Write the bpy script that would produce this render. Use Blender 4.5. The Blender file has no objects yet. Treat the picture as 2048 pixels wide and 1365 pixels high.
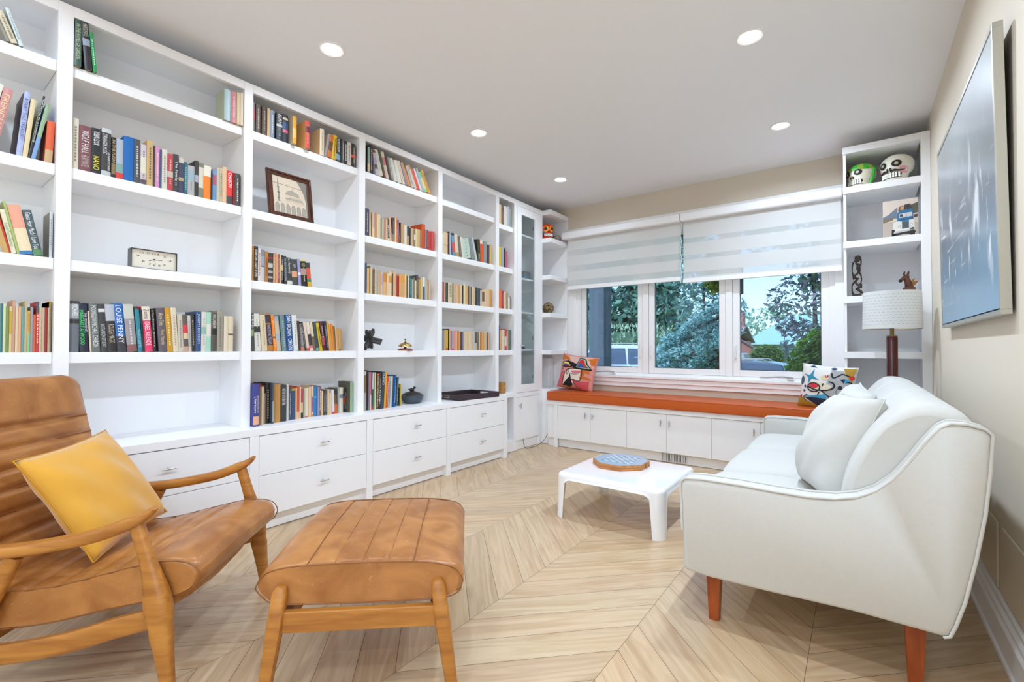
import bpy, bmesh, math, random
from mathutils import Matrix, Vector
R = math.radians
SC = bpy.context.scene
COL = SC.collection
# ---------------------------------------------------------------- camera
cam_d = bpy.data.cameras.new('camera'); cam = bpy.data.objects.new('camera', cam_d); COL.objects.link(cam)
cam_d.sensor_fit = 'HORIZONTAL'; cam_d.sensor_width = 36.0
cam_d.lens = 937.24 * 36.0 / 2048.0
cam_d.clip_start = 0.05; cam_d.clip_end = 300
_y, _p, _r = R(36.40795), R(0.81612), R(0.1403)
_rt = Vector((math.cos(_y), math.sin(_y), 0)); _f = Vector((-math.sin(_y)*math.cos(_p), math.cos(_y)*math.cos(_p), math.sin(_p)))
_u = _rt.cross(_f)
_rt, _u = _rt*math.cos(_r) + _u*math.sin(_r), -_rt*math.sin(_r) + _u*math.cos(_r)
cam.matrix_world = Matrix(((_rt.x, _u.x, -_f.x, 0.0), (_rt.y, _u.y, -_f.y, 0.0), (_rt.z, _u.z, -_f.z, 1.0), (0, 0, 0, 1)))
SC.camera = cam
# ---------------------------------------------------------------- sky, sun, exposure
W = bpy.data.worlds.new('sky'); SC.world = W; W.use_nodes = True
nt = W.node_tree; nt.nodes.clear()
sky = nt.nodes.new('ShaderNodeTexSky'); sky.sky_type = 'NISHITA'; sky.sun_disc = False
sky.sun_elevation = R(52); sky.sun_rotation = R(200); sky.air_density = 1.0; sky.dust_density = 1.6; sky.ozone_density = 1.0
bg = nt.nodes.new('ShaderNodeBackground'); bg.inputs['Strength'].default_value = SKY_STRENGTH = 0.60
wo = nt.nodes.new('ShaderNodeOutputWorld')
nt.links.new(sky.outputs[0], bg.inputs[0]); nt.links.new(bg.outputs[0], wo.inputs[0])
sd = bpy.data.lights.new('sun', 'SUN'); sd.energy = 5.0; sd.angle = R(0.8); sd.color = (1.0, 0.96, 0.88)
sun = bpy.data.objects.new('sun', sd); COL.objects.link(sun)
sun.rotation_euler = (R(44), 0, R(-52))
LAMP_W, LAMP_C = 6.6, (.80, .96, 1.17)
SC.view_settings.view_transform = 'Standard'; SC.view_settings.look = 'None'
SC.view_settings.gamma = 1.0; SC.view_settings.use_curve_mapping = False
SC.view_settings.exposure = 0.42
SC.cycles.use_denoising = True
SC.cycles.max_bounces = 10; SC.cycles.diffuse_bounces = 6; SC.cycles.transparent_max_bounces = 24
SC.cycles.caustics_reflective = False; SC.cycles.caustics_refractive = False
SC.cycles.sample_clamp_indirect = 6.0
# ---------------------------------------------------------------- helpers: materials
def lin(h):
    h = h.lstrip('#'); o = []
    for i in (0, 2, 4):
        c = int(h[i:i+2], 16)/255.0
        o.append(c/12.92 if c <= 0.04045 else ((c+0.055)/1.055)**2.4)
    return (*o, 1.0)
_M = {}
def mat(h, rough=0.5, metal=0.0, spec=0.5, bump=None, var=0.0, vscale=8.0, emit=0.0, sheen=0.0, coat=0.0, name=None):
    """principled material; bump=(scale, strength) noise bump; var = brightness variation of the colour"""
    key = (h, rough, metal, spec, bump, var, vscale, emit, sheen, coat)
    if key in _M: return _M[key]
    m = bpy.data.materials.new(name or 'paint_' + h); m.use_nodes = True
    b = m.node_tree.nodes['Principled BSDF']; L = m.node_tree.links; N = m.node_tree.nodes
    b.inputs['Base Color'].default_value = lin(h); b.inputs['Roughness'].default_value = rough
    b.inputs['Metallic'].default_value = metal; b.inputs['Specular IOR Level'].default_value = spec
    b.inputs['Sheen Weight'].default_value = sheen; b.inputs['Coat Weight'].default_value = coat
    if emit:
        b.inputs['Emission Color'].default_value = lin(h); b.inputs['Emission Strength'].default_value = emit
    if bump or var:
        tc = N.new('ShaderNodeTexCoord')
    if bump:
        n = N.new('ShaderNodeTexNoise'); n.inputs['Scale'].default_value = bump[0]; n.inputs['Detail'].default_value = 4
        bp = N.new('ShaderNodeBump'); bp.inputs['Strength'].default_value = bump[1]; bp.inputs['Distance'].default_value = 0.004
        L.new(tc.outputs['Object'], n.inputs['Vector']); L.new(n.outputs['Fac'], bp.inputs['Height']); L.new(bp.outputs[0], b.inputs['Normal'])
    if var:
        n2 = N.new('ShaderNodeTexNoise'); n2.inputs['Scale'].default_value = vscale; n2.inputs['Detail'].default_value = 5
        mx = N.new('ShaderNodeMix'); mx.data_type = 'RGBA'
        c = lin(h); mx.inputs[6].default_value = tuple(max(0, x*(1-var)) for x in c[:3]) + (1,)
        mx.inputs[7].default_value = tuple(min(1, x*(1+var)) for x in c[:3]) + (1,)
        L.new(tc.outputs['Object'], n2.inputs['Vector']); L.new(n2.outputs['Fac'], mx.inputs[0]); L.new(mx.outputs[2], b.inputs['Base Color'])
    _M[key] = m
    return m
def wood(h1, h2, scale=(3, 40, 40), rough=0.4, name='wood'):
    key = (h1, h2, scale, rough)
    if key in _M: return _M[key]
    m = bpy.data.materials.new(name); m.use_nodes = True
    N, L = m.node_tree.nodes, m.node_tree.links; b = N['Principled BSDF']
    tc = N.new('ShaderNodeTexCoord'); mp = N.new('ShaderNodeMapping'); mp.inputs['Scale'].default_value = scale
    n = N.new('ShaderNodeTexNoise'); n.inputs['Scale'].default_value = 1.0; n.inputs['Detail'].default_value = 6; n.inputs['Distortion'].default_value = 0.6
    rp = N.new('ShaderNodeValToRGB'); rp.color_ramp.elements[0].position = 0.32; rp.color_ramp.elements[1].position = 0.68
    rp.color_ramp.elements[0].color = lin(h1); rp.color_ramp.elements[1].color = lin(h2)
    L.new(tc.outputs['Object'], mp.inputs[0]); L.new(mp.outputs[0], n.inputs['Vector']); L.new(n.outputs['Fac'], rp.inputs[0]); L.new(rp.outputs[0], b.inputs['Base Color'])
    b.inputs['Roughness'].default_value = rough
    _M[key] = m
    return m
def glass_mat(name, tint='FFFFFF', refl=0.12):
    m = bpy.data.materials.new(name); m.use_nodes = True
    N, L = m.node_tree.nodes, m.node_tree.links; N.clear()
    t = N.new('ShaderNodeBsdfTransparent'); t.inputs[0].default_value = lin(tint)
    g = N.new('ShaderNodeBsdfGlossy'); g.inputs['Roughness'].default_value = 0.02
    lw = N.new('ShaderNodeLayerWeight'); pw = N.new('ShaderNodeMath'); pw.operation = 'POWER'; pw.inputs[1].default_value = 4.0
    fr = N.new('ShaderNodeMath'); fr.operation = 'MULTIPLY_ADD'; fr.inputs[1].default_value = 0.5; fr.inputs[2].default_value = refl*0.25
    L.new(lw.outputs['Facing'], pw.inputs[0]); L.new(pw.outputs[0], fr.inputs[0])
    mx = N.new('ShaderNodeMixShader'); o = N.new('ShaderNodeOutputMaterial')
    L.new(fr.outputs[0], mx.inputs[0]); L.new(t.outputs[0], mx.inputs[1]); L.new(g.outputs[0], mx.inputs[2]); L.new(mx.outputs[0], o.inputs[0])
    return m
def sheer_mat(name, h, opacity):
    m = bpy.data.materials.new(name); m.use_nodes = True
    N, L = m.node_tree.nodes, m.node_tree.links; N.clear()
    t = N.new('ShaderNodeBsdfTransparent'); d = N.new('ShaderNodeBsdfDiffuse'); d.inputs[0].default_value = lin(h)
    tl = N.new('ShaderNodeBsdfTranslucent'); tl.inputs[0].default_value = lin(h)
    m1 = N.new('ShaderNodeMixShader'); m1.inputs[0].default_value = 0.35
    m2 = N.new('ShaderNodeMixShader'); m2.inputs[0].default_value = opacity; o = N.new('ShaderNodeOutputMaterial')
    L.new(d.outputs[0], m1.inputs[1]); L.new(tl.outputs[0], m1.inputs[2]); L.new(t.outputs[0], m2.inputs[1]); L.new(m1.outputs[0], m2.inputs[2]); L.new(m2.outputs[0], o.inputs[0])
    return m
# ---------------------------------------------------------------- helpers: meshes
WM = {}
class MB:
    """collects polygons with their materials; build() links them as ONE mesh object"""
    def __init__(s): s.v, s.f, s.m, s.mats = [], [], [], []
    def _mi(s, m):
        if m not in s.mats: s.mats.append(m)
        return s.mats.index(m)
    def add(s, vs, fs, m):
        o = len(s.v); i = s._mi(m); s.v += [tuple(p) for p in vs]
        s.f += [tuple(o+k for k in f) for f in fs]; s.m += [i]*len(fs)
    def box(s, x0, x1, y0, y1, z0, z1, m):
        x0, x1 = min(x0, x1), max(x0, x1); y0, y1 = min(y0, y1), max(y0, y1); z0, z1 = min(z0, z1), max(z0, z1)
        s.add([(x0,y0,z0),(x1,y0,z0),(x1,y1,z0),(x0,y1,z0),(x0,y0,z1),(x1,y0,z1),(x1,y1,z1),(x0,y1,z1)],
              [(0,3,2,1),(4,5,6,7),(0,1,5,4),(1,2,6,5),(2,3,7,6),(3,0,4,7)], m)
    def loft(s, rings, m, cap=True, closed=True):
        n = len(rings[0]); vs = [p for r in rings for p in r]; fs = []
        for i in range(len(rings)-1):
            for j in range(n if closed else n-1):
                k = (j+1) % n; fs.append((i*n+j, i*n+k, (i+1)*n+k, (i+1)*n+j))
        if cap: fs.append(tuple(reversed(range(n)))); fs.append(tuple((len(rings)-1)*n+j for j in range(n)))
        s.add(vs, fs, m)
    def prism(s, poly, axis, a, b, m):
        def P(p, t): return (t, p[0], p[1]) if axis == 'x' else (p[0], t, p[1]) if axis == 'y' else (p[0], p[1], t)
        s.loft([[P(p, a) for p in poly], [P(p, b) for p in poly]], m)
    def tube(s, path, rad, m, n=10, sq=2.0, up=(0,0,1)):
        """swept superellipse; rad per point: number or (side, up)"""
        path = [Vector(p) for p in path]; rings = []
        if not isinstance(rad, list): rad = [rad]*len(path)
        for i, p in enumerate(path):
            t = (path[min(i+1, len(path)-1)] - path[max(i-1, 0)]).normalized()
            sd_ = t.cross(Vector(up))
            if sd_.length < 1e-4: sd_ = t.cross(Vector((0, 1, 0)))
            sd_.normalize(); u = sd_.cross(t).normalized()
            r = rad[i] if isinstance(rad[i], tuple) else (rad[i], rad[i])
            ring = []
            for k in range(n):
                a = 2*math.pi*(k+0.5)/n; c, q = math.cos(a), math.sin(a)
                e = 2.0/sq
                ring.append(p + sd_*r[0]*math.copysign(abs(c)**e, c) + u*r[1]*math.copysign(abs(q)**e, q))
            rings.append(ring)
        s.loft(rings, m)
    def lathe(s, prof, c, m, n=24, cap=True):
        rings = [[(c[0]+r*math.cos(2*math.pi*k/n), c[1]+r*math.sin(2*math.pi*k/n), c[2]+z) for k in range(n)] for r, z in prof]
        s.loft(rings, m, cap=cap)
    def ball(s, c, r, m, n=16, k=10):
        rx, ry, rz = r if isinstance(r, tuple) else (r, r, r)
        rings = [[(c[0]+rx*math.sin(math.pi*(i+.02)/(k+.04))*math.cos(2*math.pi*j/n), c[1]+ry*math.sin(math.pi*(i+.02)/(k+.04))*math.sin(2*math.pi*j/n), c[2]-rz*math.cos(math.pi*(i+.02)/(k+.04))) for j in range(n)] for i in range(k+1)]
        s.loft(rings, m)
    def cyl(s, a, b, r, m, n=12): s.tube([a, b], r, m, n=n, up=(0.3, 0.5, 0.81))
    def build(s, name, parent=None, smooth=None, bevel=0.0, local=False, segs=2, subsurf=0):
        me = bpy.data.meshes.new(name); me.from_pydata(s.v, [], s.f); me.update()
        for m in s.mats: me.materials.append(m)
        me.polygons.foreach_set('material_index', s.m)
        bm = bmesh.new(); bm.from_mesh(me); bmesh.ops.recalc_face_normals(bm, faces=bm.faces); bm.to_mesh(me); bm.free()
        o = bpy.data.objects.new(name, me); COL.objects.link(o)
        if parent is not None:
            o.parent = parent; WM[o] = WM[parent]
            if not local: me.transform(WM[parent].inverted())
        else: WM[o] = Matrix.Identity(4)
        if smooth is not None:
            me.shade_smooth()
            for p in me.polygons:
                if len(p.vertices) > 8: p.use_smooth = False
            if smooth < 180: me.set_sharp_from_angle(angle=R(smooth))
        if bevel:
            bv = o.modifiers.new('bevel', 'BEVEL'); bv.width = bevel; bv.segments = segs; bv.limit_method = 'ANGLE'; bv.angle_limit = R(40)
        if subsurf:
            ss = o.modifiers.new('subsurf', 'SUBSURF'); ss.levels = subsurf; ss.render_levels = subsurf
        return o
def tag(o, label, cat, group=None):
    o['label'] = label; o['category'] = cat
    if group: o['group'] = group
    return o
def base(o, x, y, z):
    """moves a one-mesh thing's origin to its base"""
    o.data.transform(Matrix.Translation((-x, -y, -z))); o.location = (x, y, z); WM[o] = Matrix.Translation((x, y, z)); return o
def thing(name, label, cat, loc=(0, 0, 0), rz=0.0, group=None):
    o = bpy.data.objects.new(name, None); COL.objects.link(o); o.empty_display_size = 0.05
    o.location = loc; o.rotation_euler = (0, 0, rz); WM[o] = Matrix.Translation(loc) @ Matrix.Rotation(rz, 4, 'Z')
    return tag(o, label, cat, group)
def struct(o): o['kind'] = 'structure'; return o
def one(name, parent, fn, smooth=None, bevel=0.0, **k):
    b = MB(); fn(b); return b.build(name, parent, smooth, bevel, **k)
def bx(name, parent, x0, x1, y0, y1, z0, z1, m, bevel=0.0015, smooth=None):
    b = MB(); b.box(x0, x1, y0, y1, z0, z1, m); return b.build(name, parent, smooth, bevel)
def text_mesh(s, m):
    c = bpy.data.curves.new('t', 'FONT'); c.body = s; c.align_x = 'LEFT'; c.extrude = 0.0; c.resolution_u = 2
    o = bpy.data.objects.new('t', c); COL.objects.link(o); bpy.context.view_layer.update()
    me = bpy.data.meshes.new_from_object(o.evaluated_get(bpy.context.evaluated_depsgraph_get()))
    bpy.data.objects.remove(o); bpy.data.curves.remove(c)
    xs = [v.co.x for v in me.vertices]; ys = [v.co.y for v in me.vertices]
    x0, x1, y0, y1 = min(xs), max(xs), min(ys), max(ys)
    me.transform(Matrix.Diagonal((1/(x1-x0), 1/max(y1-y0, .3), 1, 1)) @ Matrix.Translation((-x0, -y0, 0)))
    vs = [tuple(v.co) for v in me.vertices]; fs = [tuple(p.vertices) for p in me.polygons]
    bpy.data.meshes.remove(me)
    return vs, fs
_T = {}
def put_text(b, s, m, o, ax, ay):
    """text filling the parallelogram o + u*ax + v*ay, lifted off the surface by its normal"""
    if s not in _T: _T[s] = text_mesh(s, m)
    vs, fs = _T[s]; o, ax, ay = Vector(o), Vector(ax), Vector(ay)
    b.add([o + ax*v[0] + ay*v[1] for v in vs], fs, m)
# ---------------------------------------------------------------- common materials
WHITE = mat('F4F4F5', 0.38, bump=(90, 0.015), name='white_lacquer')
TRIM = mat('F2F2F2', 0.35, name='white_trim')
CEIL = mat('F0F0F1', 0.9, name='ceiling_paint')
BEIGE = mat('DDD2C0', 0.85, bump=(220, 0.02), name='beige_wall_paint')
CHROME = mat('C8C8C8', 0.25, 1.0, name='brushed_metal')
BLACKP = mat('1B1B1C', 0.4, name='black_plastic')
BRASS = mat('B08D4A', 0.3, 1.0, name='brass')
GLASS = glass_mat('clear_glass', 'F4F8F8')
PANE = glass_mat('window_glass', 'BFCBD6')
# ================================================================ THE ROOM
XL, XR, YF, YW, ZC = -2.965, 0.395, -2.9, 4.54, 2.545
XU, XB, XS, XK = -2.671, -2.571, -2.690, -2.945      # upper face frame, drawer fronts, shelf fronts, back panels
def floor_mat():
    m = bpy.data.materials.new('oak_chevron'); m.use_nodes = True
    N, L = m.node_tree.nodes, m.node_tree.links; b = N['Principled BSDF']
    uv = N.new('ShaderNodeUVMap'); uv.uv_map = 'plank'
    at = N.new('ShaderNodeVertexColor'); at.layer_name = 'tint'
    mp = N.new('ShaderNodeMapping'); mp.inputs['Scale'].default_value = (1.6, 17, 1)
    n1 = N.new('ShaderNodeTexNoise'); n1.inputs['Scale'].default_value = 1.0; n1.inputs['Detail'].default_value = 6; n1.inputs['Distortion'].default_value = 2.2
    mp2 = N.new('ShaderNodeMapping'); mp2.inputs['Scale'].default_value = (6, 170, 1)
    n2 = N.new('ShaderNodeTexNoise'); n2.inputs['Scale'].default_value = 1.0; n2.inputs['Detail'].default_value = 4
    rp = N.new('ShaderNodeValToRGB'); rp.color_ramp.elements[0].position = 0.30; rp.color_ramp.elements[1].position = 0.62
    rp.color_ramp.elements[0].color = lin('C3A37D'); rp.color_ramp.elements[1].color = lin('D6BA96')
    mu = N.new('ShaderNodeMix'); mu.data_type = 'RGBA'; mu.blend_type = 'MULTIPLY'; mu.inputs[0].default_value = 1.0
    mu2 = N.new('ShaderNodeMix'); mu2.data_type = 'RGBA'; mu2.blend_type = 'MULTIPLY'; mu2.inputs[0].default_value = 0.13
    L.new(uv.outputs[0], mp.inputs[0]); L.new(mp.outputs[0], n1.inputs['Vector']); L.new(n1.outputs['Fac'], rp.inputs[0])
    L.new(uv.outputs[0], mp2.inputs[0]); L.new(mp2.outputs[0], n2.inputs['Vector'])
    L.new(rp.outputs[0], mu.inputs[6]); L.new(at.outputs['Color'], mu.inputs[7])
    L.new(mu.outputs[2], mu2.inputs[6]); L.new(n2.outputs['Fac'], mu2.inputs[7]); L.new(mu2.outputs[2], b.inputs['Base Color'])
    b.inputs['Roughness'].default_value = 0.27; b.inputs['Specular IOR Level'].default_value = 0.55
    bp = N.new('ShaderNodeBump'); bp.inputs['Strength'].default_value = 0.08; bp.inputs['Distance'].default_value = 0.002
    L.new(n2.outputs['Fac'], bp.inputs['Height']); L.new(bp.outputs[0], b.inputs['Normal'])
    return m
def make_floor():
    rnd = random.Random(4)
    seams = [-0.644 - 0.508*k for k in range(-3, 6)]
    pitch = 0.1725; g = 0.0007
    vs, fs, uvs, tint = [], [], [], []
    def clip(poly):
        for ax, lim, sg in ((0, XL, 1), (0, XR, -1), (1, YF, 1), (1, YW, -1)):
            out = []
            for i in range(len(poly)):
                a, b_ = poly[i], poly[(i+1) % len(poly)]
                da, db = (a[ax]-lim)*sg, (b_[ax]-lim)*sg
                if da >= 0: out.append(a)
                if da*db < 0:
                    t = da/(da-db); out.append((a[0]+(b_[0]-a[0])*t, a[1]+(b_[1]-a[1])*t))
            poly = out
            if len(poly) < 3: return []
        return poly
    for k in range(len(seams)-1):
        xa, xb = seams[k+1], seams[k]
        # planks rise with +x in the column between -1.152 and -0.644, fall in its neighbours
        s = 1 if round((-0.644 - xb)/0.508) % 2 == 0 else -1
        y = 1.813 if s == 1 else 1.813
        for i in range(-32, 26):
            yb = 1.813 + i*pitch
            hx = xb if s == 1 else xa
            # the plank end on the seam at -0.644 (or its mirror) runs yb..yb+pitch
            y_right = yb if s == 1 else yb - 0.508
            y_left = yb - 0.508 if s == 1 else yb
            if s == -1 and abs(xa + 0.644) < 0.01: pass
            q = g*1.5
            poly = [(xa+g, y_left+q), (xb-g, y_right+q), (xb-g, y_right+pitch-q), (xa+g, y_left+pitch-q)]
            poly = clip(poly)
            if not poly: continue
            o = len(vs); vs += [(p[0], p[1], 0.0) for p in poly]; fs.append(tuple(range(o, o+len(poly))))
            ox, oy = rnd.uniform(0, 40), rnd.uniform(0, 40)
            c, sn = math.cos(R(45*s)), math.sin(R(45*s))
            for p in poly: uvs.append((ox + p[0]*c + p[1]*sn, oy - p[0]*sn + p[1]*c))
            t = rnd.uniform(0.90, 1.05); w = rnd.uniform(-0.025, 0.025)
            tint += [(min(1, t+w), t, max(0, t-w), 1)]*len(poly)
    b = MB(); b.add(vs, fs, floor_mat()); b.box(XL-.2, XR+.2, YF-.1, YW+.2, -0.12, -0.0006, mat('5A4630', 0.8))
    o = b.build('floor'); me = o.data
    me.uv_layers.new(name='plank'); me.color_attributes.new('tint', 'FLOAT_COLOR', 'CORNER')
    ul = me.uv_layers['plank']; ca = me.color_attributes['tint']
    for p in me.polygons:
        for li in p.loop_indices:
            vi = me.loops[li].vertex_index
            if vi < len(uvs): ul.data[li].uv = uvs[vi]; ca.data[li].color = tint[vi]
            else: ca.data[li].color = (1, 1, 1, 1)
    return struct(o)
make_floor()
def seat_b(name, *a, **k): return struct(bx(name, None, *a, **k))
seat_b('ceiling', XL-.2, XR+.2, YF-.2, YW+.2, ZC, ZC+.15, CEIL, bevel=0)
seat_b('wall_left', XL-.2, XL, YF-.2, YW+.2, -.1, ZC, WHITE, bevel=0)
seat_b('wall_front', XL, XR, YF-.2, YF, -.1, ZC, BEIGE, bevel=0)
seat_b('bounce_slab', -14, 14, YF-11, 4.6, -.45, -.22, mat('C9C6C0', .9), bevel=0)  # unseen pale slab, added to bounce daylight in through the side opening
for nm, loc, rot, sx, sy in (('portal_side', (XR+.05, -1.45, 1.18), (0, R(90), 0), 2.36, 2.6), ('portal_window', (-1.3, YW+.12, 1.45), (R(-90), 0, 0), 2.34, 1.48)):
    pl = bpy.data.lights.new(nm, 'AREA'); pl.shape = 'RECTANGLE'; pl.size = sx; pl.size_y = sy; pl.cycles.is_portal = True
    po = bpy.data.objects.new(nm, pl); COL.objects.link(po); po.location = loc; po.rotation_euler = rot
def _wb(b):   # back wall with the window opening
    x0, x1, z0, z1 = -2.48, -0.135, 0.70, 2.19
    b.box(XL, x0, YW, YW+.2, -.1, ZC, BEIGE); b.box(x1, XR, YW, YW+.2, -.1, ZC, BEIGE)
    b.box(x0, x1, YW, YW+.2, -.1, z0, BEIGE); b.box(x0, x1, YW, YW+.2, z1, ZC, BEIGE)
struct(one('wall_back', None, _wb))
def _wr(b):   # right wall with two raised-frame wainscot panels
    ya, yb, zt = -2.75, -0.15, 2.36                      # made-up opening beside and behind the camera, added so daylight fills the shelves
    b.box(XR, XR+.2, yb, YW+.2, -.1, ZC, BEIGE); b.box(XR, XR+.2, YF-.2, ya, -.1, ZC, BEIGE); b.box(XR, XR+.2, ya, yb, zt, ZC, BEIGE); b.box(XR, XR+.2, ya, yb, -.1, .0, BEIGE)
struct(one('wall_right', None, _wr))
def panel_frame(b, y0, y1, z0, z1):
    b.box(XR-.007, XR, y0, y1, z0, z1, BEIGE)
b = MB()
for y0 in (.64, 1.47, 2.34, 3.17): panel_frame(b, y0, y0+.80, .165, .395)
struct(b.build('trim_2', bevel=.005))
b = MB(); b.prism([(XR, 0), (XR-.034, 0), (XR-.034, .016), (XR-.028, .022), (XR-.028, .105), (XR-.020, .112), (XR-.020, .125), (XR-.012, .135), (XR-.012, .150), (XR, .156)], 'y', -.14, 4.08, TRIM)
struct(b.build('baseboard_right', bevel=.001))
# ---------------------------------------------------------------- window
def _casing(b):
    b.box(-2.568, -2.47, YW-.022, YW-.001, .60, 2.17, TRIM); b.box(-2.56, -2.485, YW-.030, YW-.022, .72, 2.17, TRIM)
    b.box(-.142, -.084, YW-.022, YW-.001, .60, 2.17, TRIM)
    b.box(-2.568, -.084, YW-.022, YW-.001, 2.16, 2.30, TRIM)
    b.prism([(YW-.001, .612), (YW-.024, .612), (YW-.024, .648), (YW-.034, .655), (YW-.034, .690), (YW-.028, .694), (YW-.048, .700), (YW-.048, .722), (YW-.001, .726)], 'x', -2.575, -.080, TRIM)
struct(one('trim_1', None, _casing, bevel=.002))
PX = [(-2.361, -1.780), (-1.610, -1.012), (-.841, -.236)]
def _frame(b):
    y0, y1 = YW-.004, YW+.07
    b.box(-2.475, -2.42, y0, y1, .70, 2.19, TRIM); b.box(-.182, -.138, y0, y1, .70, 2.19, TRIM)
    b.box(-2.475, -.138, y0, y1, .70, .748, TRIM); b.box(-2.475, -.138, y0, y1, 2.14, 2.19, TRIM)
    for xa, xb in ((-1.722, -1.668), (-.954, -.899)): b.box(xa, xb, y0-.004, y1, .748, 2.14, TRIM)
win = struct(one('window_1', None, _frame, bevel=.003))
for i, (xa, xb) in enumerate(PX):
    def _sash(b):
        y0, y1 = YW+.004, YW+.062; e = .055; z0, z1 = .805, 2.085
        b.box(xa-e, xa, y0, y1, z0-e, z1+e, TRIM); b.box(xb, xb+e, y0, y1, z0-e, z1+e, TRIM)
        b.box(xa, xb, y0, y1, z0-e, z0, TRIM); b.box(xa, xb, y0, y1, z1, z1+e, TRIM)
        gk = mat('39424A', .5); s = .006
        for q in ((xa, xa+s, z0, z1), (xb-s, xb, z0, z1), (xa, xb, z0, z0+s), (xa, xb, z1-s, z1)): b.box(q[0], q[1], YW+.028, YW+.040, q[2], q[3], gk)
    sash = one('sash', win, _sash, bevel=.004)
    one('glass_pane', sash, lambda b: b.box(xa, xb, YW+.032, YW+.036, .805, 2.085, PANE))
    if i != 1:
        xh = xa+.30 if i == 0 else xb-.24
        def _crank(b):
            b.box(xh, xh+.05, YW-.03, YW-.004, .735, .760, TRIM)
            b.tube([(xh+.045, YW-.03, .755), (xh-.04, YW-.045, .762), (xh-.14, YW-.045, .752), (xh-.20, YW-.045, .752)], .006, mat('B4B4B2', .4), n=8)
        one('crank_handle', win, _crank, smooth=40)
    xl = xb+.030 if i == 0 else xa-.030
    one('latch', win, lambda b: b.tube([(xl, YW-.004, .90), (xl, YW-.02, .92), (xl+.006, YW-.022, 1.03)], .006, TRIM, n=8), smooth=40)
# ---------------------------------------------------------------- ceiling lights (the five in view and the rest of the grid)
k = 0
wher = {(-2.182, 1.373): 'white recessed ceiling light nearest the camera, above the bookcase', (-.42, 2.556): 'white recessed ceiling light nearest the camera on the sofa side',
        (-2.182, 2.54): 'middle white recessed ceiling light along the bookcase side', (-.42, 3.70): 'white recessed ceiling light in front of the corner bookcase by the sofa',
        (-2.182, 3.70): 'farthest white recessed ceiling light, near the window corner by the glass cabinet'}
lm = mat('FFF8EE', 0.5, emit=14.0, name='lit_lens')
for x in (-2.182, -.42):
    for y in (3.70, 2.548, 1.38, .22, -.95, -2.1):
        lab = next((v for q, v in wher.items() if abs(q[0]-x) < .05 and abs(q[1]-y) < .05), None)
        far = lab is None
        t = thing('ceiling_light', lab or 'round white recessed ceiling light behind the camera', 'ceiling light', (x, y, ZC), group='recessed ceiling lights')
        one('trim_ring', t, lambda b: b.lathe([(.066, 0), (.066, -.004), (.058, -.007), (.047, -.003), (.047, 0)], (x, y, ZC), TRIM, n=32), smooth=40)
        one('lens', t, lambda b: b.lathe([(.0465, -.001), (.0465, -.0035), (.02, -.0045)], (x, y, ZC), lm, n=32), smooth=40)
        ld = bpy.data.lights.new('downlight', 'AREA'); ld.shape = 'DISK'; ld.size = .09; ld.energy = LAMP_W * (.55 if x < -1 else 1.6); ld.color = LAMP_C; ld.spread = R(165)
        lo = bpy.data.objects.new('downlight', ld); COL.objects.link(lo); lo.parent = t; lo.location = (0, 0, -.012)
# ================================================================ BUILT-IN BOOKCASES
PO = [(-.352, -.304), (.433, .481), (1.169, 1.216), (1.899, 1.947), (2.633, 2.680), (3.370, 3.417)]   # face-frame posts
SZ = (2.200, 1.763, 1.369, .976); ST = .047; ZT = 2.447; ZK = .566
def tbar(name, parent, p, along, out, ln=.055):
    """small T-bar pull: p on the face, bar direction, outward direction"""
    p, a, o = Vector(p), Vector(along), Vector(out)
    def f(b):
        b.cyl(p, p+o*.024, .0032, CHROME, 8); b.cyl(p+o*.024-a*ln/2, p+o*.024+a*ln/2, .0042, CHROME, 10)
    return one(name, parent, f, smooth=40)
BAYNAMES = ['leftmost white bookcase bay, cut off by the photo edge', 'wide white bookcase bay behind the armchair, with the rectangular clock',
            'white bookcase bay with the brown framed picture on its third shelf', 'white bookcase bay with the service bell and black knot sculpture',
            'white bookcase bay with an empty top shelf and the dark tray', 'very narrow white bookcase bay beside the glass-door cabinet']
DRNAMES = ['white two-drawer base cabinet at the far left behind the armchair back', 'white two-drawer base cabinet behind the armchair arm',
           'white two-drawer base cabinet below the encyclopedia and behind the footstool', 'white two-drawer base cabinet below the dark lidded pot',
           'white two-drawer base cabinet below the dark tray']
for i in range(6):
    y0 = PO[i][1]; y1 = PO[i+1][0] if i < 5 else 3.655
    first = i == 0
    t = thing('bookcase', BAYNAMES[i], 'bookcase', (XK, (y0+y1)/2, ZK), group='white built-in bookcase bays')
    a, c = (PO[i][0] if first else y0), (PO[i+1][1] if i < 5 else 3.655)
    bx('back_panel', t, XK-.018, XK, a, c, ZK, ZT, WHITE, 0)
    if i < 5:
        bx('side_panel', t, XK, XU-.02, PO[i+1][0], PO[i+1][1], ZK, ZT-.02, WHITE, 0)
        bx('post', t, XU-.02, XU, PO[i+1][0], PO[i+1][1], ZK, ZT, WHITE, .0015)
    if first:
        bx('side_panel', t, XK, XU-.02, a, y0, ZK, ZT-.02, WHITE, 0); bx('post', t, XU-.02, XU, a, y0, ZK, ZT, WHITE, .0015)
    bx('top_panel', t, XK, XU-.02, y0, y1, 2.425, ZT, WHITE, 0)
    bx('top_rail', t, XU-.02, XU, y0, y1, 2.402, ZT, WHITE, .001)
    for k in range(4):
        z = SZ[k]
        if i == 5 and k == 0: z = 2.166
        bx('shelf', t, XK, XS, y0+.0008, y1-.0008, z-ST, z, WHITE, .002)
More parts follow.
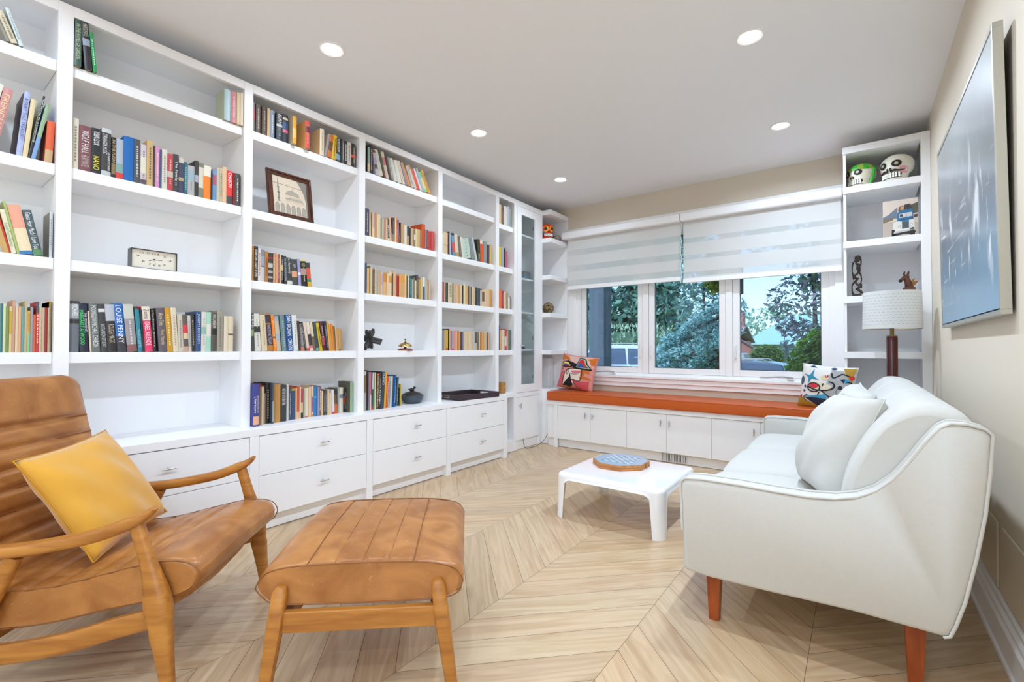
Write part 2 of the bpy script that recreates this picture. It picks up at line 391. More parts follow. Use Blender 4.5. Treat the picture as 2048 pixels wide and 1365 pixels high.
for i in range(5):
    y0, y1 = PO[i][1]+.002, PO[i+1][0]+.002
    t = thing('drawer_cabinet', DRNAMES[i], 'drawer cabinet', (XK, (y0+y1)/2, 0), group='white base cabinets with two drawers')
    ca = PO[i][0]+.002 if i == 0 else y0
    bx('carcass', t, XK, XB-.024, ca, y1, .088, .5255, WHITE, 0)
    bx('post', t, XB-.05, XB, y1, y1+.047, 0, .5255, WHITE, .002)
    if i == 0: bx('post', t, XB-.05, XB, ca, y0, 0, .5255, WHITE, .002)
    bx('toe_kick', t, XB-.065, XB-.046, ca, y1, 0.004, .088, WHITE, 0)
    bx('toe_kick', t, XK, XB-.05, y1, y1+.047, 0, .088, WHITE, 0) if i == 4 else None
    if i == 4: bx('end_panel', t, XK, XB-.05, y1+.03, y1+.047, .088, .5255, WHITE, 0)
    for (za, zb) in ((.0895, .3075), (.3105, .5222)):
        d = bx('drawer', t, XB-.022, XB-.002, y0+.002, y1-.003, za, zb, WHITE, .0012)
        tbar('handle', d, (XB-.002, y0+(y1-y0)*.545 if i != 1 else y0+.47*(y1-y0), zb-.098 if za < .2 else zb-.085), (0, 1, 0), (1, 0, 0))
def _wt(b):
    b.box(XK, XB, PO[0][0], 3.417, .526, ZK, WHITE); b.box(XK, -2.655, 3.417, 3.655, .526, ZK, WHITE)
tag(base(one('worktop', None, _wt, bevel=.002), XK, 1.5, .526), 'long white worktop ledge running over all the drawer cabinets', 'worktop')
t = thing('open_niche', 'narrow white open niche below the worktop beside the glass cabinet', 'niche', (XK, 3.54, 0))
bx('back_panel', t, XK-.018, XK, 3.42, 3.655, 0, .526, WHITE, 0); bx('bottom_panel', t, XK, XU-.02, 3.42, 3.655, .085, .105, WHITE, 0)
bx('kick_board', t, XU-.02, XU-.002, 3.42, 3.655, 0.003, .105, WHITE, .001)
# ---------------------------------------------------------------- tall cabinet with a glass door
t = thing('glass_cabinet', 'tall narrow white cabinet with a glass door above and a plain door below', 'cabinet', (XK, 3.906, 0))
bx('back_panel', t, XK-.018, XK, 3.655, 4.157, 0, ZT, WHITE, 0)
bx('side_panel', t, XK, XU-.02, 3.655, 3.675, 0.002, ZT, WHITE, 0); bx('side_panel', t, XK, XU-.02, 4.137, 4.157, 0.002, ZT, WHITE, 0)
def _ff(b):
    b.box(XU-.02, XU, 3.655, 3.703, 0.002, ZT, WHITE); b.box(XU-.02, XU, 4.100, 4.157, 0.002, ZT, WHITE)
    b.box(XU-.02, XU, 3.703, 4.100, 2.398, ZT, WHITE); b.box(XU-.02, XU, 3.703, 4.100, .514, .556, WHITE)
    b.box(XU-.035, XU-.015, 3.703, 4.100, .002, .090, WHITE)
one('face_frame', t, _ff, bevel=.0012)
bx('top_panel', t, XK, XU-.02, 3.675, 4.137, 2.425, ZT, WHITE, 0); bx('middle_panel', t, XK, XU-.02, 3.675, 4.137, .50, .54, WHITE, 0)
def _gd(b):
    y0, y1, z0, z1 = 3.706, 4.097, .559, 2.395; xa, xb = XU-.021, XU+.001
    b.box(xa, xb, y0, 3.779, z0, z1, WHITE); b.box(xa, xb, 4.020, y1, z0, z1, WHITE)
    b.box(xa, xb, 3.779, 4.020, z0, .635, WHITE); b.box(xa, xb, 3.779, 4.020, 2.320, z1, WHITE)
gd = one('glass_door', t, _gd, bevel=.0012)
bx('glass_pane', gd, XU-.012, XU-.008, 3.779, 4.020, .635, 2.320, GLASS, 0)
one('knob', gd, lambda b: (b.cyl((XU, 3.772, 1.02), (XU+.018, 3.772, 1.02), .004, CHROME), b.ball((XU+.022, 3.772, 1.02), .008, CHROME)), smooth=40)
for z in (.70, 1.10, 2.24): one('hinge', gd, lambda b: b.box(XU-.050, XU-.022, 4.045, 4.075, z-.02, z+.02, CHROME), bevel=.003)
for z in (2.142, 1.702, 1.362, .986): bx('glass_shelf', t, XK, XS-.012, 3.676, 4.136, z-.018, z, WHITE, .001)
ld = bx('door', t, XU-.020, XU, 3.706, 4.097, .094, .511, WHITE, .0012)
tbar('handle', ld, (XU, 3.745, .432), (0, 0, 1), (1, 0, 0))
# ---------------------------------------------------------------- corner shelves by the window
t = thing('corner_bookcase', 'white open corner shelves between the glass cabinet and the window', 'shelves', (XK, 4.34, 0))
bx('back_panel', t, XK-.018, XK, 4.157, 4.537, 0, ZT, WHITE, 0); bx('end_panel', t, XK, -2.572, 4.515, 4.537, ZK, ZT, WHITE, 0)
bx('side_panel', t, XK, XU-.002, 4.1575, 4.162, ZK, ZT, WHITE, 0)
bx('top_panel', t, XK, -2.570, 4.158, 4.515, 2.398, ZT, WHITE, .002)
for z in (2.153, 1.763, 1.366, .976): bx('shelf', t, XK, -2.570, 4.162, 4.515, z-.047, z, WHITE, .002)
bx('base', t, XK, -2.570, 4.158, 4.537, 0.001, ZK, WHITE, .002)
# ---------------------------------------------------------------- right bookcase
t = thing('corner_bookcase', 'white bookcase in the right corner behind the floor lamp, with skulls on top shelf', 'bookcase', (.16, 4.32, 0))
bx('back_panel', t, -.076, .394, 4.515, 4.537, 0, 2.44, WHITE, 0)
bx('side_panel', t, -.076, -.060, 4.112, 4.515, 0, 2.40, WHITE, 0); bx('side_panel', t, .362, .394, 4.112, 4.515, 0, 2.40, WHITE, 0)
bx('post', t, .345, .394, 4.094, 4.112, 0, 2.44, WHITE, .0015)
bx('top_panel', t, -.078, .345, 4.098, 4.515, 2.392, 2.44, WHITE, .0015)
for z, h in ((2.153, .046), (1.763, .047), (1.371, .047), (.977, .046), (.566, .04)): bx('shelf', t, -.078, .362 if h < 0 else .3455, 4.098, 4.515, z-h, z, WHITE, .002)
dd = bx('door', t, -.072, .340, 4.100, 4.118, .09, .522, WHITE, .0012)
tbar('handle', dd, (.30, 4.100, .44), (0, 0, 1), (0, -1, 0))
# ---------------------------------------------------------------- window bench
t = thing('window_bench', 'low white bench cabinet below the window with plain doors', 'bench cabinet', (-1.3, 4.3, 0))
x0, dw = -2.437, .366
bx('carcass', t, -2.566, -.082, 4.098, 4.537, .087, .426, WHITE, 0)
bx('top_panel', t, -2.566, -.082, 4.066, 4.537, .427, .468, WHITE, .0025)
bx('post', t, -2.480, x0, 4.072, 4.098, 0, .426, WHITE, .002)
bx('end_filler', t, -2.566, -2.480, 4.120, 4.14, 0, .426, WHITE, 0)
bx('toe_kick', t, -2.45, -.10, 4.124, 4.14, 0.003, .088, WHITE, 0)
for i in range(6):
    xa = x0+dw*i+.0015; xb = xa+dw-.003
    d = bx('door', t, xa, xb, 4.077, 4.096, .090, .4235, WHITE, .0012)
    tbar('handle', d, (xb-.045 if i % 2 == 0 else xa+.028, 4.077, .345), (0, 0, 1), (0, -1, 0))
bx('post', t, x0+dw*6, -.085, 4.072, 4.098, 0, .426, WHITE, .002)
t = thing('vent_grille', 'white floor vent grille with dark slots under the window bench', 'vent', (-1.29, 4.122, .014))
bx('vent_back', t, -1.40, -1.18, 4.1215, 4.1235, .014, .074, mat('4A4A4A', .7), 0)
for i in range(17): bx('slat', t, -1.40+i*.01335, -1.40+i*.01335+.0062, 4.114, 4.1212, .012, .076, WHITE, 0)
# ---------------------------------------------------------------- orange bench cushion
OR = mat('C4560F', .42, bump=(140, .05), var=.05, name='orange_leather')
def cushion_box(b, x0, x1, y0, y1, z0, z1, m, r=.018, crown=.006, nx=40, ny=10):
    prof = []
    def ring(ins, z):
        P = []; k = 6; rr = max(.004, .03-ins)
        for cx, cy, a0 in ((x1-ins-rr, y1-ins-rr, 0), (x0+ins+rr, y1-ins-rr, 90), (x0+ins+rr, y0+ins+rr, 180), (x1-ins-rr, y0+ins+rr, 270)):
            for j in range(k+1):
                a = R(a0+90*j/k); P.append((cx+rr*math.cos(a), cy+rr*math.sin(a), z))
        return P
    L = []
    for j in range(5): a = R(90*j/4); L.append(ring(r*(1-math.sin(a)), z0+r*(1-math.cos(a))))
    for j in range(5): a = R(90*j/4); L.append(ring(r*(1-math.cos(a)), z1-r+r*math.sin(a)))
    b.loft(L, m)
t = thing('bench_cushion', 'long orange leather seat cushion on the white window bench', 'cushion', (-1.3, 4.28, .469))
one('seat_pad', t, lambda b: cushion_box(b, -2.556, -.086, 4.046, 4.506, .469, .556, OR, r=.010), smooth=40)
def _pip(z):
    def f(b):
        pts = [(-2.53+2.42*k/60, 4.0475, z+.0016*math.sin(k*.9)+.001*math.sin(k*2.3)) for k in range(61)]
        b.tube([(-2.554, 4.49, z), (-2.554, 4.065, z)]+pts, .0028, mat('A84708', .45), n=6)
    return f
one('piping', t, _pip(.548), smooth=60); one('piping', t, _pip(.474), smooth=60)
# ---------------------------------------------------------------- zebra blinds
SOLID = sheer_mat('blind_band', 'F1F0EE', .93); SHEER = sheer_mat('blind_sheer', 'F2F2F0', .55)
def blind(xa, xb, bands, zb, label):
    t = thing('zebra_blind', label, 'blind', ((xa+xb)/2, 4.46, zb))
    def hr(b): b.prism([(4.532, 2.252), (4.412, 2.252), (4.402, 2.244), (4.402, 2.186), (4.410, 2.176), (4.532, 2.176)], 'x', xa-.035 if xa < -2 else xa, xb, TRIM)
    one('headrail', t, hr, bevel=.003)
    zs = [2.18] + [z for p in bands for z in p] + [zb+.035]
    for i in range(0, len(zs)-1):
        m = SOLID if i % 2 == 0 else SHEER
        bx('fabric_band' if m is SOLID else 'sheer_band', t, xa+.012, xb-.006, 4.459, 4.4605, zs[i+1], zs[i], m, 0)
    one('bottom_rail', t, lambda b: b.prism([(4.448, zb+.004), (4.452, zb), (4.468, zb), (4.472, zb+.004), (4.470, zb+.040), (4.450, zb+.040)], 'x', xa+.010, xb-.004, TRIM), bevel=.001)
    return t
blind(-2.545, -1.322, [(2.056, 1.998), (1.888, 1.828), (1.730, 1.672)], 1.628, 'white zebra roller blind over the left half of the window')
tr = blind(-1.315, -.090, [(2.020, 1.976), (1.860, 1.822), (1.704, 1.660)], 1.604, 'white zebra roller blind over the right half, beside the corner bookcase')
def _chain(b):
    for k in range(60): b.ball((-1.3185+.004*math.sin(k*.4), 4.440, 2.17-.0095*k), .0042, mat('F4F4F4', .3), 6, 4)
one('bead_chain', tr, _chain, smooth=180)
# ================================================================ FURNITURE
def pillow_verts(c, ax, ay, w, h, th, n=18, pinch=.08, wr=.0, seed=0, sq=.45):
    """stuffed cushion: centre, width axis, height axis -> grids front/back"""
    c, ax, ay = Vector(c), Vector(ax).normalized(), Vector(ay); ay = (ay - ax*ay.dot(ax)).normalized(); az = ax.cross(ay)
    rnd = random.Random(seed); ph = [rnd.uniform(0, 6.28) for _ in range(8)]
    vs, fs, uv = [], [], []
    for side in (1, -1):
        o = len(vs)
        for j in range(n+1):
            for i in range(n+1):
                u, v = 2*i/n-1, 2*j/n-1
                px = w/2*u*(1-pinch*(1-v*v)*abs(u)**2); py = h/2*v*(1-pinch*(1-u*u)*abs(v)**2)
                t = th/2*((1-u*u)**sq)*((1-v*v)**sq)
                if wr: t += wr*min(1, 3*(1-u*u))*min(1, 3*(1-v*v))*(math.sin(5*u+3.1*v+ph[0])*math.sin(4*v-2*u+ph[1])+.5*math.sin(9*u+7*v+ph[2]))
                vs.append(c+ax*px+ay*py+az*side*max(t, 0)); uv.append((u, v))
        for j in range(n):
            for i in range(n):
                a = o+j*(n+1)+i; q = (a, a+1, a+n+2, a+n+1)
                fs.append(q if side == 1 else tuple(reversed(q)))
    return vs, fs, uv, (c, ax, ay, az)
def weld(o):
    bm = bmesh.new(); bm.from_mesh(o.data); bmesh.ops.remove_doubles(bm, verts=bm.verts, dist=.0004)
    bmesh.ops.recalc_face_normals(bm, faces=bm.faces); bm.to_mesh(o.data); bm.free(); o.data.shade_smooth(); return o
def make_pillow(name, label, m, c, ax, ay, w, h, th, seam=None, wr=.004, seed=1, pinch=.08, n=22, sq=.45, group=None):
    vs, fs, uv, fr = pillow_verts(c, ax, ay, w, h, th, n, pinch, wr, seed, sq)
    zmin = min(v.z for v in vs)
    t = thing(name, label, 'cushion', (c[0], c[1], zmin), group=group)
    b = MB(); b.add(vs, fs, m); weld(b.build('cover', t))
    if seam:
        cc, x, y, z = fr; P = []
        for k in range(4):
            for i in range(14):
                s = 2*i/14-1; u, v = ((s, -1), (1, s), (-s, 1), (-1, -s))[k]
                P.append(cc + x*(w/2*u*(1-pinch*(1-v*v)*abs(u)**2)) + y*(h/2*v*(1-pinch*(1-u*u)*abs(v)**2)))
        one('seam', t, lambda b: b.tube(P+P[:1], .0028, seam, n=6, up=tuple(z)), smooth=60)
    return t, fr
# ---------------------------------------------------------------- lounge chair
CH = math.atan2(.667, .746)
def SRloc(s, r): return (.7455*s - .6665*r, .6665*s + .7455*r, 0.0)
def leather_mat():
    m = bpy.data.materials.new('tan_leather'); m.use_nodes = True
    N, L = m.node_tree.nodes, m.node_tree.links; b = N['Principled BSDF']; tc = N.new('ShaderNodeTexCoord')
    n1 = N.new('ShaderNodeTexNoise'); n1.inputs['Scale'].default_value = 7; n1.inputs['Detail'].default_value = 7; n1.inputs['Distortion'].default_value = 1.2
    rp = N.new('ShaderNodeValToRGB'); e = rp.color_ramp.elements; e[0].position = .3; e[1].position = .72
    e[0].color = lin('945A28'); e[1].color = lin('BC8044')
    sc = N.new('ShaderNodeTexNoise'); sc.inputs['Scale'].default_value = 26; sc.inputs['Detail'].default_value = 3; sc.inputs['Distortion'].default_value = 4
    sr = N.new('ShaderNodeValToRGB'); sr.color_ramp.elements[0].position = .66; sr.color_ramp.elements[1].position = .74
    sr.color_ramp.elements[0].color = (0, 0, 0, 1); sr.color_ramp.elements[1].color = (.45, .45, .45, 1)
    mx = N.new('ShaderNodeMix'); mx.data_type = 'RGBA'; mx.inputs[7].default_value = lin('D3A672')
    fine = N.new('ShaderNodeTexNoise'); fine.inputs['Scale'].default_value = 260
    bp = N.new('ShaderNodeBump'); bp.inputs['Strength'].default_value = .10; bp.inputs['Distance'].default_value = .003
    for q in (n1, sc, fine): L.new(tc.outputs['Object'], q.inputs['Vector'])
    L.new(n1.outputs['Fac'], rp.inputs[0]); L.new(sc.outputs['Fac'], sr.inputs[0]); L.new(sr.outputs[0], mx.inputs[0]); L.new(rp.outputs[0], mx.inputs[6])
    L.new(mx.outputs[2], b.inputs['Base Color']); L.new(fine.outputs['Fac'], bp.inputs['Height']); L.new(bp.outputs[0], b.inputs['Normal'])
    b.inputs['Roughness'].default_value = .31
    return m
LEATHER = leather_mat(); STITCH = mat('8A5424', .5, name='leather_piping')
TEAK = wood('9A5E22', 'BD7F36', (4, 40, 40), .38, 'honey_wood')
def smooth_poly(pts, n):
    """closed Catmull-Rom through pts"""
    out = []; k = len(pts)
    for i in range(k):
        p0, p1, p2, p3 = (Vector(pts[(i+d) % k]) for d in (-1, 0, 1, 2))
        for j in range(n):
            t = j/n; out.append(tuple(.5*((2*p1)+(p2-p0)*t+(2*p0-5*p1+4*p2-p3)*t*t+(3*p1-p0-3*p2+p3)*t**3)))
    return out
def open_cr(pts, n):
    out = []; k = len(pts)
    for i in range(k-1):
        p0, p1, p2, p3 = (Vector(pts[min(max(i+d, 0), k-1)]) for d in (-1, 0, 1, 2))
        for j in range(n):
            t = j/n; out.append(.5*((2*p1)+(p2-p0)*t+(2*p0-5*p1+4*p2-p3)*t*t+(3*p1-p0-3*p2+p3)*t**3))
    out.append(Vector(pts[-1])); return out
def channel_cushion(b, top, bottom, half, m, grooves, depth=.005, crown=.012, ny=22, gw=.011, puff=.004):
    """cushion: profile (x,z) along x, extruded over y = -half..half, channels across the top"""
    T = open_cr([(p[0], p[1]) for p in top], 14); B_ = open_cr([(p[0], p[1]) for p in bottom], 8)
    prof = [('t', p) for p in T] + [('b', p) for p in B_]
    cx = sum(p.x for _, p in prof)/len(prof); cz = sum(p.y for _, p in prof)/len(prof)
    rings = []
    for j in range(ny+1):
        y = half*(2*j/ny-1); q = abs(2*j/ny-1)
        edge = max(0, (q-.90)/.10); sh = 1-.045*edge**2
        ring = []
        for kind, p in prof:
            z = p.y
            if kind == 't':
                g = min((abs(p.x-g_) for g_ in grooves), default=9)
                z += crown*(1-q*q) + puff*(1-edge) - depth*math.exp(-(g/gw)**2)*(1-edge*.6)
                z += .0018*math.sin(p.x*60+y*23)*math.sin(y*41+p.x*17)*(1-edge)
            ring.append((cx+(p.x-cx)*sh, y, cz+(z-cz)*sh))
        rings.append(ring)
    b.loft(rings, m)
s0, r0 = -1.2, 1.747
loc = SRloc(s0, r0)
ch = thing('lounge_chair', 'tan leather lounge chair with channelled back and curved honey-coloured wooden arms', 'armchair', loc, CH)
stop = [(-.235, .200), (-.262, .245), (-.235, .290), (-.11, .302), (.02, .312), (.15, .341), (.25, .364), (.315, .374), (.367, .372), (.402, .360), (.419, .334)]
sbot = [(.416, .312), (.400, .291), (.350, .271), (.290, .262), (.150, .238), (.02, .212), (-.11, .200)]
one('seat_cushion', ch, lambda b: channel_cushion(b, stop, sbot, .283, LEATHER, [-.20, -.125, -.05, .03, .11, .18, .25], depth=.008, crown=.008), smooth=180, local=True)
def _sp(sgn):
    pr = [(p[0], sgn*.281, p[1]) for p in open_cr([(x, z) for x, z in stop+sbot+[(-.235, .2)]], 5)]
    return lambda b: b.tube(pr, .0020, STITCH, n=6, up=(0, 1, 0))
for sg in (-1, 1): one('piping', ch, _sp(sg), smooth=60, local=True)
# back cushion: front surface in the plane through (-.20,.31) and (-.347,.88)
def _back(b):
    p0, p1 = Vector((-.200, .30)), Vector((-.350, .892)); d = (p1-p0); L_ = d.length; d /= L_; nrm = Vector((d.y, -d.x))
    gz = [.403, .473, .539, .603, .665, .731]; gt = [(z-.30)/(.892-.30) for z in gz] + [.06]
    nu, nv = 24, 90
    def half(t):
        if t > .90: q = (t-.90)/.10; return .283-.075*(1-math.sqrt(max(0, 1-q*q)))
        return .283 - .006*math.sin(t*3)
    fr, bk = [], []
    for j in range(nv+1):
        t = j/nv; hw = half(t); a, c = [], []
        for i in range(nu+1):
            u = 2*i/nu-1; q = abs(u)
            e = (1-q**8)*(1-max(0, (t-.93)/.07)**3)
            g = min(abs(t-x) for x in gt)*L_
            f = .022*e*(1-.35*q*q) + .010*math.sqrt(max(0, 1-min(1, .02/.035)**2)) - .014*math.exp(-(g/.010)**2)*e
            if t > gt[5]+.02: f += .006*e
            f += .0018*math.sin(u*9+t*31)*e
            P = p0 + d*(t*L_) + nrm*(f-.012); Q = p0 + d*(t*L_) - nrm*(.075*(.35+.65*e))
            a.append((P.x, hw*u, P.y)); c.append((Q.x, hw*u, Q.y))
        fr.append(a); bk.append(c)
    rings = [fr[j] + list(reversed(bk[j])) for j in range(nv+1)]
    b.loft(rings, LEATHER)
one('back_cushion', ch, _back, smooth=70, local=True)
# the six seams of the back
def _bs(b):
    for z in (.403, .473, .539, .603, .665, .731):
        t = (z-.30)/.592; x = -.200-.150*t
        b.tube([(x+.002-.004*abs(u)**6, u*.276, z) for u in [k/8-1 for k in range(17)]], .0022, STITCH, n=5)
one('seam', ch, _bs, smooth=60, local=True)
for sg in (-1, 1):
    y = sg*.31
    arm = open_cr([(-.335, y*.985, .431), (-.28, y, .428), (-.15, y, .427), (-.05, y, .432), (.06, y, .447), (.17, y, .470), (.25, y, .500), (.29, y, .520), (.312, y, .540)], 6)
    n = len(arm); rad = []
    for i in range(n):
        q = i/(n-1); up_ = .0185 if q < .75 else .0185-.012*(q-.75)/.25; sd_ = .024 if q < .8 else .024-.008*(q-.8)/.2
        rad.append((sd_, up_))
    one('arm', ch, lambda b: b.tube(arm, rad, TEAK, n=14, sq=2.6), smooth=60, local=True)
    lg = open_cr([(.262, y, .497), (.285, y, .42), (.308, y, .34), (.322, y, .27), (.338, y*1.01, .16), (.360, y*1.02, 0)], 6)
    m_ = len(lg); rl = []
    for i in range(m_):
        z = lg[i].z; w_ = .019 + .017*math.exp(-((z-.26)/.085)**2) + (.004 if z < .2 else 0)-(.006*max(0, (.12-z)/.12))
        rl.append((w_*.72, w_))
    one('leg', ch, lambda b: b.tube(lg, rl, TEAK, n=12, sq=3.0, up=(1, 0, 0)), smooth=40, local=True)
    rg = open_cr([(-.055, y, .418), (-.12, y, .28), (-.20, y*1.01, .13), (-.28, y*1.02, 0)], 6)
    one('leg', ch, lambda b: b.tube(rg, [(.017, .022)]*len(rg), TEAK, n=12, sq=3.0, up=(1, 0, 0)), smooth=40, local=True)
    rp_ = open_cr([(.315, sg*.297, .222), (.20, sg*.297, .196), (.09, sg*.297, .166), (-.03, sg*.297, .146), (-.12, sg*.297, .139), (-.21, sg*.297, .146)], 6)
    one('side_rail', ch, lambda b: b.tube(rp_, [(.014, .028)]*len(rp_), TEAK, n=12, sq=4.0), smooth=40, local=True)
one('front_rail', ch, lambda b: b.tube([(.300, -.30, .252), (.318, -.15, .236), (.322, 0, .230), (.318, .15, .236), (.300, .30, .252)], [(.013, .026)]*5, TEAK, n=12, sq=4), smooth=40, local=True)
one('rear_rail', ch, lambda b: b.tube([(-.19, -.30, .155), (-.19, .30, .155)], [(.013, .024)]*2, TEAK, n=12, sq=4), smooth=40, local=True)
for sg in (-1, 1): one('back_post', ch, lambda b: b.tube([(-.19, sg*.19, .16), (-.30, sg*.19, .27), (-.36, sg*.19, .45), (-.405, sg*.19, .70)], [(.012, .016)]*4, TEAK, n=10, sq=3), smooth=40, local=True)
# ---------------------------------------------------------------- ottoman
ot = thing('ottoman', 'tan leather footstool with channelled top on honey-coloured wooden legs', 'footstool', SRloc(-.300, 1.668), CH)
otop = [(-.262, .285), (-.288, .312), (-.292, .330), (-.265, .365), (-.200, .380), (-.10, .384), (0, .385), (.10, .384), (.190, .379), (.262, .362), (.290, .330)]
obot = [(.290, .312), (.272, .284), (.210, .272), (0, .270), (-.210, .274)]
OG = [-.225, -.152, -.076, 0, .074, .146]
one('seat_cushion', ot, lambda b: channel_cushion(b, otop, obot, .285, LEATHER, OG[1:], depth=.0045, crown=.010, gw=.006, puff=.001), smooth=180, local=True)
def _op(sgn):
    pr = [(p[0]*.985, sgn*.2845, .326+(p[1]-.326)*.985) for p in open_cr(otop+obot+[(-.262, .285)], 5)]
    return lambda b: b.tube(pr, .0019, STITCH, n=6, up=(0, 1, 0))
for sg in (-1, 1): one('piping', ot, _op(sg), smooth=60, local=True)
def _os(b):
    for x in OG[1:]:
        b.tube([(x, y, (.3845 if abs(x) < .16 else .381)+.010*(1-(y/.285)**2)-.0024) for y in [(.28*(k/8-1)) for k in range(17)]], .0014, STITCH, n=5)
one('seam', ot, _os, smooth=60, local=True)
for sx in (-1, 1):
    for sy in (-1, 1):
        lp = [(sx*.214, sy*.296, .332), (sx*.218, sy*.297, .318), (sx*.232, sy*.299, .21), (sx*.250, sy*.302, .09), (sx*.263, sy*.304, 0)]
        one('leg', ot, lambda b: b.tube(lp, [(.012, .012), (.0185, .0195), (.020, .021), (.017, .018), (.0145, .0155)], TEAK, n=12, sq=4.0, up=(1, 0, 0)), smooth=40, local=True)
for sy in (-1, 1): one('rail', ot, lambda b: b.box(-.222, .222, sy*.293-.011, sy*.293+.011, .204, .262, TEAK), bevel=.003, local=True)
for sx in (-1, 1): one('rail', ot, lambda b: b.box(sx*.205-.011, sx*.205+.011, -.285, .285, .214, .258, TEAK), bevel=.003, local=True)
# ---------------------------------------------------------------- mustard cushion on the armchair
VELV = mat('D29722', .75, bump=(60, .06), var=.07, vscale=9, sheen=.5, name='mustard_velvet')
def srz(s, r, z): v = Vector(SRloc(s, r)); v.z = z; return v
A_, B2, D2 = srz(-1.385, 1.595, .645), srz(-1.395, 1.950, .672), srz(-1.195, 1.548, .342)
C2 = B2+(D2-A_)
cc = (A_+B2+C2+D2)/4
make_pillow('throw_pillow', 'mustard yellow velvet cushion leaning in the tan leather armchair', VELV, cc+Vector((.028, .022, 0)), B2-A_, A_-D2, .375, .385, .13, seam=mat('C0851A', .8), wr=.006, seed=5, pinch=.07)
# ---------------------------------------------------------------- sofa
FAB = mat('CBCAC4', .95, bump=(420, .12), var=.03, vscale=60, sheen=.2, name='off_white_linen')
PIPE = mat('CAC9C3', .95, name='off_white_piping')
so = thing('sofa', 'off-white linen three-seat sofa with sloping arms and tapered wooden legs', 'sofa', (-.12, 2.74, 0))
ARM = [(-.528, .508), (-.515, .523), (-.459, .529), (-.331, .530), (-.227, .527), (-.131, .527), (-.059, .534), (-.003, .550), (.041, .576), (.084, .620), (.125, .683), (.159, .742), (.184, .778), (.205, .792), (.240, .793), (.274, .784), (.288, .770), (.283, .671), (.272, .554), (.254, .434), (.231, .310), (.212, .240), (.200, .206), (.186, .200), (.10, .201), (-.016, .202), (-.263, .190), (-.437, .185), (-.512, .190), (-.520, .205), (-.522, .334)]
def _arm(y0, y1):
    def f(b):
        cx, cz = -.12, .42; r = .016; L = []
        for y, ins in ((y0, r), (y0+r*.3, r*.3), (y0+r, 0), (y1-r, 0), (y1-r*.3, r*.3), (y1, r)):
            L.append([(x-math.copysign(min(ins, abs(x-cx)), x-cx)*.8, y, z-math.copysign(min(ins, abs(z-cz)), z-cz)*.8) for x, z in ARM])
        b.loft(L, FAB)
    return f
for (y0, y1, yp) in ((1.76, 1.845, 1.765), (3.645, 3.73, 3.65)):
    a = one('arm', so, _arm(y0, y1), smooth=60)
    for yy in (y0+.004, y1-.004):
        one('piping', a, lambda b: b.tube([(x, yy, z) for x, z in ARM[-1:]+ARM[:24]], .0045, PIPE, n=8, up=(0, 1, 0)), smooth=60)
one('frame', so, lambda b: b.prism([(-.50, .205), (-.50, .31), (.20, .31), (.262, .50), (.280, .735), (.225, .775), (.17, .70), (.03, .43), (.03, .205)], 'y', 1.845, 3.645, FAB), bevel=.01)
# back: three rounded cushions side by side
def _bc(ya, yb):
    def f(b):
        rings = []; n = 30
        for j in range(n+1):
            q = 2*j/n-1; y = (ya+yb)/2+(yb-ya)/2*q; e = max(0, 1-abs(q)**9)**.5; f = .90+.10*e
            top = .812+.026*e
            pr = [(-.020, .42), (-.050, .47), (-.035, .58), (.005, .68), (.055, .76), (.115, top-.012), (.170, top), (.235, top-.018), (.272, top-.06), (.276, .70), (.262, .50), (.10, .42)]
            S = smooth_poly(pr, 4); rings.append([(.22+(x-.22)*f, y, .60+(z-.60)*(.955+.045*e)) for x, z in S])
        b.loft(rings, FAB)
    return f
for i in range(3): one('back_cushion', so, _bc(1.848+.5985*i, 1.848+.5985*(i+1)-.001), smooth=180)
for i in range(3):
    ya, yb = 1.850+.598*i, 1.850+.598*(i+1)-.004
    def _sc(b):
        rings = []; n = 26
        for j in range(n+1):
            q = 2*j/n-1; y = (ya+yb)/2+(yb-ya)/2*q; e = max(0, 1-abs(q)**5)**.5
            t = .372+.062*e
            pr = [(-.520, .315), (-.545, .345), (-.548, .375), (-.528, t-.012), (-.45, t+.004*e), (-.25, t+.012*e), (-.05, t+.002), (.06, t-.03), (.08, .345), (.04, .312)]
            S = smooth_poly(pr, 4); f = .965+.035*e
            rings.append([(-.23+(x+.23)*f, y, z) for x, z in S])
        b.loft(rings, FAB)
    one('seat_cushion', so, _sc, smooth=180)
SLEG = wood('8A3A12', 'A9521E', (30, 30, 4), .3, 'reddish_wood')
for x, sx in ((-.432, 1), (.132, -1)):
    for y in (1.855, 3.63):
        one('leg', so, lambda b: b.loft([[(x+dx*w, y+dy*w, z) for dx, dy in ((-1, -1), (1, -1), (1, 1), (-1, 1))] for w, z in ((.017, 0), (.026, .215))], SLEG), bevel=.002)
make_pillow('sofa_pillow', 'off-white sofa pillow nearest the camera, standing upright on the near seat', FAB, (-.060, 2.215, .628), (-.30, .90, -.04), (.36, .10, .90), .40, .41, .23, seam=PIPE, wr=.006, seed=3, pinch=.05, sq=.40, group='off-white sofa pillows')
make_pillow('sofa_pillow', 'off-white sofa pillow half hidden behind the nearer pillow', FAB, (-.045, 2.60, .640), (-.12, .95, .06), (.38, .0, .90), .40, .40, .20, seam=PIPE, wr=.005, seed=8, pinch=.05, sq=.40, group='off-white sofa pillows')
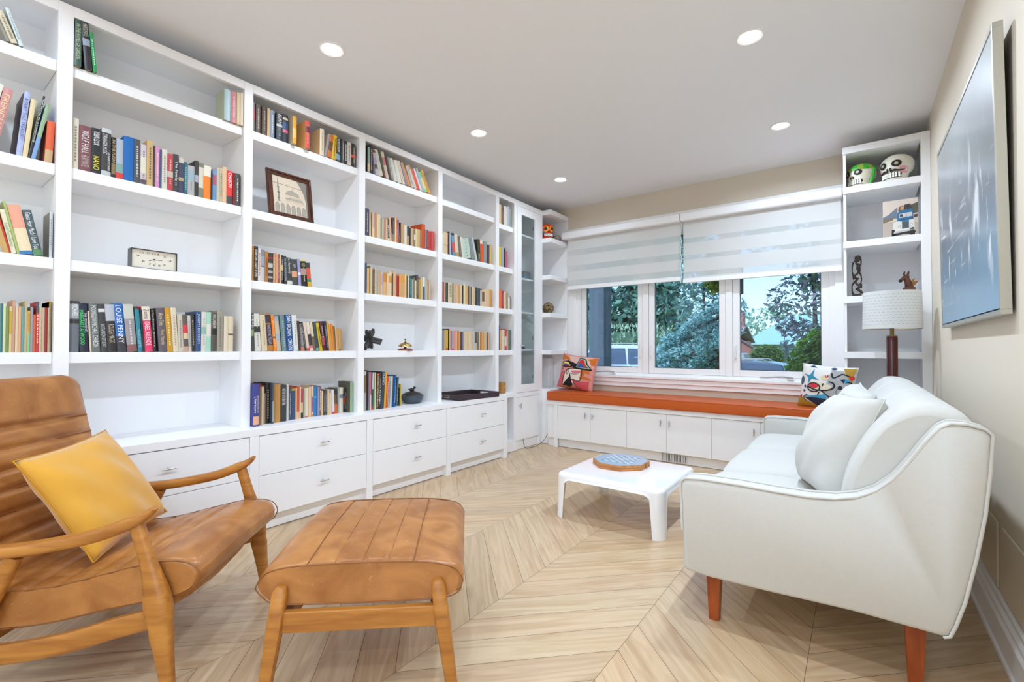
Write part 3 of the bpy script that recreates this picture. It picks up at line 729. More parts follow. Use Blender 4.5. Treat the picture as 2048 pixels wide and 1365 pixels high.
# ---------------------------------------------------------------- coffee table
TBL = mat('F2F2F2', .12, coat=.3, name='glossy_white_plastic')
def _tbl(b):
    x0, x1, y0, y1, zt = -1.455, -.815, 2.410, 3.035, .262; rc, re, th = .050, .024, .014
    P = []; N_ = []                                                 # rounded-square perimeter with arc tag
    k = 10
    def side(ax, ay, bx_, by, n=34):
        for j in range(1, n): P.append((ax+(bx_-ax)*j/n, ay+(by-ay)*j/n)); N_.append(min(j, n-j)/n*math.hypot(bx_-ax, by-ay))
    def corner(cx, cy, a0):
        for j in range(k+1): a = R(a0+90*j/k); P.append((cx+rc*math.cos(a), cy+rc*math.sin(a))); N_.append(0)
    corner(x1-rc, y0+rc, 270); side(x1, y0+rc, x1, y1-rc); corner(x1-rc, y1-rc, 0); side(x1-rc, y1, x0+rc, y1)
    corner(x0+rc, y1-rc, 90); side(x0, y1-rc, x0, y0+rc); corner(x0+rc, y0+rc, 180); side(x0+rc, y0, x1-rc, y0)
    cx, cy = (x0+x1)/2, (y0+y1)/2
    def inset(p, d):
        qx = min(max(p[0], x0+rc), x1-rc); qy = min(max(p[1], y0+rc), y1-rc); v = Vector((p[0]-qx, p[1]-qy)); l = v.length
        if l < 1e-6: return p
        s = (l-d)/l; return (qx+v.x*s, qy+v.y*s)
    def hem(d):                                                     # height of the skirt's lower edge, d = distance along the side from the corner arc
        a, r = .006, .050
        if d <= a: return 0.0
        hi = zt-.036
        if d >= a+r: return hi
        q = (d-a)/r; return hi-r+math.sqrt(max(0, r*r-(r-(d-a))**2)) if q > .02 else hi-r-.0
    H = [hem(d) for d in N_]
    def ring(ins, f): return [(*inset(p, ins), f(h)) for p, h in zip(P, H)]
    L = []
    L.append([(cx+(p[0]-cx)*.05, cy+(p[1]-cy)*.05, zt) for p in P]); L.append([(*inset(p, re+.012), zt) for p in P])
    for j in range(7): a = R(90*j/6); L.append([(*inset(p, re*(1-math.sin(a))), zt-re*(1-math.cos(a))) for p in P])
    for f in (.25, .5, .75, 1.0): L.append(ring(-.006*f, lambda h, f=f: (zt-re)+(h-(zt-re))*f))
    L.append(ring(th-.006, lambda h: h))
    L.append(ring(th, lambda h: (zt-re)+(h-(zt-re))*.5)); L.append([(*inset(p, th+.01), zt-re) for p in P]); L.append([(*inset(p, re+.02), zt-th) for p in P])
    L.append([(cx+(p[0]-cx)*.05, cy+(p[1]-cy)*.05, zt-th) for p in P])
    b.loft(L, TBL)
tag(base(one('coffee_table', None, _tbl, smooth=50), -1.135, 2.72, 0), 'low square glossy white plastic coffee table on oak floor', 'coffee table')
# ---------------------------------------------------------------- octagonal chess box
cb = thing('chess_box', 'octagonal wooden games box with blue-grey chequered top on the coffee table', 'games box', (-1.208, 2.800, .2625))
OW = wood('A5622C', 'C98A4E', (6, 30, 30), .45, 'box_wood')
OCT = [(-1.370, 2.735), (-1.278, 2.637), (-1.148, 2.640), (-1.050, 2.738), (-1.046, 2.868), (-1.138, 2.962), (-1.268, 2.962), (-1.366, 2.866)]
for nm, za, zb in (('lower_half', .2628, .2785), ('lid', .2797, .2950)): one(nm, cb, lambda b: b.prism(OCT, 'z', za, zb, OW), bevel=.0008)
c0 = Vector((-1.208, 2.800))
def _top(b):
    f = mat('8FA9BF', .2, spec=.6); b.prism([tuple(c0+(Vector(p)-c0)*.965) for p in OCT], 'z', .2951, .2956, mat('9DB6C9', .18, spec=.6))
def _chk(b):
    m1, m2 = mat('7F9CB5', .16, spec=.6), mat('C3D3DE', .16, spec=.6); q = .0235; ux, uy = Vector((.70, .714)), Vector((-.714, .70))
    ux, uy = Vector((1, .01)), Vector((-.01, 1))
    for i in range(8):
        for j in range(8):
            p = c0+ux*((i-4)*q)+uy*((j-4)*q)
            b.add([(*(p), .2960), (*(p+ux*q), .2960), (*(p+ux*q+uy*q), .2960), (*(p+uy*q), .2960)], [(0, 1, 2, 3)], (m1, m2)[(i+j) % 2])
lid = [o for o in cb.children if o.name.startswith('lid')][0]
one('board_surface', lid, _top); one('chequered_squares', lid, _chk)
p_ = (Vector(OCT[3])+Vector(OCT[4]))/2
one('clasp', cb, lambda b: (b.box(p_.x-.001, p_.x+.004, p_.y-.012, p_.y+.012, .270, .288, BRASS), b.ball((p_.x+.005, p_.y, .280), .004, BRASS)), smooth=40)
# ---------------------------------------------------------------- floor lamp
la = thing('floor_lamp', 'floor lamp with white perforated drum shade and dark red-brown wooden post behind the sofa', 'floor lamp', (.178, 3.86, 0))
RW = wood('3A0E0A', '5A1912', (30, 30, 3), .22, 'mahogany')
one('base', la, lambda b: b.lathe([(.118, 0), (.118, .014), (.108, .022), (.03, .026)], (.178, 3.86, 0), RW, n=40), smooth=40)
one('post', la, lambda b: b.lathe([(.029, .024), (.029, 1.074), (.027, 1.078)], (.178, 3.86, 0), RW, n=32), smooth=40)
one('stem', la, lambda b: b.lathe([(.027, 1.078), (.027, 1.083), (.011, 1.085), (.011, 1.17), (.016, 1.172), (.016, 1.21)], (.178, 3.86, 0), mat('8A7450', .35, .9), n=20), smooth=40)
SHD = sheer_mat('lamp_shade', 'F0F1EF', .985)
def _shade(b):
    n, rows = 96, 2
    ro = [[((.178+r*math.cos(2*math.pi*k/n)), 3.86+r*math.sin(2*math.pi*k/n), z) for k in range(n)] for r, z in ((.153, 1.125), (.1475, 1.362), (.1462, 1.362), (.1515, 1.125))]
    b.loft(ro + ro[:1], SHD, cap=False)
sh = one('shade', la, _shade, smooth=40)
def _scal(b):
    m = mat('A9ACAB', .8)
    for j in range(11):
        z = 1.146+j*.0185; r = .153-.0055*(z-1.125)/.237+.0012; n = 40
        for k in range(n):
            a0 = 2*math.pi*(k+.5*(j % 2))/n
            if math.sin(a0) > .25: continue
            pts = []
            for q in range(7):
                w = R(20+140*q/6); a = a0+.060*math.cos(w); pts.append(((.178+r*math.cos(a)), 3.86+r*math.sin(a), z+.0095*math.sin(w)))
            V = [p for p in pts]+[(p[0], p[1], p[2]-.0016) for p in pts]
            b.add(V, [(q, q+1, q+8, q+7) for q in range(6)], m)
one('scallop_cutouts', sh, _scal)
one('shade_ring', la, lambda b: (b.tube([(.178+.15*math.cos(R(a)), 3.86+.15*math.sin(R(a)), 1.127) for a in range(0, 361, 10)], .0022, BRASS, n=6), b.cyl((.03, 3.86, 1.20), (.326, 3.86, 1.20), .0025, BRASS, 6)), smooth=60)
# ================================================================ THINGS ON THE SHELVES, BENCH AND WALL
class Fr:
    """a flat thing's own frame: origin, right, up, outward"""
    def __init__(s, o, ux, uy): s.o = Vector(o); s.x = Vector(ux).normalized(); s.y = Vector(uy).normalized(); s.n = s.x.cross(s.y).normalized()
    def p(s, u, v, d=0): return s.o + s.x*u + s.y*v + s.n*d
    def slab(s, b, u0, u1, v0, v1, d0, d1, m):
        b.add([s.p(u, v, d) for d in (d0, d1) for v in (v0, v1) for u in (u0, u1)], [(0, 2, 3, 1), (4, 5, 7, 6), (0, 1, 5, 4), (1, 3, 7, 5), (3, 2, 6, 7), (2, 0, 4, 6)], m)
    def poly(s, b, pts, d, m): b.add([s.p(u, v, d) for u, v in pts], [tuple(range(len(pts)))], m)
    def stroke(s, b, pts, w, d, m):
        for (a, c) in zip(pts, pts[1:]):
            a, c = Vector(a), Vector(c); t = (c-a).normalized(); q = Vector((-t.y, t.x))*w/2
            s.poly(b, [tuple(a-q-t*w*.2), tuple(c-q+t*w*.2), tuple(c+q+t*w*.2), tuple(a+q-t*w*.2)], d, m)
    def disc(s, b, u, v, ru, rv, d, m, n=20, rot=0):
        c, q = math.cos(rot), math.sin(rot)
        s.poly(b, [(u+ru*math.cos(6.2832*k/n)*c-rv*math.sin(6.2832*k/n)*q, v+ru*math.cos(6.2832*k/n)*q+rv*math.sin(6.2832*k/n)*c) for k in range(n)], d, m)
# ---------------------------------------------------------------- desk clock
t = thing('desk_clock', 'rectangular cream desk clock in a thin dark case on the third shelf', 'clock', (-2.725, .784, 1.369))
F = Fr((-2.700, .693, 1.3695), (0, 1, 0), (0, 0, 1)); CK = mat('2A2622', .3)
def _cc(b):
    for q in ((0, .183, 0, .003), (0, .183, .088, .091), (0, .003, .003, .088), (.180, .183, .003, .088)): F.slab(b, *q, -.05, 0, CK)
    F.slab(b, .003, .180, .003, .088, -.05, -.045, CK)
one('case', t, _cc, bevel=.001); one('dial', t, lambda b: F.slab(b, .003, .180, .003, .088, -.012, -.010, mat('E2DBCB', .6)))
def _num(b):
    m = mat('2B2A28', .6)
    for s, u, v in (('12', .084, .071), ('11', .063, .072), ('10', .036, .070), ('9', .023, .054), ('8', .044, .030), ('7', .069, .020), ('6', .087, .017), ('5', .107, .018), ('4', .127, .024), ('3', .150, .047), ('2', .128, .065), ('1', .105, .071)):
        w = .0105 if len(s) == 1 else .014
        if s == '1': w = .003
        if s == '11': w = .008
        put_text(b, s, m, F.p(u, v, -.0095), F.x*w, F.y*.0085)
one('numerals', t, _num)
def _hands(b):
    c = (.091, .048); m = mat('2B2A28', .5)
    F.stroke(b, [c, (.071, .0405)], .0028, -.0090, m); F.stroke(b, [c, (.124, .0475)], .0020, -.0088, m); F.stroke(b, [c, (.098, .026)], .0007, -.0086, m); F.disc(b, *c, .0035, .0035, -.0084, m)
one('hands', t, _hands)
# ---------------------------------------------------------------- framed print of a domed mosque
FW = wood('3A1C10', '5C2F1B', (30, 30, 6), .3, 'dark_frame_wood')
t = thing('picture_frame', 'dark brown wooden frame with a sepia print of domes and arches, leaning on its shelf', 'picture frame', (-2.74, 1.472, 1.763))
F = Fr((-2.722, 1.335, 1.7645), (0, 1, 0), (-.165, 0, 1)); w, h, e = .276, .292, .032
def _pf(b):
    for q in ((0, w, 0, e), (0, w, h-e, h), (0, e, e, h-e), (w-e, w, e, h-e)): F.slab(b, *q, -.016, 0, FW)
    for q in ((.006, w-.006, .006, .015), (.006, w-.006, h-.015, h-.006), (.006, .015, .015, h-.015), (w-.015, w-.006, .015, h-.015)): F.slab(b, *q, 0, .005, FW)
one('frame', t, _pf, bevel=.002)
def _print(b):
    P_, D_, M_, G_ = mat('D9C9B2', .7), mat('55524A', .7), mat('8A8478', .7), mat('A79F90', .7)
    F.slab(b, e, w-e, e, h-e, -.010, -.006, P_); W_, H_ = w-2*e, h-2*e
    S = lambda u, v: (e+u*W_, e+v*H_); d = -.0056
    F.poly(b, [S(.70, 1), S(1, 1), S(1, 0), S(.955, 0), S(.95, .45), S(.90, .66), S(.82, .82)], d, M_)
    F.stroke(b, [S(0, .80), S(.93, .77)], .0022, d+.0001, D_)
    F.poly(b, [S(.155, .98), S(.175, .80), S(.19, .30), S(.135, .30), S(.14, .80)], d+.0001, M_)
    for v in (.70, .56, .40): F.poly(b, [S(.115, v), S(.205, v), S(.19, v-.02), S(.13, v-.02)], d+.0002, D_)
    F.poly(b, [S(.56+.2*math.cos(R(a)), .53+.13*math.sin(R(a))) for a in range(0, 181, 12)], d+.0001, G_); F.stroke(b, [S(.56+.2*math.cos(R(a)), .53+.13*math.sin(R(a))) for a in range(0, 181, 15)], .0014, d+.0002, D_)
    F.stroke(b, [S(.56, .66), S(.56, .73)], .0012, d+.0002, D_)
    F.poly(b, [S(.34, .36), S(.40, .44), S(.48, .50), S(.80, .52), S(.88, .44), S(.90, .36)], d, mat('C9B8A0', .7))
    for k in range(5): F.poly(b, [S(.40+.10*k+.06*math.cos(R(a)), .41+.05*math.sin(R(a))) for a in range(0, 181, 20)], d+.0001, G_)
    for k in range(9): F.stroke(b, [S(.05+.1*k, .33+.015*(k % 3)), S(.13+.1*k, .31)], .001, d+.0001, M_)
    for k in range(6):
        c = .10+.155*k; F.poly(b, [S(c-.055, 0), S(c+.055, 0), S(c+.055, .17)] + [S(c+.055*math.cos(R(a)), .17+.10*math.sin(R(a))) for a in range(15, 180, 15)] + [S(c-.055, .17)], d, G_)
        F.stroke(b, [S(c-.055, 0), S(c-.055, .17)] + [S(c+.055*math.cos(R(180-a)), .17+.10*math.sin(R(a))) for a in range(15, 180, 15)] + [S(c+.055, .17), S(c+.055, 0)], .0014, d+.0002, D_)
one('print', t, _print)
one('easel_back', t, lambda b: (F.slab(b, .02, w-.02, .02, h-.02, -.018, -.0165, mat('3A2E24', .8)), F.slab(b, w/2-.03, w/2+.03, .03, .2, -.022, -.018, mat('3A2E24', .8))))
# ---------------------------------------------------------------- black knot sculpture
t = thing('knot_sculpture', 'black interlocked wooden bar puzzle sculpture tilted on its corners', 'sculpture', (-2.77, 2.065, .977))
rot = Matrix.Rotation(R(38), 4, 'X') @ Matrix.Rotation(R(34), 4, 'Y') @ Matrix.Rotation(R(20), 4, 'Z'); KM = mat('3B3A37', .55, bump=(60, .05)); cen = Vector((-2.78, 2.068, 1.0445))
L_, s_, o_ = .088, .0095, .0115
bars = []
for ax in range(3):
    for sg in (-1, 1):
        c = [0, 0, 0]; c[(ax+1) % 3] = sg*o_; hs = [s_, s_, s_]; hs[ax] = L_
        bars.append((c, hs))
zmin = 9
for c, hs in bars:
    b = MB(); b.box(c[0]-hs[0], c[0]+hs[0], c[1]-hs[1], c[1]+hs[1], c[2]-hs[2], c[2]+hs[2], KM)
    b.v = [tuple(cen + rot @ Vector(p)) for p in b.v]; zmin = min(zmin, min(p[2] for p in b.v))
    b.build('bar', t, bevel=.0015)
for ob in t.children: ob.data.transform(Matrix.Translation((0, 0, .9768-zmin)))
# ---------------------------------------------------------------- service bell
t = thing('service_bell', 'small brass call bell on a reddish wooden base', 'bell', (-2.735, 2.357, .977)); q = (-2.735, 2.357, .977)
one('base', t, lambda b: b.lathe([(.056, 0), (.058, .004), (.054, .010), (.036, .016)], q, wood('6A2A18', '8C3D22', (20, 20, 20), .35, 'bell_base'), 28), smooth=50)
one('dome', t, lambda b: b.lathe([(.050, .026), (.052, .027), (.051, .034), (.044, .046), (.030, .054), (.012, .060), (.007, .066)], q, mat('C9A86A', .18, 1.0), 28), smooth=60)
one('plunger', t, lambda b: (b.lathe([(.0028, .064), (.0028, .080)], q, BRASS, 10), b.lathe([(.003, .079), (.0085, .081), (.0085, .084), (.004, .087)], q, mat('4A4034', .35, .8), 14), b.lathe([(.01, .016), (.01, .028)], q, BLACKP, 10)), smooth=60)
# ---------------------------------------------------------------- lidded pot
t = thing('lidded_pot', 'dark blue-grey stoneware pot with a bird knob on its lid', 'pot', (-2.80, 2.487, .566)); q = (-2.80, 2.487, .5665); PM = mat('3E4A56', .35, var=.25, vscale=14); PD = mat('2A2422', .4)
one('bowl', t, lambda b: b.lathe([(.050, 0), (.068, .008), (.082, .030), (.087, .050), (.088, .060), (.080, .062)], q, PM, 32), smooth=50)
one('handle', t, lambda b: b.tube([(q[0]+.01, q[1]+.080, .615), (q[0]+.012, q[1]+.100, .622), (q[0]+.01, q[1]+.083, .628)], .006, PM, n=8), smooth=60)
one('handle', t, lambda b: b.tube([(q[0]+.01, q[1]-.080, .615), (q[0]+.012, q[1]-.100, .622), (q[0]+.01, q[1]-.083, .628)], .006, PM, n=8), smooth=60)
ld_ = one('lid', t, lambda b: b.lathe([(.082, .0615), (.070, .074), (.040, .086), (.016, .092), (.014, .096)], q, PD, 32), smooth=50)
one('bird_knob', ld_, lambda b: (b.ball((q[0], q[1]-.004, q[2]+.104), (.014, .024, .013), PD), b.ball((q[0], q[1]+.022, q[2]+.118), (.010, .011, .010), PD), b.tube([(q[0], q[1]+.030, q[2]+.118), (q[0], q[1]+.042, q[2]+.115)], [.005, .0015], PD, n=8), b.tube([(q[0], q[1]-.02, q[2]+.104), (q[0], q[1]-.04, q[2]+.110)], [.009, .003], PD, n=8)), smooth=180)
# ---------------------------------------------------------------- tray
t = thing('tray', 'dark brown leather serving tray with cut-out handles on the worktop', 'tray', (-2.73, 3.03, .566)); TM = mat('3B2D31', .5, bump=(160, .1), var=.12, vscale=30)
ax_ = Vector((.028, .480, 0)).normalized(); ay_ = Vector((-.350, .010, 0)).normalized(); F = Fr((-2.588, 2.803, .5672), ax_, ay_)
def _ty(b):
    w, h, e, z = .481, .340, .010, .044
    F.slab(b, 0, w, 0, h, 0, .005, TM); F.slab(b, 0, w, 0, e, .005, z, TM); F.slab(b, 0, w, h-e, h, .005, z, TM)
    for u in (0, w-e):
        F.slab(b, u, u+e, e, h*.36, .005, z, TM); F.slab(b, u, u+e, h*.64, h-e, .005, z, TM); F.slab(b, u, u+e, h*.36, h*.64, .005, .018, TM); F.slab(b, u, u+e, h*.36, h*.64, .034, z, TM)
one('tray_body', t, _ty, bevel=.0012)
one('tray_floor', t, lambda b: F.slab(b, .011, .470, .011, .329, .0052, .0062, mat('6A5E58', .5)))
for u in (-.0006, .471+.0006):
    one('handle_rim', t, lambda b: [F.slab(b, u, u+.010, .340*q0, .340*q1, z0, z1, mat('C9BFB0', .5)) for q0, q1, z0, z1 in ((.36, .64, .0165, .0185), (.36, .64, .0335, .0355), (.36, .366, .018, .034), (.634, .64, .018, .034))])
# ---------------------------------------------------------------- wooden block behind the tray
o = bx('wood_block', None, -2.83, -2.70, 3.50, 3.565, .5665, .672, wood('9A6A34', 'C0904E', (10, 10, 40), .5, 'rough_block'), .004); tag(base(o, -2.765, 3.53, .5665), 'small light brown wooden block at the end of the worktop', 'block')
# ---------------------------------------------------------------- things in the glass cabinet
t = thing('trinket_box', 'small slate-coloured box behind the glass cabinet door', 'box', (-2.82, 4.02, 1.702))
bx('box_body', t, -2.88, -2.76, 3.95, 4.065, 1.7025, 1.775, mat('7F8E98', .5, var=.2, vscale=40), .003); bx('lid', t, -2.882, -2.758, 3.948, 4.067, 1.7755, 1.792, mat('9A8078', .5), .003)
o = one('glass_figurine', None, lambda b: (b.lathe([(.020, 0), (.024, .006), (.008, .016), (.014, .030), (.022, .046), (.012, .060)], (-2.76, 3.86, 1.3625), GLASS, 20), b.ball((-2.752, 3.872, 1.43), .012, GLASS)), smooth=180); tag(base(o, -2.76, 3.86, 1.3625), 'small clear glass figurine on the middle glass-cabinet shelf', 'figurine')
o = one('dish', None, lambda b: b.lathe([(.018, 0), (.030, .006), (.034, .014), (.020, .018), (.008, .026)], (-2.76, 3.92, .9865), mat('5A5A5C', .3), 20), smooth=180); tag(base(o, -2.76, 3.92, .9865), 'small dark dish on the lowest glass-cabinet shelf', 'dish')
# ---------------------------------------------------------------- skulls
def skull(name, label, x, y, z, s, rz, bone, cap=None, stripe=None, cheek=None, flower=None, mustache=False):
    t = thing(name, label, 'skull ornament', (x, y, z), rz)
    BK = mat('14110F', .6); b = MB()
    rings = []; n = 28
    prof = [(.0, .30, .02), (.06, .34, .0), (.16, .38, .0), (.28, .40, .02), (.40, .46, .05), (.55, .50, .07), (.70, .50, .08), (.82, .44, .08), (.92, .31, .08), (.985, .14, .08), (1.0, .02, .08)]
    for v, r, off in prof:
        ring = []
        for k in range(n):
            a = 2*math.pi*k/n; front = max(0, -math.sin(a))
            rr = r*(1-.10*abs(math.cos(a))); dep = 1.12 if math.sin(a) > 0 else 1.0
            if v < .4 and math.sin(a) > 0: dep = .72
            ring.append((s*rr*math.cos(a), s*(rr*dep*math.sin(a)+off), s*v))
        rings.append(ring)
    b.loft(rings, bone); b.build('skull', t, smooth=180, local=True)
    def on(u, v, lift=.012):      # point on the front surface at side u, height v
        for i in range(len(prof)-1):
            if prof[i][0] <= v <= prof[i+1][0]:
                f = (v-prof[i][0])/(prof[i+1][0]-prof[i][0]); r = prof[i][1]+(prof[i+1][1]-prof[i][1])*f; off = prof[i][2]+(prof[i+1][2]-prof[i][2])*f; break
        c = max(-.98, min(.98, u/(r*.92))); sn = -math.sqrt(1-c*c); rr = r*(1-.10*abs(c))
        return Vector((s*rr*c, s*(rr*sn+off)-s*lift, s*v))
    def blob(nm, u, v, ru, rv, m, lift=.012, nn=18):
        def f(b):
            P = [on(u+ru*math.cos(6.2832*k/nn), v+rv*math.sin(6.2832*k/nn), lift) for k in range(nn)]
            c = on(u, v, lift+.004); b.add([c]+P, [(0, 1+k, 1+(k+1) % nn) for k in range(nn)], m)
        one(nm, t, f, smooth=180, local=True)
    for sg in (-1, 1):
        if flower:
            blob('eye_flower', sg*.20, .58, .19, .19, flower, .010)
        blob('eye_socket', sg*.19, .58, .12 if not flower else .085, .115 if not flower else .09, BK, .018); blob('eye_dot', sg*.19, .58, .05, .052, mat('B9AC98', .5) if not flower else mat('2E1A14', .5), .026)
        blob('nostril', sg*.042, .40, .028, .055, BK, .02)
    def teeth(b):
        m = mat('F2EEE2', .4)
        for row_, v in enumerate((.255, .175)):
            for k in range(8):
                p = on(-.23+.066*k, v, .018); b.box(p.x-s*.026, p.x+s*.026, p.y-s*.018, p.y+s*.02, p.z-s*.036, p.z+s*.036, m)
    one('mouth_gap', t, lambda b: b.add([on(-.27+.54*k/12, v, .012) for v in (.215, .125+.09) for k in range(13)] if False else [on(-.28+.56*k/12, v, .010) for v in (.305, .125) for k in range(13)], [(k, k+1, 14+k, 13+k) for k in range(12)], BK), local=True)
    one('teeth', t, teeth, bevel=.001, local=True)
    if cheek:
        for sg in (-1, 1): blob('cheek', sg*.33, .36, .10, .12, cheek, .012)
    if mustache:
        for sg in (-1, 1): one('moustache', t, lambda b: b.tube([on(sg*.03, .345, .03), on(sg*.14, .365, .035), on(sg*.26, .335, .03), on(sg*.36, .37, .03)], [s*.03, s*.034, s*.022, s*.006], BK, n=8), smooth=60, local=True)
    if cap:
        def f(b):
            nn = 32; R_ = []
            for v, r, off in [(.66, .515, .08), (.74, .505, .08), (.82, .455, .08), (.92, .325, .08), (.99, .14, .08), (1.012, .01, .08)]:
                R_.append([(s*r*(1-.10*abs(math.cos(2*math.pi*k/nn)))*math.cos(2*math.pi*k/nn), s*(r*(1-.10*abs(math.cos(2*math.pi*k/nn)))*(1.12 if math.sin(2*math.pi*k/nn) > 0 else 1.0)*math.sin(2*math.pi*k/nn)+off), s*v) for k in range(nn)])
            for i in range(len(R_)-1):
                for k in range(nn):
                    kk = (k+1) % nn; b.add([R_[i][k], R_[i][kk], R_[i+1][kk], R_[i+1][k]], [(0, 1, 2, 3)], cap if (k//2) % 2 else stripe)
        one('striped_cap', t, f, smooth=180, local=True)
        one('cap_flap', t, lambda b: b.tube([(s*.43, s*.12, s*.68), (s*.42, s*.10, s*.40), (s*.36, s*.04, s*.08)], [s*.09, s*.07, s*.06], stripe, n=10), smooth=60, local=True)
    return t
BONE = mat('E6DFCB', .45, var=.05)
skull('skull_ornament', 'skull ornament with a green striped cap on the right bookcase top shelf', .022, 4.215, 2.1535, .185, R(-38), BONE, mat('8EA23A', .5), mat('2FA52E', .5))
skull('skull_ornament', 'white skull ornament with pink cheeks and a black moustache, top shelf', .222, 4.215, 2.1535, .205, R(-28), BONE, cheek=mat('E3A3AE', .5), mustache=True)
skull('skull_ornament', 'red and orange painted skull ornament on the left corner shelf', -2.660, 4.235, 2.1535, .175, R(48), mat('CC3A1A', .4, var=.15, vscale=30), cheek=mat('4A6A8A', .5), flower=mat('E9A01E', .45))
# ---------------------------------------------------------------- grey woven animal
t = thing('animal_figurine', 'small grey-brown woven animal figurine beside the red skull', 'figurine', (-2.640, 4.385, 2.153)); AM = mat('9A8E82', .9, bump=(120, .5), var=.3, vscale=90)
one('body', t, lambda b: (b.ball((-2.640, 4.400, 2.200), (.038, .060, .036), AM), [b.cyl((-2.640+sx*.02, 4.400+sy*.035, 2.1535), (-2.640+sx*.02, 4.400+sy*.035, 2.19), .009, AM) for sx in (-1, 1) for sy in (-1, 1)]), smooth=180)
one('head', t, lambda b: (b.ball((-2.632, 4.335, 2.222), (.022, .028, .022), AM), b.ball((-2.615, 4.340, 2.245), (.007, .008, .010), AM), b.ball((-2.650, 4.340, 2.245), (.007, .008, .010), AM)), smooth=180)
# ---------------------------------------------------------------- rattan ball
def _rb(b):
    rnd = random.Random(11); m = [mat('8A7350', .8), mat('A88F66', .8), mat('6A5636', .8)]; c = Vector((-2.690, 4.305, 1.4285)); r = .062
    for k in range(26):
        n_ = Vector((rnd.gauss(0, 1), rnd.gauss(0, 1), rnd.gauss(0, 1))).normalized(); a = n_.orthogonal().normalized(); d = n_.cross(a); h = rnd.uniform(-.4, .4); q = math.sqrt(1-h*h)
        rr = r*rnd.uniform(.93, .985); b.tube([c + (n_*h + (a*math.cos(6.2832*i/28)+d*math.sin(6.2832*i/28))*q)*rr for i in range(29)], .0042, m[k % 3], n=5, up=tuple(n_))
tag(base(one('rattan_ball', None, _rb, smooth=180), -2.690, 4.305, 1.3665), 'woven rattan ball on the corner shelf left of the window', 'decorative ball')
# ---------------------------------------------------------------- white box and cord in the window corner
o = bx('white_box', None, -2.86, -2.745, 4.40, 4.500, .5665, .884, mat('F0F0F0', .4), .004); tag(base(o, -2.80, 4.45, .5665), 'upright plain white box in the lowest corner shelf compartment', 'box')
t = thing('power_cord', 'thin dark grey cord with inline switch hanging beside the bench to the floor', 'cord', (-2.63, 4.06, 0)); CD = mat('4A4C50', .5)
pts = open_cr([(-2.556, 4.146, .566), (-2.552, 4.132, .50), (-2.556, 4.140, .36), (-2.560, 4.130, .20), (-2.575, 4.085, .085), (-2.600, 3.985, .020), (-2.635, 3.880, .004), (-2.655, 3.835, .006), (-2.668, 3.818, .05), (-2.672, 3.815, .105)], 8)
one('cable', t, lambda b: b.tube(pts, .0026, CD, n=6), smooth=60); one('inline_switch', t, lambda b: b.tube([(-2.552, 4.132, .475), (-2.552, 4.132, .50), (-2.552, 4.133, .525)], [.005, .010, .005], CD, n=10, up=(1, 0, 0)), smooth=60)
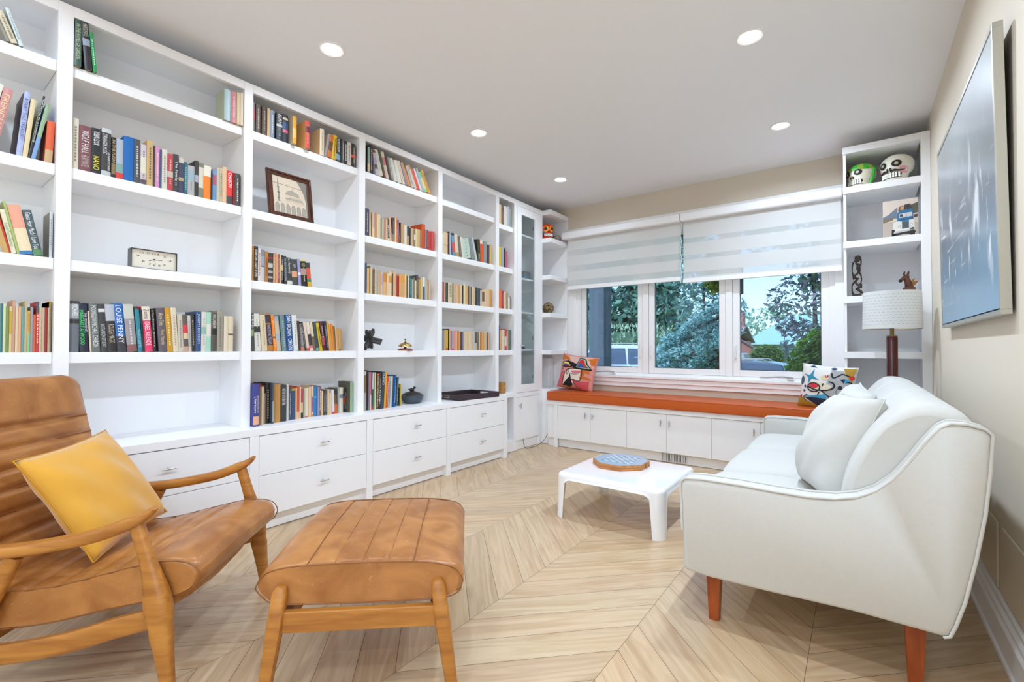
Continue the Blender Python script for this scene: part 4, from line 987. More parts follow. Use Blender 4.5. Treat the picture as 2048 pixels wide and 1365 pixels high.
# ---------------------------------------------------------------- canvas print of a vehicle
t = thing('canvas_print', 'square unframed print of a blue and white off-road truck on the right bookcase', 'print', (.24, 4.14, 1.763)); F = Fr((.148, 4.128, 1.7635), (1, .0, 0), (0, .12, 1))
def _cv(b): F.slab(b, 0, .186, 0, .262, -.022, 0, mat('D8CCC0', .6))
one('panel', t, _cv, bevel=.002)
def _jp(b):
    S = lambda u, v: (u*.186, v*.262); d = .0004; m = lambda h: mat(h, .5)
    P = lambda pts, h, k=0: F.poly(b, [S(*q) for q in pts], d+.00012*k, m(h))
    P([(0, 0), (1, 0), (1, 1), (0, 1)], 'D5C5B8'); P([(0, .56), (.16, .62), (.42, .80), (.42, .50), (0, .48)], '6E7888', 1); P([(.45, .72), (.80, .82), (1, .88), (1, .55), (.45, .55)], '5A5848', 1)
    P([(0, 0), (1, 0), (1, .42), (0, .42)], 'B5A699', 1); P([(0, .40), (.30, .46), (.30, .54), (0, .50)], '7A6A58', 2); P([(.86, .34), (1, .34), (1, .60), (.86, .58)], 'C9BDB0', 2); P([(.88, .48), (.98, .48), (.98, .56), (.88, .55)], '4A3028', 3)
    P([(.26, .10), (.30, .40), (.56, .43), (.88, .42), (.90, .20), (.88, .12), (.30, .06)], 'D9D6CC', 4)                  # white front
    P([(.40, .42), (.42, .64), (.50, .70), (.82, .72), (.86, .66), (.87, .44), (.55, .40)], '2F6C94', 5)                   # blue cab
    P([(.46, .50), (.47, .61), (.82, .63), (.84, .52)], 'C9C4C4', 6); P([(.48, .52), (.49, .595), (.56, .60), (.57, .525)], '4A4444', 7); P([(.655, .50), (.66, .62), (.675, .62), (.675, .50)], '2F6C94', 7)
    P([(.48, .42), (.86, .45), (.86, .48), (.48, .46)], '235578', 6); P([(.54, .20), (.54, .42), (.74, .43), (.74, .21)], '3E7396', 6); P([(.565, .22), (.565, .38), (.715, .385), (.715, .225)], '57534E', 7)
    P([(.26, .02), (.30, .13), (.88, .17), (.92, .10), (.88, .03), (.62, .06)], '26262A', 5); P([(.30, .09), (.31, .14), (.90, .185), (.90, .14)], 'B9B9B4', 6); P([(.77, .01), (.76, .20), (.87, .22), (.90, .02)], '1E1E20', 6); P([(.24, .04), (.25, .20), (.33, .20), (.35, .03)], '1E1E20', 5)
    F.disc(b, .47*.186, .27*.262, .007, .008, d+.0010, m('8A8A84')); F.disc(b, .47*.186, .27*.262, .0045, .005, d+.0012, m('E8E6DE')); F.disc(b, .80*.186, .30*.262, .007, .008, d+.0010, m('8A8A84')); F.disc(b, .80*.186, .30*.262, .0045, .005, d+.0012, m('E8E6DE'))
    P([(.44, .70), (.46, .80), (.58, .84), (.60, .70)], '8A5A3A', 6); P([(.50, .70), (.51, .80), (.60, .81), (.60, .70)], 'C09878', 7); P([(.60, .72), (.62, .84), (.78, .86), (.82, .74)], '4A4440', 6)
    for u in (.66, .76): F.stroke(b, [S(u+.06*math.cos(R(a)), .80+.05*math.sin(R(a))) for a in range(0, 361, 30)], .0014, d+.0012, m('1E1E1E'))
    F.stroke(b, [S(.43, .70), S(.84, .735)], .002, d+.0013, m('2A2A2A'))
one('printed_picture', t, _jp)
# ---------------------------------------------------------------- dark carved statue
t = thing('carved_statue', 'tall dark carved openwork wooden statue on the right bookcase', 'statue', (0, 4.20, 1.371)); SM = wood('241A15', '3C2C22', (30, 30, 20), .35, 'dark_carving')
def SP(a, c, y=4.20): return (-.037+(a-140)/310*.074, y, 1.3715+(1245-c)/990*.300)
def _st(b):
    T = lambda pts, r: b.tube([SP(*q) for q in pts], r, SM, n=8, up=(0, 1, 0))
    T([(205, 400), (180, 520), (178, 640), (205, 720)], [.005, .004, .004, .006]); T([(390, 350), (398, 430), (380, 500)], [.006, .004, .006])
    T([(330, 470), (330, 560), (345, 640), (300, 690), (225, 730)], [.010, .015, .010, .007, .008]); T([(350, 660), (390, 720), (405, 830), (390, 910), (340, 950)], [.007, .005, .004, .004, .006])
    T([(215, 720), (230, 800), (320, 800), (240, 880), (190, 930)], [.010, .014, .010, .009, .006]); T([(185, 920), (170, 1000), (175, 1120), (200, 1170)], [.006, .004, .005, .008]); T([(255, 890), (300, 950), (360, 960)], [.007, .007, .009])
    T([(380, 930), (370, 1010), (300, 1050), (390, 1120), (410, 1165)], [.010, .014, .012, .009, .010])
    b.ball(SP(320, 320), (.021, .017, .022), SM, 14, 8); T([(215, 375), (260, 390), (350, 380)], [.005, .009, .011]); T([(260, 420), (300, 460), (340, 480)], [.006, .009, .012])
    b.box(-.036, .030, 4.18, 4.222, 1.3715, 1.379, SM); b.box(-.030, .026, 4.183, 4.218, 1.379, 1.394, SM)
tag(base(one('carved_statue', None, _st, smooth=60), 0, 4.20, 1.3715), 'tall dark carved openwork wooden statue on the right bookcase', 'statue'); bpy.data.objects.remove(t)
# ---------------------------------------------------------------- carved donkey bust
t = thing('donkey_figurine', 'brown carved wooden donkey bust peeking over the lampshade', 'figurine', (.292, 4.26, 1.371)); DM = wood('4A2412', '6E3A1E', (20, 20, 20), .35, 'donkey_wood'); q = (.292, 4.26, 1.3715)
one('base', t, lambda b: b.prism([(.248, 1.3715), (.318, 1.3715), (.326, 1.42), (.306, 1.437), (.258, 1.425)], 'y', 4.235, 4.285, DM), bevel=.004)
one('neck', t, lambda b: b.tube([(.292, 4.26, 1.41), (.288, 4.257, 1.45), (.276, 4.252, 1.495), (.270, 4.25, 1.505)], [(.024, .022), (.021, .020), (.015, .016), (.010, .010)], DM, n=12, up=(0, 1, 0)), smooth=60)
one('head', t, lambda b: b.tube([(.288, 4.25, 1.510), (.272, 4.25, 1.500), (.254, 4.25, 1.484), (.246, 4.25, 1.476)], [(.012, .013), (.015, .014), (.011, .011), (.010, .010)], DM, n=12, up=(0, 1, 0)), smooth=60)
one('muzzle', t, lambda b: b.ball((.2445, 4.249, 1.474), .0115, mat('15100D', .5)), smooth=180)
for x in (.262, .284): one('ear', t, lambda b: b.tube([(x, 4.25, 1.512), (x+.003, 4.25, 1.528), (x+.006, 4.25, 1.540)], [(.006, .006), (.007, .005), (.002, .002)], DM, n=8, up=(0, 1, 0)), smooth=60)
one('saddle_board', t, lambda b: b.prism([(.312, 1.43), (.345, 1.470), (.318, 1.470), (.322, 1.492), (.300, 1.470)], 'y', 4.262, 4.275, wood('9A6020', 'B97C30', (20, 20, 20), .4, 'light_carving')), bevel=.001)
# ---------------------------------------------------------------- patterned bench cushions
def motif(fr, w, h, th, pinch, parent, shapes):
    """cloth patches lying on the front of a cushion: every shape is a part in its own colour"""
    c, x, y, z = fr
    def on(u, v, k):
        u, v = max(-.985, min(.985, u)), max(-.985, min(.985, v))
        return c + x*(w/2*u*(1-pinch*(1-v*v)*abs(u)**2)) + y*(h/2*v*(1-pinch*(1-u*u)*abs(v)**2)) + z*(th/2*((1-u*u)**.45)*((1-v*v)**.45) + .0012 + .0005*k)
    for nm, hx, k, kind, *a in shapes:
        m = mat(hx, .85); b = MB()
        if kind == 'poly':
            me_pts = a[0]; bm = bmesh.new(); vs = [bm.verts.new((p[0], p[1], 0)) for p in me_pts]; bm.faces.new(vs)
            bmesh.ops.triangulate(bm, faces=bm.faces)
            for _ in range(3): bmesh.ops.subdivide_edges(bm, edges=[e for e in bm.edges if e.calc_length() > .09], cuts=1, use_grid_fill=False); bmesh.ops.triangulate(bm, faces=bm.faces)
            bm.verts.index_update(); b.add([on(v.co.x, v.co.y, k) for v in bm.verts], [tuple(v.index for v in f.verts) for f in bm.faces], m); bm.free()
        elif kind == 'line':
            P = open_cr([(p[0], p[1], 0) for p in a[0]], 6) if len(a[0]) > 2 else [Vector((*p, 0)) for p in a[0]]
            wd = a[1]; V = []
            for i, p in enumerate(P):
                t_ = (P[min(i+1, len(P)-1)]-P[max(i-1, 0)]).normalized(); q_ = Vector((-t_.y, t_.x, 0))*wd/2; V += [on(p.x-q_.x, p.y-q_.y, k), on(p.x+q_.x, p.y+q_.y, k)]
            b.add(V, [(2*i, 2*i+1, 2*i+3, 2*i+2) for i in range(len(P)-1)], m)
        elif kind == 'disc':
            u, v, ru, rv = a; n = 22; b.add([on(u, v, k)] + [on(u+ru*f*math.cos(6.2832*i/n), v+rv*f*math.sin(6.2832*i/n), k) for f in (.5, 1) for i in range(n)], [(0, 1+i, 1+(i+1) % n) for i in range(n)] + [(1+i, 1+n+i, 1+n+(i+1) % n, 1+(i+1) % n) for i in range(n)], m)
        b.build(nm, parent)
def arc(u, v, r, a0, a1, n=10, s=1.0): return [(u+r*math.cos(R(a0+(a1-a0)*k/n)), v+r*s*math.sin(R(a0+(a1-a0)*k/n))) for k in range(n+1)]
KB = '151214'
tl, tr_, br, bl = (Vector(p) for p in ((-2.505, 4.375, .950), (-2.100, 4.36, .864), (-2.195, 4.335, .569), (-2.630, 4.345, .569)))
cl = (tl+tr_+br+bl)/4 + Vector((0, 0, .004)); axl = (tr_-tl)+(br-bl); ayl = (tl-bl)+(tr_-br)
tp, fl = make_pillow('throw_pillow', 'colourful abstract pink, orange and black cushion at the left bench end', mat('D98F86', .9, bump=(300, .08)), cl, axl, ayl+Vector((0, .10, 0)), .43, .37, .12, wr=.0, seed=2, pinch=.06)
motif(fl, .43, .37, .12, .06, tp, [
    ('pink_patch', 'DDB3A8', 0, 'poly', [(-.9, .9), (.9, .92), (.9, .3), (-.9, .35)]), ('orange_patch', 'CC6A1C', 1, 'poly', [(-.97, .97), (-.5, .8), (-.42, .6), (-.72, .66), (-.95, .62)]), ('orange_patch', 'CC6A1C', 1, 'poly', [(.45, .8), (.97, .95), (.93, .45), (.72, .5), (.66, .7)]),
    ('orange_patch', 'CC6A1C', 1, 'poly', [(.30, .12), (.75, .2), (.78, -.02), (.52, -.02), (.5, -.2), (.85, -.25), (.80, -.38), (.30, -.34)]),
    ('black_outline', KB, 2, 'poly', [(-.88, .50), (-.82, .18), (-.25, .22), (.02, .44), (.08, .88), (.44, .80), (.56, .52), (.90, .18), (.32, .14), (-.1, .16), (-.5, .60)]),
    ('yellow_band', 'E8D77A', 3, 'poly', [(-.82, .44), (-.80, .26), (-.74, .24), (-.30, .28), (-.5, .50), (-.76, .50)]), ('red_band', 'B51E28', 4, 'poly', [(-.76, .40), (-.74, .24), (-.34, .27), (-.46, .36)]), ('blue_diamond', '2A5AA0', 5, 'poly', [(-.72, .34), (-.66, .25), (-.42, .28), (-.52, .36)]),
    ('green_band', '7CC4A0', 3, 'poly', [(.12, .82), (.40, .75), (.50, .50), (.78, .24), (.0, .24), (.06, .4)]), ('red_shape', 'C92A30', 4, 'poly', [(.14, .76), (.36, .70), (.45, .48), (.66, .27), (.06, .27), (.08, .42)]), ('blue_diamond', '2A5AA0', 5, 'poly', [(.12, .50), (.26, .48), (.52, .28), (.08, .28)]),
    ('cream_shape', 'E9DCCB', 2, 'poly', [(-.60, -.84), (-.56, -.10), (-.28, .12), (.30, .16), (.32, -.48), (.0, -.50), (-.02, -.70), (-.22, -.88)]), ('black_shape', KB, 3, 'poly', [(-.62, -.86), (-.26, -.30), (-.30, -.05), (-.20, -.25), (-.10, -.60), (-.02, -.74), (-.10, -.90), (-.30, -.96)]),
    ('pink_patch', 'D9646A', 2, 'poly', [(-.96, -.96), (-.70, -.90), (-.56, -.10), (-.80, -.05)]), ('red_shape', 'D2545C', 3, 'poly', [(.0, -.56), (.34, -.54), (.84, -.42), (.80, -.92), (.40, -.96), (.16, -.80)]),
    ('rose_band', 'D9747C', 4, 'poly', [(-.20, .02), (.30, .10), (.32, -.02), (.02, -.12), (-.18, -.06)]), ('black_line', KB, 5, 'line', [(-.66, -.84), (-.58, -.15), (-.26, .14), (.32, .18), (.35, -.46), (.05, -.52), (.02, -.60), (.18, -.86), (.42, -.96)], .03), ('black_line', KB, 5, 'line', [(.30, -.30), (.90, -.36)], .03), ('black_line', KB, 5, 'line', [(-.85, .08), (-.30, .12)], .03), ('black_line', KB, 5, 'line', [(-.24, -.12), (.0, -.16), (.22, -.08)], .025),
    ('red_dash', 'A81E28', 5, 'poly', [(-.16, -.48), (-.02, -.43), (.10, -.47), (.0, -.56)]), ('black_line', KB, 6, 'line', [(-.48, .02), (-.44, -.20), (-.36, -.06), (-.40, .04)], .03), ('ochre_line', 'C98A2A', 6, 'line', [(-.66, -.92), (-.40, -.90), (-.20, -.97)], .05)])
tl, tr_, br, bl = (Vector(p) for p in ((-.302, 4.25, .872), (.034, 4.048, .832), (-.10, 4.066, .569), (-.40, 4.305, .569)))
c2 = (tl+tr_+br+bl)/4+Vector((.005, .005, .0)); ax2 = (tr_-tl)+(br-bl); ay2 = (tl-bl)+(tr_-br)
tp, f2 = make_pillow('throw_pillow', 'white and grey cushion with abstract blue, red and black shapes, right bench end', mat('E2E0DA', .9, bump=(300, .08)), c2, ax2, ay2, .43, .335, .10, wr=.0, seed=4, pinch=.06)
motif(f2, .43, .335, .10, .06, tp, [
    ('grey_patch', 'A9A8A8', 0, 'poly', [(.22, .80), (.62, .80), (.95, .40), (.95, -.95), (.30, -.95), (.10, -.20)]), ('ochre_patch', 'A8842A', 1, 'poly', [(-.96, -.60), (-.84, -.52), (-.72, -.60), (-.30, -.80), (.30, -.92), (.30, -.98), (-.97, -.98)]), ('ochre_patch', 'A8842A', 1, 'poly', [(.58, .92), (.97, .96), (.93, .30), (.80, .5)]), ('cream_patch', 'DDD3B8', 1, 'poly', [(-.55, .10), (-.05, .20), (.35, .10), (.30, -.15), (-.3, -.30)]),
    ('teal_star', '2F88A8', 2, 'poly', [(-.80, .52), (-.52, .46), (-.40, .80), (-.38, .46), (-.12, .28), (-.42, .32), (-.55, .08), (-.56, .34)]), ('slate_spot', '46606E', 2, 'disc', -.84, .20, .10, .20), ('navy_spot', '23405A', 2, 'poly', [(-.62, .88), (-.5, .97), (-.30, .86)]), ('navy_spot', '23405A', 2, 'disc', .28, .88, .10, .06),
    ('black_ring', '202428', 3, 'line', arc(-.30, -.06, .24, -10, 350, 16, .8), .055), ('red_oval', 'D03040', 3, 'disc', -.30, .02, .18, .11), ('black_stroke', '202428', 4, 'line', [(-.52, -.06), (-.20, -.16), (.20, -.12), (.42, .05), (.38, .22), (.22, .26)], .06), ('black_stroke', '202428', 4, 'line', [(.05, .16), (-.12, -.40)], .045), ('black_stroke', '202428', 4, 'line', [(.0, -.16), (.30, -.40)], .05),
    ('beige_blob', 'D9C9A4', 2, 'disc', .06, .42, .14, .13), ('red_dot', 'B02838', 3, 'disc', .12, .50, .06, .07), ('white_dot', 'F2F0EC', 4, 'disc', .11, .52, .02, .025),
    ('teal_blade', '3F9CC0', 3, 'poly', [(-.68, -.52), (-.10, -.38), (.16, -.28), (.22, -.50)]), ('navy_blade', '1F2A3C', 2, 'poly', [(-.66, -.55), (.20, -.48), (.12, -.95), (-.10, -.90)]), ('black_line', '202428', 3, 'line', [(-.52, -.42), (-.68, -.54), (-.58, -.72)], .035),
    ('black_hook', '202428', 3, 'line', [(.26, .66), (.34, .46), (.52, .58), (.62, .66), (.90, .56)], .055), ('black_hook', '202428', 4, 'line', [(.78, .34), (.94, .30), (.92, .08), (.80, .06)], .05), ('cyan_spot', '2F9CC0', 3, 'disc', .80, .36, .09, .09), ('red_spot', 'C83028', 3, 'disc', .92, .52, .07, .10), ('black_spot', '202428', 4, 'poly', [(.58, .40), (.74, .46), (.72, .26)]),
    ('black_dot', '202428', 2, 'disc', .62, .06, .075, .085), ('red_dot', 'D03040', 3, 'disc', .78, .08, .045, .05), ('black_dot', '202428', 2, 'disc', .62, -.38, .085, .07), ('black_oval', '202428', 2, 'disc', .40, -.42, .14, .075), ('red_hook', 'D03040', 3, 'line', [(.12, -.66), (.34, -.70), (.40, -.52)], .10), ('navy_dot', '23305A', 2, 'disc', -.66, -.06, .05, .06), ('navy_dot', '23305A', 2, 'disc', -.68, -.26, .05, .05), ('red_dot', 'C83048', 3, 'disc', -.80, -.52, .04, .06), ('black_curve', '202428', 2, 'line', [(.56, .02), (.50, -.14), (.60, -.32)], .014), ('dark_hook', '2A3A48', 3, 'line', [(.16, -.82), (.34, -.84), (.42, -.95)], .09)])
# ---------------------------------------------------------------- big abstract painting on the right wall
def art_mat():
    m = bpy.data.materials.new('abstract_painting'); m.use_nodes = True
    N, L = m.node_tree.nodes, m.node_tree.links; b = N['Principled BSDF']; tc = N.new('ShaderNodeTexCoord'); sp = N.new('ShaderNodeSeparateXYZ')
    L.new(tc.outputs['Generated'], sp.inputs[0])
    rp = N.new('ShaderNodeValToRGB'); e = rp.color_ramp.elements; e[0].position = 0; e[0].color = lin('7FA3BE'); e[1].position = 1; e[1].color = lin('B9BCBC')
    for p, h in ((.22, '6F8EA4'), (.45, '69727C'), (.62, '83878C'), (.82, 'A7AAAC')): x = e.new(p); x.color = lin(h)
    ns = N.new('ShaderNodeTexNoise'); ns.inputs['Scale'].default_value = 3.2; ns.inputs['Detail'].default_value = 6
    ad = N.new('ShaderNodeMath'); ad.operation = 'MULTIPLY_ADD'; ad.inputs[1].default_value = .22; ad.inputs[2].default_value = -.11
    a2 = N.new('ShaderNodeMath'); a2.operation = 'ADD'
    L.new(tc.outputs['Generated'], ns.inputs['Vector']); L.new(ns.outputs['Fac'], ad.inputs[0]); L.new(sp.outputs['Z'], a2.inputs[0]); L.new(ad.outputs[0], a2.inputs[1]); L.new(a2.outputs[0], rp.inputs[0])
    def streak(scale, rot, lo, hi, amt, prev):
        mp = N.new('ShaderNodeMapping'); mp.inputs['Scale'].default_value = scale; mp.inputs['Rotation'].default_value = rot
        n = N.new('ShaderNodeTexNoise'); n.inputs['Scale'].default_value = 1; n.inputs['Detail'].default_value = 7; n.inputs['Distortion'].default_value = .5
        r = N.new('ShaderNodeValToRGB'); r.color_ramp.elements[0].position = lo; r.color_ramp.elements[1].position = hi; r.color_ramp.elements[1].color = (amt, amt, amt, 1)
        dm = N.new('ShaderNodeMapRange'); dm.inputs[1].default_value = .06; dm.inputs[2].default_value = .22
        dt = N.new('ShaderNodeMapRange'); dt.inputs[1].default_value = .86; dt.inputs[2].default_value = .55
        mm = N.new('ShaderNodeMath'); mm.operation = 'MULTIPLY'; m2 = N.new('ShaderNodeMath'); m2.operation = 'MULTIPLY'
        mx = N.new('ShaderNodeMix'); mx.data_type = 'RGBA'; mx.inputs[7].default_value = lin('E9EDEF')
        L.new(tc.outputs['Generated'], mp.inputs[0]); L.new(mp.outputs[0], n.inputs['Vector']); L.new(n.outputs['Fac'], r.inputs[0])
        L.new(sp.outputs['Z'], dm.inputs[0]); L.new(sp.outputs['Z'], dt.inputs[0]); L.new(dm.outputs[0], mm.inputs[0]); L.new(dt.outputs[0], mm.inputs[1]); L.new(r.outputs[0], m2.inputs[0]); L.new(mm.outputs[0], m2.inputs[1]); L.new(m2.outputs[0], mx.inputs[0]); L.new(prev, mx.inputs[6])
        return mx.outputs[2]
    c = streak((1, 13, 3.2), (0, 0, 0), .58, .68, .85, rp.outputs[0]); c = streak((1, 40, 6), (0, 0, 0), .66, .72, .9, c); c = streak((1, 3, 26), (R(-22), 0, 0), .63, .70, .7, c)
    L.new(c, b.inputs['Base Color']); b.inputs['Roughness'].default_value = .28; return m
t = thing('wall_painting', 'large grey and blue abstract painting in a slim silver frame on the beige wall', 'painting', (.39, 2.71, 1.11))
F = Fr((.360, 2.080, 1.108), (0, 1, 0), (-.0143, 0, 1)); F.n = -F.n; w, h = 1.262, .925
SV = mat('BDBBB0', .35, .65, name='champagne_frame')
def _wf(b):
    for q in ((0, w, 0, .016), (0, w, h-.016, h), (0, .016, .016, h-.016), (w-.016, w, .016, h-.016)): F.slab(b, *q, -.0265, 0, SV)
one('frame', t, _wf, bevel=.001); one('canvas', t, lambda b: F.slab(b, .021, w-.021, .021, h-.021, -.020, -.002, art_mat())); one('backing', t, lambda b: F.slab(b, .014, w-.014, .014, h-.014, -.0255, -.021, mat('202022', .7)))
